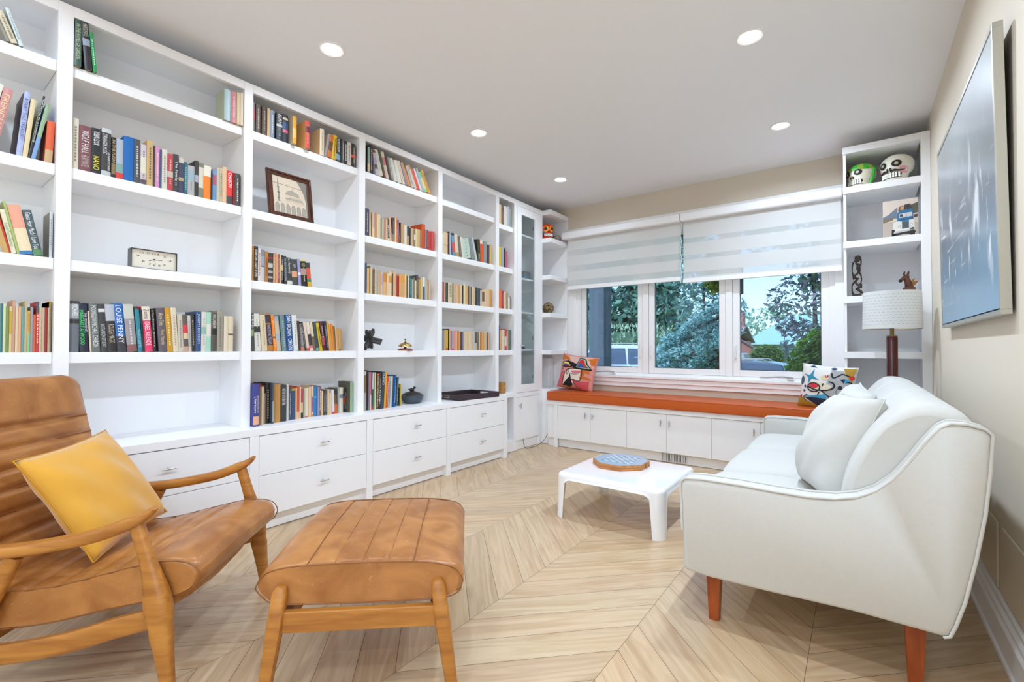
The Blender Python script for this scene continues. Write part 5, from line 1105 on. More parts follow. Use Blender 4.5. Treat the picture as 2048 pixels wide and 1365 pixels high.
# ================================================================ BOOKS
# bay, shelf, nth from left, of n, spine x, left y, shelf z, thickness, height, lean, colour, bands, titles, small lettering, board colour, tiny, colour word
BOOKS = [
(0,1,1,3,-2.682,0.2878,2.2,0.0104,0.1057,-0.383,'8b8778',[],[],None,None,0,'grey'),
(0,1,2,3,-2.682,0.2999,2.2,0.0194,0.1144,-0.368,'cfc4a8',[],[],'7a6f58',None,0,'cream'),
(0,1,3,3,-2.682,0.3228,2.2,0.0124,0.1375,-0.312,'c9d6d6',[],[],'8a9a9a',None,0,'white'),
(0,2,1,7,-2.694,0.2205,1.763,0.017,0.2682,0.173,'dfe0cf',[],[],None,None,0,'white'),
(0,2,2,7,-2.694,0.2398,1.763,0.0261,0.2579,0.173,'c98d8c',[],[('FRENCH FARM','e8cf9a',0.1,0.95)],None,None,0,'rose'),
(0,2,3,7,-2.694,0.3196,1.763,0.0171,0.2675,0.079,'a9b3d8',[],[('A FAIRY TALE TREASURY','5a6490',0.1,0.75)],None,'3b2a3a',0,'pale blue'),
(0,2,4,7,-2.694,0.3376,1.763,0.0144,0.2445,0.091,'dcc9a0',[],[],None,None,0,'cream'),
(0,2,5,7,-2.694,0.3547,1.763,0.0063,0.2724,0.146,'23233a',[],[('THE WOLF BY A LONGONE','e8e8e8',0.05,0.75)],None,'c9d2bd',0,'black'),
(0,2,6,7,-2.694,0.3618,1.763,0.0125,0.2432,0.172,'7fa0cc',[(0.0,0.6,'93b08a')],[],None,None,0,'lavender'),
(0,2,7,7,-2.694,0.4009,1.763,0.0232,0.1743,0.046,'d9613a',[(0.7,1.0,'c8a67c')],[],None,None,0,'orange'),
(0,3,1,6,-2.694,0.3061,1.369,0.006,0.2021,-0.237,'c23a22',[],[],None,'e0b050',0,'red'),
(0,3,2,6,-2.694,0.3127,1.369,0.014,0.1705,-0.203,'e3dcc0',[],[('Solid Foundation','7f9a6a',0.3,0.85)],None,None,0,'white'),
(0,3,3,6,-2.694,0.3283,1.369,0.0074,0.2058,-0.208,'a3b86a',[],[],None,None,0,'sage green'),
(0,3,4,6,-2.694,0.3368,1.369,0.0371,0.1951,-0.205,'ecd9b4',[(0.93,1.0,'3a7ab0'),(0.0,0.47,'e9a68c')],[],None,None,0,'cream'),
(0,3,5,6,-2.694,0.3757,1.369,0.0268,0.1825,-0.201,'48585e',[(0.86,1.0,'5f8a60')],[('Guess How Much I Love You','f0f4f0',0.05,0.85)],None,None,0,'purple'),
(0,3,6,6,-2.694,0.4197,1.369,0.0099,0.1891,0.0,'c5ccce',[],[],'8f9a9a','8f8a7c',0,'pale grey'),
(0,4,1,23,-2.694,0.2867,0.976,0.006,0.1923,0.0,'2f6f73',[],[],None,None,0,'teal'),
(0,4,2,23,-2.694,0.2931,0.976,0.0076,0.1927,0.0,'cfd7a8',[],[],None,None,0,'cream'),
(0,4,3,23,-2.694,0.3015,0.976,0.0076,0.1818,0.0,'7f8f50',[],[],None,None,0,'olive'),
(0,4,4,23,-2.694,0.3099,0.976,0.0076,0.1823,0.0,'d9c48f',[(0.1,0.6,'c9a840')],[],None,None,0,'beige'),
(0,4,5,23,-2.694,0.3183,0.976,0.0076,0.2076,0.0,'c99a7a',[],[],None,None,0,'tan'),
(0,4,6,23,-2.694,0.3267,0.976,0.0076,0.1835,0.0,'dcc7a5',[],[],None,None,0,'cream'),
(0,4,7,23,-2.694,0.3351,0.976,0.0076,0.1843,0.0,'dfa47c',[],[],None,None,0,'peach'),
(0,4,8,23,-2.694,0.3435,0.976,0.0076,0.1848,0.0,'6a9a96',[],[],None,None,0,'grey blue'),
(0,4,9,23,-2.694,0.3519,0.976,0.0076,0.2061,0.0,'c0ae82',[],[],None,None,0,'beige'),
(0,4,10,23,-2.694,0.3603,0.976,0.0076,0.1682,0.0,'d8ac50',[(0.55,1.0,'8fc08c')],[('THE FUNNY BUNNY','b06a2a',0.05,0.5)],None,None,0,'amber'),
(0,4,11,23,-2.694,0.3687,0.976,0.0076,0.1842,0.0,'9c98a0',[],[],None,None,0,'sage green'),
(0,4,12,23,-2.694,0.3771,0.976,0.0076,0.1538,0.0,'cf6030',[],[],None,None,0,'orange'),
(0,4,13,23,-2.694,0.3855,0.976,0.0076,0.207,0.0,'c8404a',[(0.0,0.22,'4a5552')],[],'f0e8e8',None,0,'red'),
(0,4,14,23,-2.694,0.3939,0.976,0.0076,0.183,0.0,'ccb691',[],[],None,None,0,'beige'),
(0,4,15,23,-2.694,0.4023,0.976,0.0076,0.1835,0.0,'c6ae90',[],[],None,None,0,'beige'),
(0,4,16,23,-2.694,0.4107,0.976,0.0076,0.1841,0.0,'9a2320',[],[],None,None,0,'dark red'),
(0,4,17,23,-2.694,0.4191,0.976,0.0076,0.1844,0.0,'bba98c',[],[],None,None,0,'beige'),
(0,4,18,23,-2.694,0.422,0.976,0.0076,0.197,0.0,'c7c4b8',[],[],None,None,0,'pale grey'),
(0,4,19,23,-2.694,0.422,0.976,0.0076,0.1956,0.0,'e0cfa8',[],[],None,None,0,'cream'),
(0,4,20,23,-2.694,0.422,0.976,0.0076,0.2097,0.0,'e3c03a',[],[('TELL ME A STORY','8a7020',0.1,0.75)],None,None,0,'yellow'),
(0,4,21,23,-2.694,0.422,0.976,0.0076,0.2087,0.0,'d39f22',[],[],None,None,0,'amber'),
(0,4,22,23,-2.694,0.422,0.976,0.0076,0.197,0.0,'cba98c',[],[],None,None,0,'beige'),
(0,4,23,23,-2.694,0.424,0.976,0.006,0.1955,0.0,'8c7660',[],[],None,None,0,'olive'),
(1,1,1,8,-2.672,0.4845,2.2,0.0216,0.1949,0.0,'3f5c4c',[],[('IN THE NAMES OF GARDEN','c9d8b8',0.08,0.85)],'b9cfae',None,0,'dark green'),
(1,1,2,8,-2.672,0.5179,2.2,0.0245,0.1991,-0.076,'26282a',[(0.35,0.5,'9aa6b8')],[('MARGUERITE','d8dccc',0.04,0.3)],None,None,0,'black'),
(1,1,3,8,-2.672,0.5458,2.2,0.0123,0.167,-0.09,'2f9e5a',[],[],'bfe8c8',None,0,'green'),
(1,1,4,8,-2.676,1.0724,2.2,0.0297,0.165,0.0,'b5cfd4',[],[],None,'b9bea4',0,'pale grey'),
(1,1,5,8,-2.676,1.1047,2.2,0.0272,0.1665,0.0,'cf8a90',[],[],'f0c8c8',None,0,'rose'),
(1,1,6,8,-2.676,1.1332,2.2,0.0161,0.1706,0.0,'d9c4a0',[],[],None,None,0,'cream'),
(1,1,7,8,-2.676,1.1502,2.2,0.0095,0.1749,0.0,'d9c8a8',[],[],None,None,0,'cream'),
(1,1,8,8,-2.676,1.1579,2.2,0.0077,0.1775,0.0,'ddcfb8',[],[],None,None,0,'cream'),
(1,2,1,30,-2.694,0.4858,1.763,0.0198,0.2178,0.0,'d9d1bd',[],[],'8a8270',None,0,'cream'),
(1,2,2,30,-2.694,0.5068,1.763,0.0398,0.1965,0.0,'7a484a',[],[('WOLF HALL','e8e0e0',0.1,0.62),('HILARY MANTEL','d0c0c0',0.66,0.92)],None,None,0,'brown'),
(1,2,3,30,-2.694,0.5476,1.763,0.0331,0.1994,0.0,'1d1d1f',[],[('ROBIN COOK','f2f2f2',0.08,0.38),('NANO','e6d821',0.62,0.92)],None,None,0,'black'),
(1,2,4,30,-2.694,0.5818,1.763,0.0332,0.2116,0.0,'3a3634',[(0.0,0.09,'c4c8c8'),(0.9,1.0,'bcc2c4')],[('STRANGER MUSIC','d8d8d8',0.12,0.55),('LEONARD COHEN','e8e8e8',0.5,0.88)],None,None,0,'charcoal'),
(1,2,5,30,-2.694,0.6166,1.763,0.0153,0.1818,0.0,'2e2723',[(0.65,0.92,'8a704c')],[('IN THE FLESH','d7b877',0.07,0.62)],None,None,0,'black'),
(1,2,6,30,-2.694,0.6332,1.763,0.0259,0.1814,0.0,'a9b3c0',[(0.85,1.0,'d83c34'),(0.62,0.85,'7fa39c')],[],None,None,0,'pale blue'),
(1,2,7,30,-2.694,0.6601,1.763,0.0375,0.2043,0.0,'0f63ae',[],[],None,None,0,'blue'),
(1,2,8,30,-2.694,0.6984,1.763,0.0226,0.2037,0.0,'4e4c4a',[],[],'c8c8c8',None,0,'dark green'),
(1,2,9,30,-2.694,0.7227,1.763,0.0229,0.1875,0.0,'cdbfc6',[(0.3,0.72,'ded6c2'),(0.88,1.0,'5a4c5a')],[],'9a8a94',None,0,'pale grey'),
(1,2,10,30,-2.694,0.7469,1.763,0.0243,0.2143,0.0,'c9ab76',[],[],'7a6038',None,0,'tan'),
(1,2,11,30,-2.694,0.7725,1.763,0.006,0.1958,0.0,'4a2f38',[],[],None,None,0,'dark brown'),
(1,2,12,30,-2.694,0.7789,1.763,0.0179,0.1966,0.0,'cf90ba',[],[],'e6d0c0',None,0,'pink'),
(1,2,13,30,-2.694,0.7976,1.763,0.0077,0.1864,0.0,'43527a',[],[],None,None,0,'purple'),
(1,2,14,30,-2.694,0.8061,1.763,0.0215,0.1925,0.0,'dad5c8',[],[],'9a948a',None,0,'white'),
(1,2,15,30,-2.694,0.8285,1.763,0.0239,0.1789,0.0,'b9444a',[(0.48,0.64,'cbb8ae')],[],'e0b0a8',None,0,'red'),
(1,2,16,30,-2.694,0.8532,1.763,0.0223,0.1847,0.0,'3a3b3a',[],[('The Family','e4e6e0',0.18,0.72)],'b8b8b8',None,0,'charcoal'),
(1,2,17,30,-2.694,0.8763,1.763,0.0226,0.1751,0.0,'43445c',[(0.0,0.14,'cfc4b8'),(0.56,0.66,'b09a78')],[],None,None,0,'navy blue'),
(1,2,18,30,-2.694,0.8997,1.763,0.0135,0.1603,0.0,'2b6673',[],[],'8ac0c0',None,0,'teal'),
(1,2,19,30,-2.694,0.915,1.763,0.0305,0.1493,0.0,'b4b2b2',[(0.15,0.5,'9db0bc')],[],'8a8a90',None,0,'pale grey'),
(1,2,20,30,-2.694,0.9463,1.763,0.0154,0.1821,0.0,'3a352f',[(0.4,0.6,'a4a8b4')],[],None,None,0,'charcoal'),
(1,2,21,30,-2.694,0.9626,1.763,0.0221,0.1769,0.0,'d8d2c0',[(0.0,0.12,'777a68'),(0.72,1.0,'83866f')],[],None,None,0,'cream'),
(1,2,22,30,-2.694,0.9858,1.763,0.0339,0.1717,0.0,'ef8424',[(0.0,0.32,'ebe4d4')],[],None,None,0,'orange'),
(1,2,23,30,-2.694,1.0206,1.763,0.006,0.1384,0.0,'2d303c',[],[],None,None,1,'charcoal'),
(1,2,24,30,-2.694,1.0273,1.763,0.0172,0.1643,0.0,'6a93ba',[(0.18,0.5,'a95a74')],[],None,None,0,'grey blue'),
(1,2,25,30,-2.694,1.0457,1.763,0.0143,0.1771,0.0,'c4bca6',[],[],None,None,0,'beige'),
(1,2,26,30,-2.694,1.0608,1.763,0.0127,0.1809,0.0,'c9b999',[],[],'6a604c',None,0,'beige'),
(1,2,27,30,-2.694,1.0744,1.763,0.0194,0.191,0.0,'e0bd97',[],[],None,None,0,'beige'),
(1,2,28,30,-2.694,1.0947,1.763,0.0312,0.1784,0.0,'e23a34',[(0.76,1.0,'4a4a4a')],[('CHABON','f6f0ec',0.06,0.5)],None,None,0,'red'),
(1,2,29,30,-2.694,1.1267,1.763,0.0076,0.1734,0.0,'8c1f2c',[],[],None,None,1,'dark red'),
(1,2,30,30,-2.694,1.1351,1.763,0.0258,0.1755,0.0,'4b4742',[],[],'d8d4cc',None,0,'charcoal'),
(1,4,1,26,-2.694,0.4865,0.976,0.0301,0.2191,0.0,'6f747a',[(0.0,0.06,'3a3c40'),(0.36,0.44,'3a3638'),(0.06,0.34,'a9adb0')],[('MICHAEL','f0f0f0',0.06,0.3)],None,None,0,'grey'),
(1,4,2,26,-2.694,0.5199,0.976,0.0303,0.2125,-0.045,'262a3c',[],[('MARGARET ATWOOD','46e070',0.15,0.85),('THE TESTAMENTS','d8dce8',0.2,0.6)],None,None,0,'charcoal'),
(1,4,3,26,-2.694,0.5528,0.976,0.006,0.1792,-0.06,'d9c9b0',[],[],None,'9a3a38',0,'cream'),
(1,4,4,26,-2.694,0.5592,0.976,0.0292,0.213,-0.061,'6b6e6c',[],[('MOONGLOW','e0e4e0',0.05,0.38),('MICHAEL CHABON','e8ece8',0.4,0.9)],None,None,0,'slate blue'),
(1,4,5,26,-2.694,0.5912,0.976,0.0228,0.2129,-0.07,'3e3d3c',[(0.1,0.17,'d8d8d8')],[('BOTANICA STUDIO','c8c8c8',0.42,0.9)],None,None,0,'charcoal'),
(1,4,6,26,-2.694,0.6153,0.976,0.032,0.2127,-0.071,'2b2726',[(0.0,0.35,'b8bcc4')],[('ROUGH MAGIC','c8b8a0',0.42,0.82)],None,None,0,'black'),
(1,4,7,26,-2.694,0.6488,0.976,0.0318,0.22,-0.087,'1a6ab8',[(0.68,1.0,'3c3c40')],[('LOUISE PENNY','f6f8fa',0.04,0.82)],None,None,0,'blue'),
(1,4,8,26,-2.694,0.6845,0.976,0.0365,0.2186,-0.094,'9e9496',[(0.0,0.31,'c6c8bc'),(0.85,1.0,'8a5a58')],[],'d0d4d4',None,0,'sage green'),
(1,4,9,26,-2.694,0.7241,0.976,0.0164,0.2114,-0.084,'2f8495',[(0.0,0.06,'6a3424')],[('WALLY LAMB','9ad0d4',0.5,0.9)],None,None,0,'teal'),
(1,4,10,26,-2.694,0.7414,0.976,0.0076,0.1967,-0.073,'26282a',[],[],None,None,0,'black'),
(1,4,11,26,-2.694,0.7498,0.976,0.0315,0.2133,-0.078,'e4406c',[(0.0,0.31,'e8dcc8')],[('Zorro','4a4440',0.06,0.28),('ISABEL ALLENDE','fbe0e8',0.34,0.86)],None,None,0,'red'),
(1,4,12,26,-2.694,0.7823,0.976,0.0117,0.2056,-0.063,'1f1c1c',[],[('Madame Bovary','d8c8a8',0.05,0.9)],None,None,0,'black'),
(1,4,13,26,-2.694,0.805,0.976,0.0329,0.2099,-0.073,'655a62',[],[('Alone Time','d8c8a0',0.12,0.4),('Penny Vincenzi','d8c8a0',0.5,0.84)],None,None,0,'purple'),
(1,4,14,26,-2.694,0.8391,0.976,0.0228,0.2148,-0.073,'cc961e',[],[],'f0d890',None,0,'amber'),
(1,4,15,26,-2.694,0.8629,0.976,0.0219,0.2154,-0.068,'dcd0b4',[],[],'b8a890',None,0,'cream'),
(1,4,16,26,-2.694,0.8856,0.976,0.0215,0.1847,-0.049,'c9bfae',[],[],'9a9284',None,0,'pale grey'),
(1,4,17,26,-2.694,0.9079,0.976,0.0199,0.1827,-0.046,'5e5650',[(0.27,0.5,'d23c46'),(0.5,0.66,'dcbe98'),(0.86,1.0,'c8a080')],[],None,None,0,'purple'),
(1,4,18,26,-2.694,0.9286,0.976,0.0128,0.1806,-0.045,'c6c0ba',[],[],'8a8888',None,0,'pale grey'),
(1,4,19,26,-2.694,0.9425,0.976,0.0144,0.1902,-0.043,'35302e',[],[],'a09480',None,0,'charcoal'),
(1,4,20,26,-2.694,0.958,0.976,0.024,0.204,0.0,'2f4d7f',[],[('JOSEPH BOYDEN','c8d4e8',0.06,0.8)],None,None,0,'teal'),
(1,4,21,26,-2.694,0.9832,0.976,0.0226,0.2028,0.0,'d8d4cc',[(0.38,0.56,'95b8ae')],[],'b8b0a8',None,0,'white'),
(1,4,22,26,-2.694,1.0067,0.976,0.0214,0.2032,0.0,'a5d2bb',[(0.3,0.62,'dbd7c8')],[],None,None,0,'mint green'),
(1,4,23,26,-2.694,1.0297,0.976,0.0263,0.2025,0.0,'555048',[(0.42,0.57,'232220')],[('VAN CAMERON','ded8cc',0.04,0.4)],None,None,0,'dark green'),
(1,4,24,26,-2.694,1.057,0.976,0.0291,0.2145,0.0,'9c9484',[],[],'78726a',None,0,'sage green'),
(1,4,25,26,-2.694,1.0891,0.976,0.0211,0.1875,0.0,'dccdb4',[],[],None,None,0,'cream'),
(1,4,26,26,-2.694,1.1109,0.976,0.0245,0.1883,0.0,'d9caae',[(0.5,0.54,'5a5048')],[],None,None,0,'cream'),
(2,1,1,19,-2.69,1.2216,2.2,0.0112,0.1601,0.0,'7f7f78',[(0.2,0.62,'c9606a')],[],None,None,0,'grey'),
(2,1,2,19,-2.69,1.2398,2.2,0.0241,0.1586,0.0,'6a5c54',[],[],'c8b8b0',None,0,'brown'),
(2,1,3,19,-2.69,1.2727,2.2,0.0246,0.16,0.0,'5f5046',[],[],'b09a88',None,0,'brown'),
(2,1,4,19,-2.69,1.3018,2.2,0.0159,0.16,0.0,'ccae88',[],[],None,None,0,'beige'),
(2,1,5,19,-2.69,1.3185,2.2,0.0245,0.1572,0.0,'8590a0',[],[],'d0d4d0',None,0,'grey blue'),
(2,1,6,19,-2.69,1.3555,2.2,0.0345,0.1585,0.0,'3a4248',[(0.42,0.5,'c8ccc8')],[('BURN','e8e4dc',0.06,0.4)],'b0b8bc',None,0,'charcoal'),
(2,1,7,19,-2.69,1.3911,2.2,0.0311,0.1636,0.0,'33383f',[(0.28,0.52,'3d567e'),(0.12,0.2,'d8c4a8'),(0.54,0.66,'cf6a80')],[],None,None,0,'charcoal'),
(2,1,8,19,-2.66,1.4356,2.2,0.0232,0.1611,0.0,'e6a626',[(0.45,0.8,'f0c060')],[],None,'c9bda8',0,'amber'),
(2,1,9,19,-2.66,1.5129,2.2,0.0289,0.1648,0.0,'dd574a',[(0.2,0.42,'7f2f3e')],[],'f0c0a0','e0a860',0,'orange'),
(2,1,10,19,-2.684,1.6226,2.2,0.0297,0.1659,0.0,'e6d8bc',[],[],'b8a088','dcb684',0,'cream'),
(2,1,11,19,-2.684,1.6538,2.2,0.0161,0.1512,0.154,'a49a92',[],[],None,None,0,'sage green'),
(2,1,12,19,-2.684,1.6733,2.2,0.0269,0.1532,0.135,'c87238',[(0.3,0.7,'6a4a34')],[],None,None,0,'orange'),
(2,1,13,19,-2.684,1.7042,2.2,0.0293,0.1579,0.063,'e2b71c',[],[],'806010',None,0,'yellow'),
(2,1,14,19,-2.684,1.7352,2.2,0.0299,0.1484,0.0,'24282e',[(0.7,0.95,'7fa0b4')],[('NORDSTROM','e8e8e4',0.04,0.6)],None,None,0,'black'),
(2,1,15,19,-2.684,1.7658,2.2,0.0098,0.1508,0.0,'22242a',[],[],None,None,1,'black'),
(2,1,16,19,-2.684,1.7772,2.2,0.0156,0.154,0.0,'5c5c58',[],[],'c8c8c0',None,0,'purple'),
(2,1,17,19,-2.684,1.7938,2.2,0.0224,0.1495,0.0,'2c2a28',[],[],'d8d4cc',None,0,'black'),
(2,1,18,19,-2.684,1.8178,2.2,0.0294,0.1485,0.0,'c9c0b4',[],[],'807870',None,0,'pale grey'),
(2,1,19,19,-2.684,1.8488,2.2,0.0336,0.151,0.0,'33281f',[(0.5,0.62,'d34a34')],[],'c8b8a0',None,0,'dark brown'),
(2,3,1,17,-2.694,1.2267,1.369,0.0105,0.1905,0.0,'b98648',[],[],'7a5020',None,0,'amber'),
(2,3,2,17,-2.694,1.238,1.369,0.0221,0.1933,0.0,'34302a',[],[('A BALLET OF LEPERS','f0ece4',0.45,0.9),('LEONARD COHEN','f0ece4',0.1,0.42)],None,None,0,'dark brown'),
(2,3,3,17,-2.694,1.2609,1.369,0.0152,0.1863,0.0,'e2cfc6',[],[],'b08a80',None,0,'white'),
(2,3,4,17,-2.694,1.2769,1.369,0.0194,0.1797,0.0,'7a8292',[(0.55,1.0,'c2c6c8'),(0.2,0.5,'98a0b0')],[],None,None,0,'grey blue'),
(2,3,5,17,-2.694,1.2975,1.369,0.0192,0.1728,0.0,'c07a30',[],[('UNDERGROUND','5a3014',0.2,0.8)],None,None,0,'orange'),
(2,3,6,17,-2.694,1.318,1.369,0.0257,0.1689,0.0,'3c3d3e',[(0.35,0.5,'b9bdba'),(0.6,0.68,'a8aaac'),(0.15,0.2,'a03a34'),(0.8,0.86,'a8aaac')],[],None,None,0,'charcoal'),
(2,3,7,17,-2.694,1.3454,1.369,0.0135,0.1718,0.0,'c09468',[],[],'e0c8a8',None,0,'tan'),
(2,3,8,17,-2.694,1.3614,1.369,0.0098,0.1681,0.0,'e09a6c',[],[],None,None,0,'tan'),
(2,3,9,17,-2.694,1.3719,1.369,0.0094,0.1697,0.0,'8c5650',[],[],'d0b0a8',None,0,'brown'),
(2,3,10,17,-2.694,1.3822,1.369,0.0076,0.1689,0.0,'dfb590',[],[],None,None,1,'peach'),
(2,3,11,17,-2.694,1.3906,1.369,0.0115,0.1673,0.0,'37342c',[(0.35,0.55,'c8b878')],[],'c8c0b0',None,0,'dark brown'),
(2,3,12,17,-2.694,1.4107,1.369,0.0175,0.1652,-0.046,'30343c',[],[('TO BE SO MUCH A LIVING','c8ccd8',0.1,0.9)],None,None,0,'charcoal'),
(2,3,13,17,-2.694,1.4295,1.369,0.0315,0.1581,-0.076,'3d4040',[(0.86,1.0,'d8d8cc')],[('In Harmony','d8d8d4',0.04,0.6)],None,None,0,'charcoal'),
(2,3,14,17,-2.694,1.4619,1.369,0.0339,0.1534,-0.082,'454844',[(0.46,0.7,'dc9f74')],[('Lady Ann','d0d4d0',0.2,0.34)],None,None,0,'dark green'),
(2,3,15,17,-2.694,1.4986,1.369,0.017,0.1591,-0.072,'9a96c4',[(0.5,0.6,'e4e4ec')],[],None,None,0,'lavender'),
(2,3,16,17,-2.694,1.5189,1.369,0.036,0.1588,-0.088,'1f1e1a',[(0.0,0.06,'d8cc70'),(0.34,0.58,'b09088')],[('WALLY LAMB','e0d890',0.14,0.26)],'d8d0b0',None,0,'black'),
(2,3,17,17,-2.694,1.5568,1.369,0.0257,0.1456,-0.1,'3c3e38',[(0.22,0.68,'d4563c'),(0.68,0.8,'4a7a5c'),(0.8,1.0,'d6aa28')],[],None,None,0,'charcoal'),
(2,4,1,27,-2.694,1.2271,0.976,0.0136,0.21,0.0,'4a4e4a',[(0.42,0.6,'98a878')],[('HERD','f0f0f0',0.05,0.4)],None,None,0,'dark green'),
(2,4,2,27,-2.694,1.2521,0.976,0.0314,0.2093,-0.069,'dcdad0',[(0.34,0.5,'343634')],[],'9a9890',None,0,'white'),
(2,4,3,27,-2.694,1.2876,0.976,0.0321,0.2055,-0.078,'dcc8a8',[],[],'b09c80',None,0,'cream'),
(2,4,4,27,-2.694,1.3238,0.976,0.0297,0.2129,-0.114,'b47a34',[(0.03,0.25,'38323a'),(0.28,0.84,'38323a')],[('MADELINE MILLER','b8a8b8',0.3,0.82)],None,None,0,'orange'),
(2,4,5,27,-2.694,1.3545,0.976,0.0168,0.2071,-0.1,'ee8420',[(0.6,0.63,'2a2a2c')],[],'f8c080',None,0,'orange'),
(2,4,6,27,-2.694,1.3727,0.976,0.0241,0.2024,-0.1,'c4b8a4',[(0.5,0.7,'a8b4bc'),(0.0,0.15,'a0a8b0')],[],None,None,0,'beige'),
(2,4,7,27,-2.694,1.4035,0.976,0.0261,0.2098,-0.087,'6e868a',[],[],'a8bcc0',None,0,'grey blue'),
(2,4,8,27,-2.694,1.4321,0.976,0.0394,0.2133,-0.083,'0f4a86',[],[('DAN BROWN','f4f6f8',0.03,0.58),('ORIGIN','e4ecf4',0.66,0.97)],None,None,0,'blue'),
(2,4,9,27,-2.694,1.4729,0.976,0.0301,0.2137,-0.08,'dfe0da',[],[],'a0a898',None,0,'white'),
(2,4,10,27,-2.694,1.5042,0.976,0.0131,0.1808,-0.084,'4a322a',[],[],None,None,0,'dark brown'),
(2,4,11,27,-2.694,1.5182,0.976,0.0219,0.1651,-0.101,'6e6c6c',[(0.85,1.0,'c8806c')],[('KATE ATKINSON','c8c8c8',0.15,0.8)],None,None,0,'slate blue'),
(2,4,12,27,-2.694,1.5418,0.976,0.0121,0.1781,-0.172,'36352f',[],[],'a89890',None,0,'charcoal'),
(2,4,13,27,-2.694,1.556,0.976,0.0168,0.1769,-0.17,'dcc8b8',[(0.9,1.0,'c8463c')],[],None,None,0,'cream'),
(2,4,14,27,-2.694,1.5755,0.976,0.0209,0.1778,-0.171,'dfd0c0',[(0.42,0.82,'3f332f'),(0.83,0.9,'e05a6c')],[],None,None,0,'cream'),
(2,4,15,27,-2.694,1.5979,0.976,0.0173,0.1796,-0.163,'d9c9ac',[(0.5,1.0,'6f5f50')],[],None,None,0,'cream'),
(2,4,16,27,-2.694,1.6166,0.976,0.0159,0.1811,-0.152,'3c4c52',[(0.9,0.97,'8ab0b4')],[],None,None,0,'dark green'),
(2,4,17,27,-2.694,1.6403,0.976,0.0193,0.176,-0.17,'cdb422',[],[],'5a5010',None,0,'yellow'),
(2,4,18,27,-2.694,1.6615,0.976,0.0212,0.1821,-0.146,'5a2630',[(0.5,0.8,'a8485a')],[],'e0c8c8',None,0,'maroon'),
(2,4,19,27,-2.694,1.6851,0.976,0.0174,0.1885,-0.123,'2b3044',[],[],'9aa0b4',None,0,'charcoal'),
(2,4,20,27,-2.694,1.7047,0.976,0.0134,0.1828,-0.128,'e0a034',[],[],None,None,0,'amber'),
(2,4,21,27,-2.694,1.719,0.976,0.0093,0.173,-0.126,'c89a60',[],[],None,None,1,'tan'),
(2,4,22,27,-2.694,1.7292,0.976,0.0145,0.1732,-0.114,'e87e18',[],[],None,None,0,'orange'),
(2,4,23,27,-2.694,1.7446,0.976,0.0086,0.1616,-0.125,'7c6a44',[],[],None,None,1,'olive'),
(2,4,24,27,-2.694,1.754,0.976,0.0076,0.1573,-0.08,'d8b084',[],[],None,None,0,'peach'),
(2,4,25,27,-2.694,1.7624,0.976,0.0103,0.1463,-0.08,'c8975a',[],[],None,None,0,'tan'),
(2,4,26,27,-2.694,1.7735,0.976,0.0123,0.1447,-0.057,'c29a5c',[(0.92,1.0,'3a6a70')],[],None,None,0,'tan'),
(2,4,27,27,-2.694,1.7866,0.976,0.0146,0.1393,-0.062,'b48a50',[],[],None,None,0,'tan'),
(2,5,1,33,-2.6393,1.219,0.566,0.029,0.2307,0.0,'40428a',[(0.76,0.96,'e0a888')],[('Literature','f0ead8',0.3,0.68),('Encyclopedia of','f0ead8',0.28,0.68)],None,None,0,'purple'),
(2,5,2,33,-2.6744,1.2655,0.566,0.0101,0.2286,0.0,'8a7254',[(0.0,0.08,'8a2a20')],[],None,None,0,'olive'),
(2,5,3,33,-2.6704,1.2764,0.566,0.0117,0.2102,0.0,'d8bc98',[],[],None,None,0,'beige'),
(2,5,4,33,-2.7025,1.3044,0.566,0.0094,0.2141,0.0,'a89070',[(0.0,0.2,'2a2624')],[],None,None,0,'tan'),
(2,5,5,33,-2.6971,1.3145,0.566,0.0192,0.2285,0.0,'26211e',[],[],'b8a890',None,0,'black'),
(2,5,6,33,-2.667,1.3345,0.566,0.0076,0.2303,0.0,'4e5664',[(0.45,0.95,'9aa6b0')],[],None,None,0,'purple'),
(2,5,7,33,-2.6897,1.3557,0.566,0.0373,0.2179,0.0,'bb8848',[],[],None,None,0,'amber'),
(2,5,8,33,-2.6952,1.3971,0.566,0.0334,0.2117,0.0,'37393a',[],[('HISTORY OF LITERATURE','d8d8d4',0.1,0.55)],None,None,0,'charcoal'),
(2,5,9,33,-2.6979,1.4328,0.566,0.0128,0.2151,0.0,'c0c0b8',[],[],None,None,0,'pale grey'),
(2,5,10,33,-2.7188,1.458,0.566,0.0144,0.186,0.0,'50546a',[],[],'c0b8b0',None,0,'purple'),
(2,5,11,33,-2.7252,1.4776,0.566,0.0227,0.1832,0.0,'39506e',[(0.0,0.06,'c89a30')],[],None,None,0,'navy blue'),
(2,5,12,33,-2.7225,1.5011,0.566,0.0076,0.1862,0.0,'d4b488',[],[],None,None,1,'peach'),
(2,5,13,33,-2.7238,1.5095,0.566,0.0158,0.1958,0.0,'cc5336',[(0.78,1.0,'e0b08c')],[],None,None,0,'red'),
(2,5,14,33,-2.7218,1.5261,0.566,0.0076,0.1923,0.0,'e0cba8',[],[],None,None,1,'cream'),
(2,5,15,33,-2.7295,1.5363,0.566,0.016,0.1845,0.0,'d8b88c',[(0.02,0.48,'b8445c'),(0.82,1.0,'3a342c')],[],None,None,0,'beige'),
(2,5,16,33,-2.738,1.5596,0.566,0.0098,0.1811,0.0,'a8a890',[],[],None,None,0,'sage green'),
(2,5,17,33,-2.7424,1.5726,0.566,0.0218,0.1814,0.0,'dccbb0',[(0.95,1.0,'c87864')],[],None,None,0,'cream'),
(2,5,18,33,-2.7399,1.5952,0.566,0.0165,0.1863,0.0,'d6b994',[],[],None,None,0,'beige'),
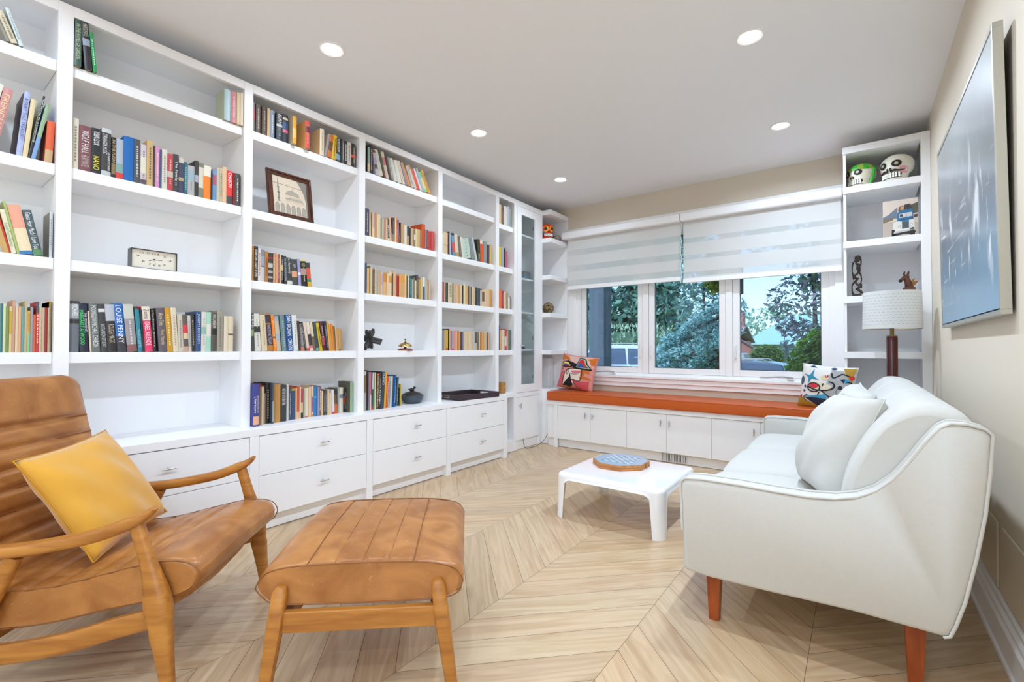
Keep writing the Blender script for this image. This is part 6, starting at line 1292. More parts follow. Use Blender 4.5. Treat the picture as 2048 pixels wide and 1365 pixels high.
(2,5,19,33,-2.74,1.6134,0.566,0.0132,0.1921,0.0,'dcb898',[(0.35,0.85,'94588a'),(0.92,1.0,'d87a30')],[],None,None,0,'beige'),
(2,5,20,33,-2.7393,1.6275,0.566,0.0214,0.1861,0.0,'2a78ac',[(0.33,0.38,'48a8d0')],[],None,None,0,'blue'),
(2,5,21,33,-2.7457,1.6567,0.566,0.0104,0.1838,0.0,'8a8ab0',[],[],'b8b8d0',None,0,'grey blue'),
(2,5,22,33,-2.7495,1.67,0.566,0.0143,0.1876,0.0,'8a625c',[],[],'e0d8d0',None,0,'olive'),
(2,5,23,33,-2.7442,1.6851,0.566,0.0097,0.1561,0.0,'dfbe8c',[],[],None,None,0,'peach'),
(2,5,24,33,-2.7408,1.6956,0.566,0.0077,0.1533,0.0,'4a4636',[],[],'a8a890',None,1,'charcoal'),
(2,5,25,33,-2.737,1.7041,0.566,0.0116,0.1592,0.0,'4c505c',[],[],'a8acb8',None,0,'purple'),
(2,5,26,33,-2.725,1.7165,0.566,0.0088,0.1611,0.0,'d9bd98',[],[],None,None,0,'beige'),
(2,5,27,33,-2.7313,1.7299,0.566,0.0181,0.1398,0.0,'d8c0a0',[],[],None,None,0,'beige'),
(2,5,28,33,-2.7504,1.7644,0.566,0.0182,0.1563,-0.048,'dcdad6',[(0.92,1.0,'d85028')],[],None,None,0,'white'),
(2,5,29,33,-2.7555,1.7869,0.566,0.0194,0.1603,-0.048,'6a4c34',[(0.62,1.0,'dc602c'),(0.0,0.22,'2c2a28')],[],None,None,0,'brown'),
(2,5,30,33,-2.7583,1.809,0.566,0.0098,0.1655,0.0,'a4aaa6',[],[],None,None,1,'sage green'),
(2,5,31,33,-2.7546,1.8197,0.566,0.0283,0.1663,0.0,'d8d0b8',[(0.27,0.42,'78808c')],[],'e0c8c0',None,0,'cream'),
(2,5,32,33,-2.7582,1.8532,0.566,0.0252,0.156,0.0,'232124',[(0.3,0.68,'7a3430')],[],'8a98a0',None,0,'black'),
(2,5,33,33,-2.7119,1.8715,0.566,0.0241,0.2033,0.0,'90a88c',[],[],None,'5a5a48',0,'sage green'),
(3,1,1,20,-2.688,1.9779,2.2,0.018,0.1738,0.0,'86a898',[(0.65,0.95,'d8b894')],[],None,'2c2826',0,'sage green'),
(3,1,2,20,-2.688,1.9977,2.2,0.0195,0.1941,0.0,'3f3634',[],[],'d0a8a0',None,0,'charcoal'),
(3,1,3,20,-2.688,2.0472,2.2,0.0258,0.1675,-0.174,'b8b4c0',[(0.3,0.5,'a498c0'),(0.0,0.1,'6a3a34'),(0.55,0.75,'5a5450')],[],None,None,0,'pale grey'),
(3,1,4,20,-2.688,2.0766,2.2,0.0365,0.1777,-0.291,'d8d0c0',[],[],'a89c8c',None,0,'cream'),
(3,1,5,20,-2.688,2.1155,2.2,0.0191,0.177,-0.289,'44543c',[(0.75,1.0,'6a2c1c')],[],None,None,0,'dark green'),
(3,1,6,20,-2.688,2.1366,2.2,0.0267,0.1834,-0.278,'d4c0ac',[(0.2,0.5,'c87474')],[],None,None,0,'cream'),
(3,1,7,20,-2.688,2.1658,2.2,0.0169,0.1606,-0.29,'2f2a26',[],[],None,None,0,'black'),
(3,1,8,20,-2.688,2.1846,2.2,0.022,0.166,-0.279,'928c84',[],[],'d8d4cc',None,0,'grey'),
(3,1,9,20,-2.688,2.2108,2.2,0.0306,0.1637,-0.304,'d4d4c8',[],[],None,None,0,'white'),
(3,1,10,20,-2.688,2.2441,2.2,0.0363,0.1611,-0.291,'d8d4c6',[],[],None,None,0,'white'),
(3,1,11,20,-2.688,2.287,2.2,0.0263,0.1688,-0.343,'dcc8b4',[],[],'c8a090',None,0,'cream'),
(3,1,12,20,-2.688,2.3157,2.2,0.0204,0.1655,-0.335,'8a8488',[],[],None,None,0,'grey'),
(3,1,13,20,-2.688,2.3409,2.2,0.029,0.1755,-0.473,'d88c28',[(0.4,1.0,'cc8850')],[],None,None,0,'orange'),
(3,1,14,20,-2.688,2.3747,2.2,0.0267,0.1613,-0.405,'c0b8b4',[],[],'8a8488',None,0,'pale grey'),
(3,1,15,20,-2.688,2.405,2.2,0.0221,0.1744,-0.452,'d4c4a8',[(0.0,0.2,'d89848')],[],None,None,0,'cream'),
(3,1,16,20,-2.688,2.4317,2.2,0.0235,0.1548,-0.479,'dc5046',[],[],None,None,0,'red'),
(3,1,17,20,-2.688,2.4591,2.2,0.0193,0.1653,-0.453,'d4d0cc',[],[],None,None,0,'white'),
(3,1,18,20,-2.688,2.4814,2.2,0.0205,0.1705,-0.427,'a4acb4',[],[],None,None,0,'pale blue'),
(3,1,19,20,-2.688,2.5052,2.2,0.0323,0.1557,-0.499,'7cc498',[(0.3,0.85,'d0cc94')],[],None,None,0,'mint green'),
(3,1,20,20,-2.688,2.5433,2.2,0.0292,0.1798,-0.492,'d89e3c',[],[],'a07020',None,0,'amber'),
(3,2,1,32,-2.694,1.9657,1.763,0.0343,0.1873,0.0,'4a4c5c',[],[],'c0bcb0',None,0,'purple'),
(3,2,2,32,-2.694,2.0008,1.763,0.0121,0.1735,0.0,'d8ccac',[],[],None,None,0,'cream'),
(3,2,3,32,-2.694,2.0137,1.763,0.008,0.1716,-0.059,'8c4a3c',[],[],None,None,1,'brown'),
(3,2,4,32,-2.694,2.0226,1.763,0.0218,0.172,0.0,'cfae98',[(0.6,1.0,'e0c8a0')],[],None,None,0,'beige'),
(3,2,5,32,-2.694,2.0459,1.763,0.0164,0.1731,0.0,'bf9068',[],[],None,None,0,'tan'),
(3,2,6,32,-2.694,2.0631,1.763,0.0137,0.1673,0.0,'e0cca8',[],[],None,None,0,'cream'),
(3,2,7,32,-2.694,2.0776,1.763,0.0157,0.1699,0.0,'dcc8a4',[],[],None,None,0,'cream'),
(3,2,8,32,-2.694,2.0943,1.763,0.0106,0.1463,0.0,'8c8a74',[],[],None,None,1,'grey'),
(3,2,9,32,-2.694,2.106,1.763,0.0175,0.1457,0.0,'b8b4a0',[],[],None,None,0,'beige'),
(3,2,10,32,-2.694,2.1245,1.763,0.0146,0.1477,0.0,'b8866c',[],[],None,None,1,'tan'),
(3,2,11,32,-2.694,2.1399,1.763,0.018,0.1508,0.0,'d8b498',[],[],None,None,0,'beige'),
(3,2,12,32,-2.694,2.1587,1.763,0.0182,0.1545,-0.061,'4a4840',[(0.88,1.0,'d8c8a8')],[('BEYOND','e8e4d8',0.3,0.85)],None,None,0,'charcoal'),
(3,2,13,32,-2.694,2.1777,1.763,0.0171,0.1693,-0.064,'dcb088',[],[],None,None,0,'peach'),
(3,2,14,32,-2.694,2.1959,1.763,0.0242,0.1745,0.0,'4a3a34',[(0.7,1.0,'8a7a64')],[],'a88c94',None,0,'charcoal'),
(3,2,15,32,-2.694,2.2208,1.763,0.0096,0.1796,0.0,'e4cca8',[],[],None,None,1,'cream'),
(3,2,16,32,-2.694,2.2313,1.763,0.0202,0.1823,-0.054,'e07c2c',[(0.4,0.7,'e08060')],[],None,None,0,'orange'),
(3,2,17,32,-2.694,2.2523,1.763,0.0151,0.1674,-0.063,'74565c',[],[],'a8909c',None,0,'purple'),
(3,2,18,32,-2.694,2.2682,1.763,0.0092,0.1536,0.0,'5a4034',[],[],None,None,1,'maroon'),
(3,2,19,32,-2.694,2.2782,1.763,0.0301,0.1523,0.0,'bf9a70',[],[],None,None,0,'tan'),
(3,2,20,32,-2.694,2.3094,1.763,0.0255,0.1444,0.0,'dad4c0',[],[],None,None,0,'cream'),
(3,2,21,32,-2.694,2.3357,1.763,0.0192,0.1406,0.0,'b89468',[(0.0,0.5,'3a3836')],[],None,None,1,'tan'),
(3,2,22,32,-2.694,2.356,1.763,0.0149,0.1333,0.0,'282624',[],[],None,None,1,'black'),
(3,2,23,32,-2.694,2.372,1.763,0.0291,0.134,0.0,'c0a47c',[],[],None,None,0,'tan'),
(3,2,24,32,-2.694,2.4019,1.763,0.0141,0.1294,0.0,'8c7a68',[(0.3,0.6,'d8d0c0')],[],None,None,1,'grey'),
(3,2,25,32,-2.694,2.4171,1.763,0.0196,0.1379,0.0,'dcc48c',[],[],None,None,1,'beige'),
(3,2,26,32,-2.694,2.4375,1.763,0.0289,0.1394,0.0,'c8a478',[],[],None,None,0,'tan'),
(3,2,27,32,-2.694,2.4672,1.763,0.0116,0.14,0.0,'a08450',[],[],None,None,1,'olive'),
(3,2,28,32,-2.694,2.48,1.763,0.0373,0.1894,0.0,'c4480c',[],[],None,'cc4a10',0,'red'),
(3,2,29,32,-2.694,2.5184,1.763,0.0138,0.1533,0.0,'a88890',[],[],None,None,1,'rose'),
(3,2,30,32,-2.694,2.533,1.763,0.0135,0.1535,0.0,'54504c',[],[],'a8a8a0',None,1,'dark green'),
(3,2,31,32,-2.694,2.5476,1.763,0.0346,0.1481,0.0,'b8302c',[],[],None,None,0,'red'),
(3,2,32,32,-2.694,2.5842,1.763,0.0305,0.1527,0.0,'c84c44',[],[],None,None,0,'red'),
(3,3,1,34,-2.694,1.9643,1.369,0.0183,0.2061,0.0,'4a5468',[],[],None,None,0,'purple'),
(3,3,2,34,-2.694,1.9839,1.369,0.0183,0.1737,0.0,'d9ae78',[],[],None,None,0,'peach'),
(3,3,3,34,-2.694,2.0031,1.369,0.0069,0.189,0.0,'a08a50',[(0.0,0.06,'2c6c64')],[],None,None,1,'olive'),
(3,3,4,34,-2.694,2.0108,1.369,0.0173,0.1811,0.0,'d4c09c',[],[],None,None,0,'beige'),
(3,3,5,34,-2.694,2.0293,1.369,0.0193,0.1714,0.0,'6e543c',[],[],'c0a890',None,0,'brown'),
(3,3,6,34,-2.694,2.0494,1.369,0.0084,0.1823,0.0,'e4c8ac',[],[],None,None,1,'cream'),
(3,3,7,34,-2.694,2.0585,1.369,0.0171,0.1704,0.0,'a4ac9c',[],[],None,None,0,'sage green'),
(3,3,8,34,-2.694,2.0764,1.369,0.0103,0.1609,0.0,'e0a47c',[],[],None,None,1,'peach'),
(3,3,9,34,-2.694,2.0875,1.369,0.0109,0.1619,0.0,'cca464',[],[],None,None,1,'tan'),
(3,3,10,34,-2.694,2.0994,1.369,0.0196,0.1603,0.0,'ccbcb8',[(0.1,0.55,'c0a0b4')],[],None,None,0,'pale grey'),
(3,3,11,34,-2.694,2.1218,1.369,0.0301,0.1572,0.0,'d8ac70',[(0.0,0.4,'c8883c')],[],None,None,0,'tan'),
(3,3,12,34,-2.694,2.1527,1.369,0.0167,0.1588,0.0,'e0c49c',[],[],None,None,0,'cream'),
(3,3,13,34,-2.694,2.1707,1.369,0.0262,0.1734,0.0,'dfcaa4',[(0.18,0.45,'d8942c')],[],None,None,0,'cream'),
(3,3,14,34,-2.694,2.1979,1.369,0.0107,0.1622,0.0,'4c3c2c',[],[],None,None,1,'dark brown'),
(3,3,15,34,-2.694,2.2094,1.369,0.0166,0.1834,0.0,'e4b890',[],[],None,None,0,'peach'),
(3,3,16,34,-2.694,2.2268,1.369,0.0111,0.1634,0.0,'d0a888',[],[],None,None,1,'peach'),
(3,3,17,34,-2.694,2.2387,1.369,0.0244,0.1513,0.0,'a81c1c',[(0.9,1.0,'901414')],[],None,None,0,'dark red'),
(3,3,18,34,-2.694,2.264,1.369,0.0151,0.1682,0.0,'e4a468',[],[],None,None,0,'tan'),
(3,3,19,34,-2.694,2.2799,1.369,0.0327,0.1677,0.0,'d0a470',[(0.05,0.35,'dc9c3c')],[],None,None,0,'tan'),
(3,3,20,34,-2.694,2.3134,1.369,0.0188,0.1746,0.0,'dcbc88',[],[],None,None,0,'peach'),
(3,3,21,34,-2.694,2.333,1.369,0.0137,0.1618,0.0,'6c5444',[],[],None,None,1,'brown'),
(3,3,22,34,-2.694,2.3475,1.369,0.0098,0.1687,0.0,'e0cfa0',[],[],None,None,1,'cream'),
(3,3,23,34,-2.694,2.3613,1.369,0.0226,0.1692,0.0,'2a6a70',[],[],'80b8b8',None,0,'teal'),
(3,3,24,34,-2.694,2.385,1.369,0.0151,0.1426,0.0,'a8a8a0',[],[],None,None,1,'sage green'),
(3,3,25,34,-2.694,2.4009,1.369,0.0128,0.1599,0.0,'7c7458',[],[],None,None,1,'olive'),
(3,3,26,34,-2.694,2.4145,1.369,0.0149,0.1396,0.0,'e0cca0',[],[],None,None,1,'cream'),
(3,3,27,34,-2.694,2.4305,1.369,0.0203,0.1805,0.0,'5c4a54',[],[],'9a8a94',None,0,'purple'),
(3,3,28,34,-2.694,2.4516,1.369,0.0201,0.1505,0.0,'b89834',[],[],None,None,0,'amber'),
(3,3,29,34,-2.694,2.4724,1.369,0.0231,0.1713,0.0,'ccb494',[],[],None,None,0,'beige'),
(3,3,30,34,-2.694,2.4963,1.369,0.0191,0.1743,0.0,'505c6c',[(0.0,0.42,'e4e0cc')],[],None,None,0,'slate blue'),
(3,3,31,34,-2.694,2.5161,1.369,0.0113,0.1581,0.0,'a0b4c4',[],[],None,None,1,'pale blue'),
(3,3,32,34,-2.694,2.5283,1.369,0.0136,0.1556,0.0,'d0b084',[],[],None,None,1,'peach'),
(3,3,33,34,-2.694,2.5427,1.369,0.0151,0.1573,0.0,'909078',[],[],None,None,1,'grey'),
(3,3,34,34,-2.694,2.5586,1.369,0.013,0.1578,0.0,'e0b48c',[],[],None,None,1,'peach'),
(3,5,1,18,-2.725,1.9892,0.566,0.0178,0.2679,0.0,'8c6c4c',[(0.55,1.0,'b0a8a0'),(0.0,0.1,'d0c8c0')],[],None,None,0,'olive'),
(3,5,2,18,-2.7229,2.0078,0.566,0.0106,0.2741,0.0,'26282c',[],[],None,None,0,'black'),
(3,5,3,18,-2.714,2.0192,0.566,0.0076,0.2622,0.0,'8c8888',[],[],None,None,0,'grey'),
(3,5,4,18,-2.7106,2.0276,0.566,0.0094,0.2622,0.0,'d0607c',[(0.6,1.0,'d8c8b8')],[],None,None,0,'pink'),
(3,5,5,18,-2.7157,2.042,0.566,0.0125,0.2585,0.034,'3a4254',[(0.9,1.0,'a82c3c'),(0.0,0.45,'c8c8c8')],[],None,None,0,'navy blue'),
(3,5,6,18,-2.7191,2.0581,0.566,0.0101,0.2555,0.0,'3a8a58',[],[],None,None,0,'green'),
(3,5,7,18,-2.7143,2.069,0.566,0.0078,0.2576,0.0,'dfcba0',[],[],None,None,0,'cream'),
(3,5,8,18,-2.7111,2.0776,0.566,0.0208,0.2485,0.032,'5f4a34',[(0.0,0.05,'d87040')],[('The Films of Marlon Brando','e8d8b0',0.06,0.95)],None,None,0,'brown'),
(3,5,9,18,-2.7121,2.1004,0.566,0.0157,0.2544,0.032,'34323a',[],[('OLIVER','c8b090',0.15,0.45)],'e0e0e0',None,0,'charcoal'),
(3,5,10,18,-2.7092,2.117,0.566,0.0255,0.2608,0.047,'36404a',[],[('CLASSICS','f4f6f8',0.04,0.36)],None,None,0,'charcoal'),
(3,5,11,18,-2.7174,2.1499,0.566,0.0175,0.2568,0.049,'e0a434',[],[],None,None,0,'amber'),
(3,5,12,18,-2.7151,2.1682,0.566,0.0137,0.2208,0.05,'d8483c',[],[],'f0c0b8',None,0,'red'),
(3,5,13,18,-2.7254,2.1916,0.566,0.0146,0.2239,0.053,'a8c0b8',[],[],'5a6c80',None,0,'mint green'),
(3,5,14,18,-2.7195,2.207,0.566,0.0164,0.2236,0.053,'dccdb8',[],[],None,None,0,'cream'),
(3,5,15,18,-2.6974,2.2242,0.566,0.0098,0.2326,0.046,'12589c',[],[],'c0d4e8',None,0,'blue'),
(3,5,16,18,-2.7528,2.2913,0.566,0.0144,0.2108,0.048,'50707c',[],[],'c8d8dc',None,0,'slate blue'),
(3,5,17,18,-2.7437,2.3066,0.566,0.0076,0.1619,0.062,'3c3a2c',[],[],None,None,1,'dark brown'),
(3,5,18,18,-2.7339,2.315,0.566,0.0076,0.1573,0.0,'d2b424',[],[],None,None,1,'yellow'),
(4,2,1,16,-2.694,2.7063,1.763,0.0096,0.1563,0.0,'e4dfd2',[],[],None,None,1,'white'),
(4,2,2,16,-2.694,2.7172,1.763,0.0512,0.1759,0.0,'d8bc94',[(0.58,0.62,'b89874')],[],None,None,0,'beige'),
(4,2,3,16,-2.694,2.7694,1.763,0.0189,0.1884,0.0,'3a2832',[],[],None,None,1,'dark brown'),
(4,2,4,16,-2.694,2.79,1.763,0.0184,0.1756,-0.054,'b8b8c4',[],[],None,None,1,'pale grey'),
(4,2,5,16,-2.694,2.8278,1.763,0.0338,0.1853,-0.105,'6c98b0',[(0.42,0.85,'d8504c'),(0.85,1.0,'4c94a4'),(0.0,0.1,'2c3438')],[],None,None,0,'grey blue'),
(4,2,6,16,-2.694,2.8641,1.763,0.0409,0.1843,-0.118,'dccab0',[(0.82,1.0,'c09474')],[],None,None,0,'cream'),
(4,2,7,16,-2.694,2.9071,1.763,0.0347,0.1752,-0.153,'6c645c',[],[],'a8a098',None,0,'olive'),
(4,2,8,16,-2.694,2.9433,1.763,0.0235,0.1763,-0.166,'dcd8c4',[],[],None,None,0,'white'),
(4,2,9,16,-2.694,2.9688,1.763,0.0874,0.1669,-0.214,'bccfc0',[],[('. . . . . .','303834',0.05,0.9)],None,None,0,'pale grey'),
(4,2,10,16,-2.694,3.0659,1.763,0.0491,0.1881,-0.248,'8a8e8c',[],[],'a8b0b0',None,0,'grey blue'),
(4,2,11,16,-2.694,3.1177,1.763,0.0279,0.2055,-0.308,'c0ccd0',[],[],None,None,0,'pale grey'),
(4,2,12,16,-2.694,3.1518,1.763,0.0318,0.1966,-0.081,'5c5838',[(0.0,0.62,'3c3a1c')],[],'c8c8a0','2a2a18',0,'brown'),
(4,2,13,16,-2.694,3.1849,1.763,0.0376,0.1925,-0.056,'e4541c',[(0.0,0.16,'e4e0d0')],[],None,None,0,'orange'),
(4,2,14,16,-2.694,3.2253,1.763,0.0438,0.1934,0.0,'90928c',[],[],'b0a0a0',None,0,'grey blue'),
(4,2,15,16,-2.694,3.2702,1.763,0.031,0.1716,0.0,'3a2c5c',[],[],'6a5c8c',None,0,'navy blue'),
(4,2,16,16,-2.694,3.3112,1.763,0.0323,0.1748,0.0,'d0b46c',[],[],None,None,0,'tan'),
(4,3,1,27,-2.694,2.7039,1.369,0.0246,0.1623,0.0,'c44a54',[],[],None,None,0,'red'),
(4,3,2,27,-2.694,2.7295,1.369,0.0113,0.162,0.0,'e0c4a4',[],[],None,None,1,'cream'),
(4,3,3,27,-2.694,2.7431,1.369,0.0176,0.1611,0.0,'3c5844',[],[],None,None,1,'dark green'),
(4,3,4,27,-2.694,2.7614,1.369,0.0092,0.1621,0.0,'241e1a',[],[],None,None,1,'black'),
(4,3,5,27,-2.694,2.7735,1.369,0.0495,0.1638,0.0,'d9cba8',[],[('HOUSE OF M','2a2824',0.1,0.7)],None,None,0,'cream'),
(4,3,6,27,-2.694,2.8241,1.369,0.0131,0.1657,0.0,'8c7c54',[],[],None,None,1,'olive'),
(4,3,7,27,-2.694,2.8382,1.369,0.028,0.165,0.0,'c8b0a0',[],[],None,None,0,'beige'),
(4,3,8,27,-2.694,2.8673,1.369,0.0284,0.1611,0.0,'dcb080',[],[],None,None,0,'peach'),
(4,3,9,27,-2.694,2.8964,1.369,0.0237,0.1609,0.0,'c09c64',[],[],None,None,1,'tan'),
(4,3,10,27,-2.694,2.9209,1.369,0.0179,0.1625,0.0,'dccbb0',[],[],None,None,1,'cream'),
(4,3,11,27,-2.694,2.9399,1.369,0.0184,0.159,0.0,'3a281c',[],[],None,None,1,'dark brown'),
(4,3,12,27,-2.694,2.96,1.369,0.0234,0.1728,0.0,'dcd4b8',[],[],None,None,1,'cream'),
(4,3,13,27,-2.694,2.9845,1.369,0.036,0.1606,0.0,'d0a860',[],[],None,None,0,'tan'),
(4,3,14,27,-2.694,3.0216,1.369,0.0114,0.1623,0.0,'4c4a4c',[],[],None,None,1,'dark green'),
(4,3,15,27,-2.694,3.0338,1.369,0.0145,0.1589,0.0,'ccc8d0',[],[],None,None,1,'pale grey'),
(4,3,16,27,-2.694,3.0491,1.369,0.0118,0.1582,0.0,'5c3a28',[],[],None,None,1,'maroon'),
(4,3,17,27,-2.694,3.0621,1.369,0.0201,0.1584,0.0,'d4c4ac',[],[],None,None,1,'cream'),
(4,3,18,27,-2.694,3.0833,1.369,0.031,0.1572,0.0,'d0b484',[],[],None,None,0,'beige'),
(4,3,19,27,-2.694,3.1151,1.369,0.0208,0.1593,0.0,'2c3c44',[],[],None,None,1,'charcoal'),
(4,3,20,27,-2.694,3.1367,1.369,0.0188,0.1593,0.0,'54645a',[],[],'303830',None,1,'purple'),
(4,3,21,27,-2.694,3.1563,1.369,0.0219,0.1554,0.0,'3c4458',[],[],None,None,1,'navy blue'),
(4,3,22,27,-2.694,3.1791,1.369,0.0266,0.1529,0.0,'d0b49c',[(0.0,0.08,'8a2c3c')],[],None,None,1,'beige'),
(4,3,23,27,-2.694,3.2064,1.369,0.0329,0.1509,0.0,'dcc49c',[(0.13,0.7,'6c5c44')],[],None,None,0,'cream'),
(4,3,24,27,-2.694,3.2401,1.369,0.0272,0.1568,0.0,'dcc4a4',[],[],None,None,1,'cream'),
(4,3,25,27,-2.694,3.2682,1.369,0.0214,0.1597,0.0,'d8bca4',[],[],None,None,1,'beige'),
(4,3,26,27,-2.694,3.2904,1.369,0.0208,0.1595,0.0,'dcb48c',[],[],None,None,1,'peach'),
(4,3,27,27,-2.694,3.3124,1.369,0.0284,0.1593,0.0,'cc9438',[],[],None,None,1,'amber'),
(4,4,1,27,-2.694,2.7052,0.976,0.0235,0.1636,0.0,'84888c',[],[],None,None,0,'grey blue'),
(4,4,2,27,-2.694,2.7297,0.976,0.0196,0.1635,0.0,'c8a478',[],[],None,None,1,'tan'),
(4,4,3,27,-2.694,2.7508,0.976,0.0251,0.1662,0.0,'ccac28',[(0.88,1.0,'cc5434')],[],None,None,0,'amber'),
(4,4,4,27,-2.694,2.7883,0.976,0.0134,0.1769,0.0,'e0a484',[],[],None,'1c1410',1,'peach'),
(4,4,5,27,-2.694,2.8028,0.976,0.0184,0.1615,0.0,'4c8cb0',[],[],None,None,1,'grey blue'),
(4,4,6,27,-2.694,2.8222,0.976,0.0253,0.1621,0.0,'d49090',[(0.9,1.0,'d8606c')],[],None,None,0,'rose'),
(4,4,7,27,-2.694,2.8482,0.976,0.0202,0.1595,0.0,'d0a08c',[],[],None,None,1,'rose'),
(4,4,8,27,-2.694,2.8692,0.976,0.0173,0.1623,0.0,'dcb08c',[],[],None,None,1,'peach'),
(4,4,9,27,-2.694,2.8873,0.976,0.013,0.164,0.0,'a8501c',[],[],None,None,1,'red'),
(4,4,10,27,-2.694,2.9011,0.976,0.0219,0.1588,0.0,'d49848',[],[],None,None,1,'amber'),
(4,4,11,27,-2.694,2.924,0.976,0.0206,0.1573,0.0,'344058',[],[],None,None,1,'navy blue'),
(4,4,12,27,-2.694,2.9455,0.976,0.0172,0.158,0.0,'80749c',[],[],None,None,1,'grey blue'),
(4,4,13,27,-2.694,2.9634,0.976,0.0212,0.1577,0.0,'d4c4a0',[],[],None,None,1,'cream'),
(4,4,14,27,-2.694,2.9854,0.976,0.0208,0.1583,0.0,'d8c4a0',[],[],None,None,1,'cream'),
(4,4,15,27,-2.694,3.007,0.976,0.0223,0.162,0.0,'d0b890',[],[],None,None,1,'beige'),
(4,4,16,27,-2.694,3.0301,0.976,0.0231,0.1619,0.0,'dcc8a8',[],[],None,None,1,'cream'),
(4,4,17,27,-2.694,3.054,0.976,0.0288,0.1612,0.0,'d8b894',[],[],None,None,0,'beige'),
(4,4,18,27,-2.694,3.0839,0.976,0.0254,0.1621,0.0,'b4bcb8',[],[],None,None,1,'pale grey'),
(4,4,19,27,-2.694,3.1101,0.976,0.0274,0.1595,0.0,'c8b490',[(0.0,0.6,'5c5444')],[],None,None,1,'beige'),
(4,4,20,27,-2.694,3.1383,0.976,0.0235,0.1591,0.0,'7c766c',[],[],'4a4640',None,1,'grey'),
(4,4,21,27,-2.694,3.1625,0.976,0.0216,0.1621,0.0,'dcb088',[],[],None,None,1,'peach'),
(4,4,22,27,-2.694,3.185,0.976,0.0098,0.1609,0.0,'4a2818',[],[],None,None,1,'dark brown'),
(4,4,23,27,-2.694,3.1958,0.976,0.0366,0.163,0.0,'e09c44',[],[],None,None,0,'amber'),
(4,4,24,27,-2.694,3.2336,0.976,0.0234,0.163,0.0,'c8b48c',[],[],None,None,1,'beige'),
(4,4,25,27,-2.694,3.2577,0.976,0.0217,0.1625,0.0,'bcae98',[],[],'6c6050',None,1,'beige'),
(4,4,26,27,-2.694,3.2803,0.976,0.0131,0.1613,0.0,'6c4c3c',[],[],None,None,1,'brown'),
(4,4,27,27,-2.694,3.2942,0.976,0.0213,0.1612,0.0,'c8a484',[],[],None,None,1,'tan'),
(5,1,1,5,-2.694,3.4466,2.166,0.0378,0.1816,0.0,'e0c094',[],[],None,None,0,'beige'),
(5,1,2,5,-2.694,3.4859,2.166,0.0384,0.1542,0.0,'6c5640',[],[],'b8a088',None,0,'brown'),
(5,1,3,5,-2.694,3.527,2.166,0.0506,0.1824,0.0,'dcd4cc',[],[],None,None,0,'white'),
(5,1,4,5,-2.694,3.5791,2.166,0.0326,0.1931,0.0,'a8b4c4',[],[],None,None,0,'pale blue'),
(5,1,5,5,-2.694,3.6126,2.166,0.039,0.1731,0.0,'8c9488',[],[],None,None,0,'grey blue'),
(5,2,1,4,-2.694,3.4473,1.763,0.0344,0.1837,0.0,'d8b834',[],[],None,None,0,'yellow'),
(5,2,2,4,-2.694,3.4843,1.763,0.0417,0.1847,0.0,'a8aca0',[],[],None,None,0,'sage green'),
(5,2,3,4,-2.694,3.5299,1.763,0.0192,0.1842,0.0,'2c3048',[],[],None,None,1,'navy blue'),
(5,2,4,4,-2.694,3.5506,1.763,0.0298,0.1612,0.0,'c0607c',[],[],None,None,1,'pink'),
(5,3,1,6,-2.694,3.4491,1.369,0.0411,0.1753,0.0,'e07844',[],[],None,None,0,'orange'),
(5,3,2,6,-2.694,3.4918,1.369,0.0337,0.1658,0.0,'b0343c',[],[],'d8a8a0',None,0,'red'),
(5,3,3,6,-2.694,3.527,1.369,0.0342,0.1595,0.0,'dcc8a8',[],[],None,None,1,'cream'),
(5,3,4,6,-2.694,3.5628,1.369,0.0264,0.1546,0.0,'a09470',[],[],None,None,1,'tan'),
(5,3,5,6,-2.694,3.5919,1.369,0.0314,0.1172,0.0,'e4dccc',[],[],None,'4a3888',1,'white'),
(5,3,6,6,-2.694,3.6249,1.369,0.0139,0.1223,0.0,'848c90',[],[],None,None,1,'grey blue'),
(5,4,1,6,-2.694,3.4476,0.976,0.0197,0.2349,0.0,'5c5470',[],[],None,None,1,'purple'),
(5,4,2,6,-2.694,3.4688,0.976,0.0266,0.1862,0.0,'dca468',[],[],None,None,1,'tan'),
(5,4,3,6,-2.694,3.4969,0.976,0.0441,0.1926,0.0,'dccdb4',[],[],None,None,0,'cream'),
(5,4,4,6,-2.694,3.5425,0.976,0.0273,0.2011,0.0,'b83c4c',[(0.35,0.8,'dcd4d0')],[],None,None,1,'red'),
(5,4,5,6,-2.694,3.5714,0.976,0.0276,0.188,0.0,'c89c74',[],[],None,None,1,'tan'),
(5,4,6,6,-2.694,3.6018,0.976,0.0422,0.1939,0.0,'5c6c6c',[],[],None,None,0,'slate blue'),
]
BAYL = ['leftmost bay', 'clock bay', 'framed-picture bay', 'bell bay', 'tray bay', 'narrow bay']
SHL = {1: 'top shelf', 2: 'second shelf', 3: 'third shelf', 4: 'fourth shelf', 5: 'worktop'}
PAPER = mat('D9CDB4', .9, name='book_pages')
def ordn(n): return str(n)+('th' if 10 <= n % 100 <= 20 else {1: 'st', 2: 'nd', 3: 'rd'}.get(n % 10, 'th'))
small = MB(); rb = random.Random(9)
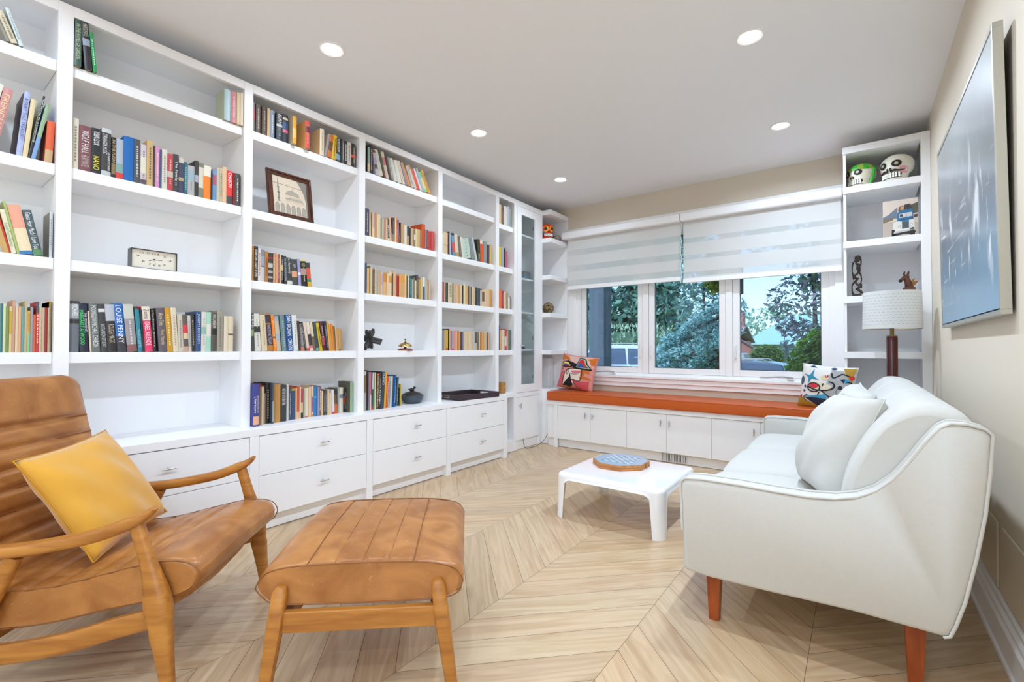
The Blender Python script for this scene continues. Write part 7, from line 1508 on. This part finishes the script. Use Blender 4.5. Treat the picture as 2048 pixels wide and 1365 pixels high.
for (bay, sh, i, n, X, y, z, w, h, ang, hx, bands, titles, dash, cov, small_one, col) in BOOKS:
    depth = min(h*.68, X-XK-.012, .185) * (1 if h < .3 else .9)
    m = mat(hx, .42 if rb.random() < .6 else .6); mc = mat(cov, .5) if cov else m
    bul = min(.14*w, .0045); N_ = 4
    prof = [(bul*(1-(2*k/N_-1)**2)-bul, w*k/N_) for k in range(N_+1)]       # spine outline: x out of the shelf, y across
    M = Matrix.Translation((X, y if ang <= .0 else y+w/math.cos(ang), z+.0006)) @ Matrix.Rotation(-ang, 4, 'X') @ Matrix.Translation((0, 0 if ang <= 0 else -w, 0))
    cb_ = MB(); tk = min(.0022, w*.12)
    outer = prof + [(-depth, w), (-depth, w-tk), (-.004-bul, w-tk), (-.004-bul, tk), (-depth, tk), (-depth, 0)]
    lo = [(p[0], p[1], 0) for p in outer]; hi = [(p[0], p[1], h) for p in outer]; q = len(outer)
    for k in range(q):
        kk = (k+1) % q; board = k >= N_
        cb_.add([lo[k], lo[kk], hi[kk], hi[k]], [(0, 1, 2, 3)], mc if board else m)
    for zz in (0, h):   # edges of spine and boards
        sp = [(p[0], p[1], zz) for p in prof] + [(-.004-bul, w-tk, zz), (-.004-bul, tk, zz)]; cb_.add(sp, [tuple(range(len(sp)))], m)
        cb_.add([(-.004-bul, w-tk, zz), (prof[-1][0], w, zz), (-depth, w, zz), (-depth, w-tk, zz)], [(0, 1, 2, 3)], mc); cb_.add([(prof[0][0], 0, zz), (-.004-bul, tk, zz), (-depth, tk, zz), (-depth, 0, zz)], [(0, 1, 2, 3)], mc)
    pg = MB(); pg.box(-depth+.003, -.003-bul, tk, w-tk, .0025, h-.003, PAPER)
    parts = [('cover', cb_), ('pages', pg)]
    for a, c, bh in bands:
        bb = MB(); P = [(p[0]+.0005, p[1], zz) for zz in (h*(1-c), h*(1-a)) for p in prof]; bb.add(P, [(k, k+1, N_+2+k, N_+1+k) for k in range(N_)], mat(bh, .5)); parts.append(('spine_band', bb))
    tb = MB(); ov = len(titles) == 2 and titles[0][2] < titles[1][3] and titles[1][2] < titles[0][3]
    for k, (s, th, a, c) in enumerate(titles):
        tw = (.60 if not ov else (.44 if k == 0 else .26))*w; off = .5*w if not ov else (.34*w if k == 0 else .76*w)
        tw = min(tw, .024); put_text(tb, s, mat(th, .5), (.0011, off-tw/2, h*(1-a)), (0, 0, -(c-a)*h), (0, tw, 0))
    if dash:
        md = mat(dash, .5); a = .16
        while a < .84 and not (titles and len(titles) > 1):
            l = rb.uniform(.02, .05)
            if not any(tt[2]-.03 < a < tt[3] for tt in titles) and not any(ba < a < bc for ba, bc, _ in bands):
                ww = min(w*.16, .003); tb.add([(.0008, w*.5-ww, h*(1-a)), (.0008, w*.5+ww, h*(1-a)), (.0008, w*.5+ww, h*(1-a-l)), (.0008, w*.5-ww, h*(1-a-l))], [(0, 1, 2, 3)], md)
            a += l + .022
    if tb.f: parts.append(('title', tb))
    if small_one:
        for nm, p in parts:
            for f, mi in zip(p.f, p.m): small.add([M @ Vector(p.v[k]) for k in f], [tuple(range(len(f)))], p.mats[mi])
        continue
    size = 'slim' if w < .0125 else 'thick' if w > .033 else ''
    kind = 'leaning book' if abs(ang) > .06 else 'book'
    extra = ''
    if bands: extra = ' with a two-tone spine'
    if titles and len(titles[0][0]) > 3: extra = ' with a lettered spine'
    lab = f"{size+' ' if size else ''}{col} {kind}{extra}, {ordn(i)} from left, {SHL[sh]}, {BAYL[bay]}"
    r_ = bpy.data.objects.new('book', None); COL.objects.link(r_); r_.empty_display_size = .02; r_.matrix_world = M; WM[r_] = M
    tag(r_, lab, 'book', f"books on the {SHL[sh]} of the {BAYL[bay]}")
    for nm, p in parts: p.build(nm, r_, smooth=50 if nm == 'cover' else None, local=True)
o = small.build('small_books'); o['kind'] = 'stuff'; tag(o, 'many small worn paperbacks tucked among the rows of the farther bookcase bays', 'books')
# ================================================================ OUTSIDE THE WINDOW
def gz(x, y): return -.62 - (.40 if y > 11 else .40*max(0, (y-6)/5)) - .022*max(0, y-40)*0
GR = mat('7E9A5A', .95, bump=(40, .3), var=.3, vscale=3, name='lawn_grass'); ROAD = mat('9A9CA0', .9, var=.08, vscale=5); CONC = mat('BDBCB8', .9, var=.06)
def _lawn(b):
    xs = [-60, -30, -15, -8, -4, 0, 4, 10, 25, 60]; ys = [4.75, 6, 8.5, 11, 13]
    V = [(x, y, gz(x, y)) for y in ys for x in xs]; n = len(xs)
    b.add(V, [(j*n+i, j*n+i+1, (j+1)*n+i+1, (j+1)*n+i) for j in range(len(ys)-1) for i in range(n-1)], GR)
o = one('lawn', None, _lawn); o['kind'] = 'structure'
o = bx('road', None, -70, 60, 13, 21, -1.25, -1.10, ROAD, 0); o['kind'] = 'structure'
o = bx('far_lawn', None, -80, 60, 21, 90, -1.2, -1.02, GR, 0); o['kind'] = 'structure'
o = bx('driveway', None, -12, -3.0, 13.2, 20.9, -1.10, -.93, CONC, .01); o['kind'] = 'structure'
# porch post
o = bx('porch_post', None, -2.965, -2.735, 5.80, 6.03, -.62, 2.62, mat('6E7A88', .6), .01); tag(base(o, -2.85, 5.9, -.62), 'dark slate-blue square porch post outside the left window pane', 'post')
o = bx('porch_roof', None, -3.2, 1.0, 4.76, 6.35, 2.62, 2.74, mat('6A4A3C', .8), 0); o['kind'] = 'structure'
# foliage: a crown is one mesh of many small leaves
def crown(b, c, rad, n, size, mats, seed, flat=.0, droop=.4, shell=.45):
    rnd = random.Random(seed); c = Vector(c)
    for _ in range(n):
        d = Vector((rnd.gauss(0, 1), rnd.gauss(0, 1), rnd.gauss(0, 1))).normalized(); q = shell+(1-shell)*rnd.random()**.5
        p = c + Vector((d.x*rad[0], d.y*rad[1], d.z*rad[2]))*q
        s = size*rnd.uniform(.6, 1.3); a = Vector((rnd.gauss(0, 1), rnd.gauss(0, 1), rnd.gauss(0, .5))).normalized()
        nn = (d*.6 + Vector((rnd.gauss(0, .6), rnd.gauss(0, .6), .5+rnd.gauss(0, .4)))).normalized(); a = (a-nn*a.dot(nn)).normalized(); e = nn.cross(a)
        m = mats[min(len(mats)-1, int(rnd.random()*len(mats)))]
        b.add([p-a*s, p+e*s*.42-nn*s*.12, p+a*s*.9, p-e*s*.42-nn*s*.12], [(0, 1, 2), (0, 2, 3)], m)
def leaf(h): return sheer_leaf(h)
_LF = {}
def sheer_leaf(h):
    if h in _LF: return _LF[h]
    m = bpy.data.materials.new('leaf_'+h); m.use_nodes = True; N, L = m.node_tree.nodes, m.node_tree.links; N.clear()
    d = N.new('ShaderNodeBsdfDiffuse'); t = N.new('ShaderNodeBsdfTranslucent'); d.inputs[0].default_value = lin(h); t.inputs[0].default_value = lin(h)
    mx = N.new('ShaderNodeMixShader'); mx.inputs[0].default_value = .3; o = N.new('ShaderNodeOutputMaterial')
    L.new(d.outputs[0], mx.inputs[1]); L.new(t.outputs[0], mx.inputs[2]); L.new(mx.outputs[0], o.inputs[0]); _LF[h] = m; return m
BARK = mat('5A4C40', .9, bump=(30, .5), var=.2)
def tree(name, label, x, y, blobs, hexes, leaf_n, leaf_s, trunk_r, seed, z0=None, branches=(), group=None):
    z0 = gz(x, y) if z0 is None else z0
    t = thing(name, label, 'tree', (x, y, z0), group=group)
    top = max(bb[0][2] for bb in blobs); mats = [leaf(h) for h in hexes]
    one('trunk', t, lambda b: b.tube([(x, y, z0), (x+.02, y, z0+.5*(top-z0)), (x, y, top)], [trunk_r, trunk_r*.8, trunk_r*.35], BARK, n=10), smooth=60)
    def f(b):
        for k, (c, r) in enumerate(blobs): crown(b, c, r, int(leaf_n*r[0]*r[2]), leaf_s, mats, seed*17+k)
    one('foliage', t, f)
    for br in branches: one('branch', t, lambda b: b.tube(br, [.05, .035, .015][:len(br)] if len(br) == 3 else .03, BARK, n=8), smooth=60)
    return t
tree('maple_tree', 'big dense dark green maple filling the left and middle window panes', -14.5, 25,
     [((-16.5, 25, 4.6), (4.6, 2.6, 3.4)), ((-11.6, 25.2, 4.4), (3.6, 2.4, 3.2)), ((-9.0, 25.5, 3.4), (2.1, 2, 2.3)), ((-13.5, 24.4, 7.4), (4.5, 2.6, 2.6)), ((-9.2, 25.2, 6.8), (2.8, 2.2, 2.5)), ((-20.5, 26, 5), (4, 2.5, 3.6))],
     ['5E8A7C', '7BA896', '9CC4AC', '456A62', 'B4D4B8'], 310, .26, .34, 3)
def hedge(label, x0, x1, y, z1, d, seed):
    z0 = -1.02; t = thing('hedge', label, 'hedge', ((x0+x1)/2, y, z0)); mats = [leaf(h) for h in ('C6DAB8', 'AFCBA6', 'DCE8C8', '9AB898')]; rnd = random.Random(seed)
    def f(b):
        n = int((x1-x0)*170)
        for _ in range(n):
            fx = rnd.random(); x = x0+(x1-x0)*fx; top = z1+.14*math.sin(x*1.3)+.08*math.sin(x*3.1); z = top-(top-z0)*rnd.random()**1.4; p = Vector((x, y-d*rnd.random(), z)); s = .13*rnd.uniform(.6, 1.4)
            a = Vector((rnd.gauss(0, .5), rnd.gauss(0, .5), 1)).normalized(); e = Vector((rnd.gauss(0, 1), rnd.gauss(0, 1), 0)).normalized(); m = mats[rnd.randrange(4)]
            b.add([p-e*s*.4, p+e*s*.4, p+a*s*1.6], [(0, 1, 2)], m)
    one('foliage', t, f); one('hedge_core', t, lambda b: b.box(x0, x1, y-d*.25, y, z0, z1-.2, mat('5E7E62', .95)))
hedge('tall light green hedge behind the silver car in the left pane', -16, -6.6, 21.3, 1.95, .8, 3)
# blue spruce: short needles along drooping boughs
def spruce():
    x, y = -2.03, 8.6; z0 = gz(x, y); t = thing('spruce_tree', 'blue-green spruce with drooping boughs close outside the middle pane', 'tree', (x, y, z0))
    one('trunk', t, lambda b: b.tube([(x, y+.25, z0), (x+.05, y+.25, .9), (x+.22, y+.25, 1.75), (x+.25, y+.25, 3.4)], [.15, .12, .08, .05], BARK, n=10), smooth=60)
    mats = [leaf(h) for h in ('8FC2C0', 'B4DEDC', '6FA3A2', 'CDEAE8')]; rnd = random.Random(21)
    tips = [(-3.05, .72), (-3.0, .95), (-2.95, .55), (-2.85, 1.12), (-2.8, .80), (-2.9, .40), (-2.7, 1.0), (-2.65, .62), (-2.6, 1.22), (-2.5, .86), (-2.55, .45), (-2.45, 1.35), (-2.35, 1.05), (-2.3, .70), (-2.35, .50), (-2.2, 1.5), (-2.2, 1.2), (-2.1, .95), (-1.95, 1.62), (-1.75, 1.5), (-1.6, 1.7), (-1.65, 1.25), (-1.85, 1.1), (-3.15, .62), (-3.2, .85), (-2.75, .30), (-2.5, .25), (-1.7, .98)]
    boughs = []
    for k, (tx, tz) in enumerate(tips):
        p0 = Vector((x+.08, y+.22, min(2.2, tz+.18+.28*abs(tx-x)))); boughs.append((p0, Vector((tx, y+rnd.uniform(-.45, .35), tz))-p0))
    def wood_(b):
        for p0, d in boughs: b.tube([p0, p0+d*.5+Vector((0, 0, .03)), p0+d], [.020, .012, .004], BARK, n=6)
    one('boughs', t, wood_, smooth=60)
    def f(b):
        for p0, d in boughs:
            ln = d.length; dn = d.normalized()
            for i in range(int(70+95*ln)):
                q = rnd.uniform(.15, 1.04)
                c = p0+d*q+Vector((0, 0, .03*4*q*(1-min(1, q))))+Vector((rnd.gauss(0, .055), rnd.gauss(0, .075), rnd.gauss(-.01, .045)))
                u = (dn*.8+Vector((rnd.gauss(0, .5), rnd.gauss(0, .5), rnd.gauss(.1, .4)))).normalized()
                for s_ in range(5):
                    w_ = (Vector((rnd.gauss(0, 1), rnd.gauss(0, 1), rnd.gauss(0, 1))).normalized()*.55+u).normalized(); e_ = w_.orthogonal().normalized()*.012
                    b.add([c-e_, c+e_, c+w_*rnd.uniform(.05, .095)], [(0, 1, 2)], mats[rnd.randrange(4)])
    one('needles', t, f)
spruce()
# round bright bush
def bush(label, c, r, hexes, n, s, seed, name='shrub'):
    z0 = gz(c[0], c[1]) if c[1] < 13 else -1.02
    t = thing(name, label, 'shrub', (c[0], c[1], z0)); mats = [leaf(h) for h in hexes]
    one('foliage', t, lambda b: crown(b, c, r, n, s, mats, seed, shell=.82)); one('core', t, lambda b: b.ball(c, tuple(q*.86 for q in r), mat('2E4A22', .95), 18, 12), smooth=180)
    one('stem', t, lambda b: b.cyl((c[0], c[1], z0), (c[0], c[1], c[2]), .04, BARK)); return t
bush('rounded bright green shrub right outside the right window pane', (-.12, 7.4, .42), (.72, .6, .98), ['6E9E3C', '8CBB4E', '54842E', 'A6CC6A'], 3400, .055, 7)
bush('small light green shrub by the brick house, left of the pair', (-6.1, 31, .30), (.62, .5, .55), ['9FBF6A', '86A858'], 500, .10, 8)
bush('larger olive shrub cluster in front of the grey-roofed house', (-4.35, 31.5, .30), (1.0, .6, .95), ['7E9C58', '93B066', '6A8A4C'], 800, .11, 9)
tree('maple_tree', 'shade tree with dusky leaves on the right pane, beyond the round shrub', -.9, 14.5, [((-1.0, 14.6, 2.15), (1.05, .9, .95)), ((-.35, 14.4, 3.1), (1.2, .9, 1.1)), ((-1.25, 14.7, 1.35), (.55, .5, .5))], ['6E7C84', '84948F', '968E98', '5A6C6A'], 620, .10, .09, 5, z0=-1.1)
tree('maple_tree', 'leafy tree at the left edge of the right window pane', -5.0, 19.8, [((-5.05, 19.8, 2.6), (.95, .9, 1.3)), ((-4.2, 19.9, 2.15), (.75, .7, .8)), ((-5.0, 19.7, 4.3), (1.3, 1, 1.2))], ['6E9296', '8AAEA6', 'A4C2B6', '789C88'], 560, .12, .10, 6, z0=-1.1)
tree('maple_tree', 'overhanging dark maple boughs across the top of the right pane', 1.1, 8.2, [((-.05, 7.6, 2.25), (.62, .5, .62)), ((-.75, 7.5, 2.52), (.62, .4, .32)), ((.15, 7.9, 1.75), (.42, .4, .45)), ((-.35, 7.6, 2.75), (1.1, .6, .4)), ((-1.25, 7.5, 2.72), (.5, .35, .24)), ((.9, 8.2, 3.2), (1.0, .8, .9))], ['43584E', '587460', '364A46', '6E8854', '807C4A'], 1250, .065, .10, 12)
# hanging planter
t = thing('hanging_planter', 'dark brown hanging planter with yellow-green leaves at the top of the middle pane', 'planter', (-1.28, 6.2, 1.66))
bx('planter_box', t, -1.33, -1.12, 6.1, 6.3, 1.66, 2.05, mat('4A3A30', .8, bump=(20, .3)), .01); one('foliage', t, lambda b: crown(b, (-1.43, 6.2, 1.95), (.13, .12, .30), 420, .045, [leaf(h) for h in ('B9C24E', '8FA63A', 'D2D46A')], 4)); one('hanger', t, lambda b: b.cyl((-1.22, 6.2, 2.05), (-1.22, 6.2, 2.62), .006, BLACKP))
# ---------------------------------------------------------------- cars
def car(label, x0, y, z0, ln, ht, hx, facing=-1, glassh='37485C', van=False):
    t = thing('car', label, 'car', (x0+ln/2, y, z0)); B = mat(hx, .22, coat=.5); G = mat(glassh, .08, spec=.7); wd = 1.8
    S = lambda u, v: ((x0+ln*(u if facing < 0 else 1-u)), z0+ht*v)
    prof = [(.0, .20), (.0, .44), (.03, .52), (.20, .58), (.235, .61), (.365, .93), (.42, .985), (.60, 1.0), (.84, .985), (.93, .94), (.985, .62), (1.0, .50), (1.0, .22), (.90, .14), (.10, .14)] if not van else [(.0, .20), (.0, .42), (.02, .50), (.12, .56), (.26, .90), (.32, .98), (.60, 1.0), (.90, .99), (.96, .95), (1.0, .60), (1.0, .22), (.92, .14), (.08, .14)]
    def body(b):
        P = [S(*p) for p in prof]; c = Vector((x0+ln/2, z0+ht*.4)); L = []
        for yy, k in ((y-wd/2, 1), (y+wd/2, 1)):
            L.append([(p[0], yy+(.16*max(0, (q[1]-.58)/.42))*(1 if yy < y else -1), p[1]) for p, q in zip(P, prof)])
        b.loft(L, B)
    one('body', t, body, bevel=.03)
    def wins(b):
        W_ = [[(.26, .615), (.375, .90), (.52, .93), (.52, .615)], [(.54, .615), (.54, .93), (.70, .93), (.72, .615)], [(.74, .615), (.725, .93), (.86, .92), (.93, .63)]] if not van else [[(.15, .60), (.27, .90), (.42, .94), (.42, .60)], [(.44, .60), (.44, .94), (.66, .94), (.66, .60)], [(.68, .60), (.68, .94), (.90, .92), (.95, .62)]]
        for w_ in W_:
            for yy, sg in ((y-wd/2, -1), (y+wd/2, 1)):
                b.add([(*[S(*p)[0]], yy-sg*(.16*max(0, (p[1]-.58)/.42))+sg*.012, S(*p)[1]) for p in w_], [tuple(range(len(w_)))], G)
    one('side_windows', t, wins)
    one('windscreen', t, lambda b: b.add([(S(.245, .63)[0], y-wd/2+.12, S(.245, .63)[1]+.02), (S(.245, .63)[0], y+wd/2-.12, S(.245, .63)[1]+.02), (S(.358, .91)[0], y+wd/2-.26, S(.358, .91)[1]+.03), (S(.358, .91)[0], y-wd/2+.26, S(.358, .91)[1]+.03)], [(0, 1, 2, 3)], G)) if not van else None
    for u in (.19, .80):
        for yy in (y-wd/2+.02, y+wd/2-.20): one('wheel', t, lambda b: (b.cyl((S(u, 0)[0], yy, z0+.33), (S(u, 0)[0], yy+.18, z0+.33), .33, mat('18181A', .8), 24), b.cyl((S(u, 0)[0], yy-.01, z0+.33), (S(u, 0)[0], yy+.19, z0+.33), .2, CHROME, 16)), smooth=40)
    one('roof_rail', t, lambda b: [b.tube([(S(.45, 0)[0], yy, z0+ht*1.0), (S(.47, 0)[0], yy, z0+ht*1.03), (S(.82, 0)[0], yy, z0+ht*1.025), (S(.84, 0)[0], yy, z0+ht*.99)], .018, CHROME, n=6) for yy in (y-.62, y+.62)], smooth=60)
    one('side_mirror', t, lambda b: b.box(S(.285, 0)[0]-.10, S(.285, 0)[0]+.10, y-wd/2-.20, y-wd/2-.03, z0+ht*.615, z0+ht*.72, mat('2A3440', .3)), bevel=.03)
    return t
car('silver sport utility car parked beyond the left window pane', -11.1, 19.3, -.93, 4.7, 2.06, 'C9D4DC', -1)
car('dark blue sport utility car parked in front of the right window pane', -6.05, 16.4, -1.10, 4.6, 1.72, '2E4660', -1)
car('pale cream car parked across the street by the brick house', -8.6, 28.5, -1.02, 3.9, 1.85, 'D8D2C6', -1)
# ---------------------------------------------------------------- houses across the street
BRK = mat('C88378', .9, bump=(14, .25), var=.12, vscale=20); ROOF = mat('9FC3C6', .9, var=.08, vscale=9)
t = thing('house', 'red brick house with gabled porch roof across the street', 'house', (-9.3, 35, -1.02))
bx('wall', t, -14.5, -6.6, 34.2, 40, -1.02, 1.55, BRK, 0)
one('roof', t, lambda b: b.prism([(33.7, 1.50), (37.1, 2.7), (40.5, 1.50), (40.5, 1.38), (37.1, 2.55), (33.7, 1.38)], 'x', -15, -6.4, mat('B9A8A4', .9)))
one('gable', t, lambda b: b.prism([(-8.3, -1.02), (-5.5, -1.02), (-5.5, 1.05), (-6.6, 1.75), (-8.3, 1.10)], 'y', 33.6, 34.3, BRK)); one('gable_trim', t, lambda b: b.tube([(-8.6, 33.5, 1.00), (-6.6, 33.5, 1.82), (-5.2, 33.5, .95)], .06, mat('8A7A78', .8), n=6))
one('window', t, lambda b: b.box(-7.7, -6.5, 33.55, 33.6, -.1, 1.05, mat('5A6470', .2))); one('garage_door', t, lambda b: b.box(-12.0, -9.4, 34.1, 34.2, -1.02, 1.1, mat('A86A66', .7))); one('chimney', t, lambda b: b.box(-7.0, -6.5, 36.5, 37.2, 2.4, 3.6, BRK))
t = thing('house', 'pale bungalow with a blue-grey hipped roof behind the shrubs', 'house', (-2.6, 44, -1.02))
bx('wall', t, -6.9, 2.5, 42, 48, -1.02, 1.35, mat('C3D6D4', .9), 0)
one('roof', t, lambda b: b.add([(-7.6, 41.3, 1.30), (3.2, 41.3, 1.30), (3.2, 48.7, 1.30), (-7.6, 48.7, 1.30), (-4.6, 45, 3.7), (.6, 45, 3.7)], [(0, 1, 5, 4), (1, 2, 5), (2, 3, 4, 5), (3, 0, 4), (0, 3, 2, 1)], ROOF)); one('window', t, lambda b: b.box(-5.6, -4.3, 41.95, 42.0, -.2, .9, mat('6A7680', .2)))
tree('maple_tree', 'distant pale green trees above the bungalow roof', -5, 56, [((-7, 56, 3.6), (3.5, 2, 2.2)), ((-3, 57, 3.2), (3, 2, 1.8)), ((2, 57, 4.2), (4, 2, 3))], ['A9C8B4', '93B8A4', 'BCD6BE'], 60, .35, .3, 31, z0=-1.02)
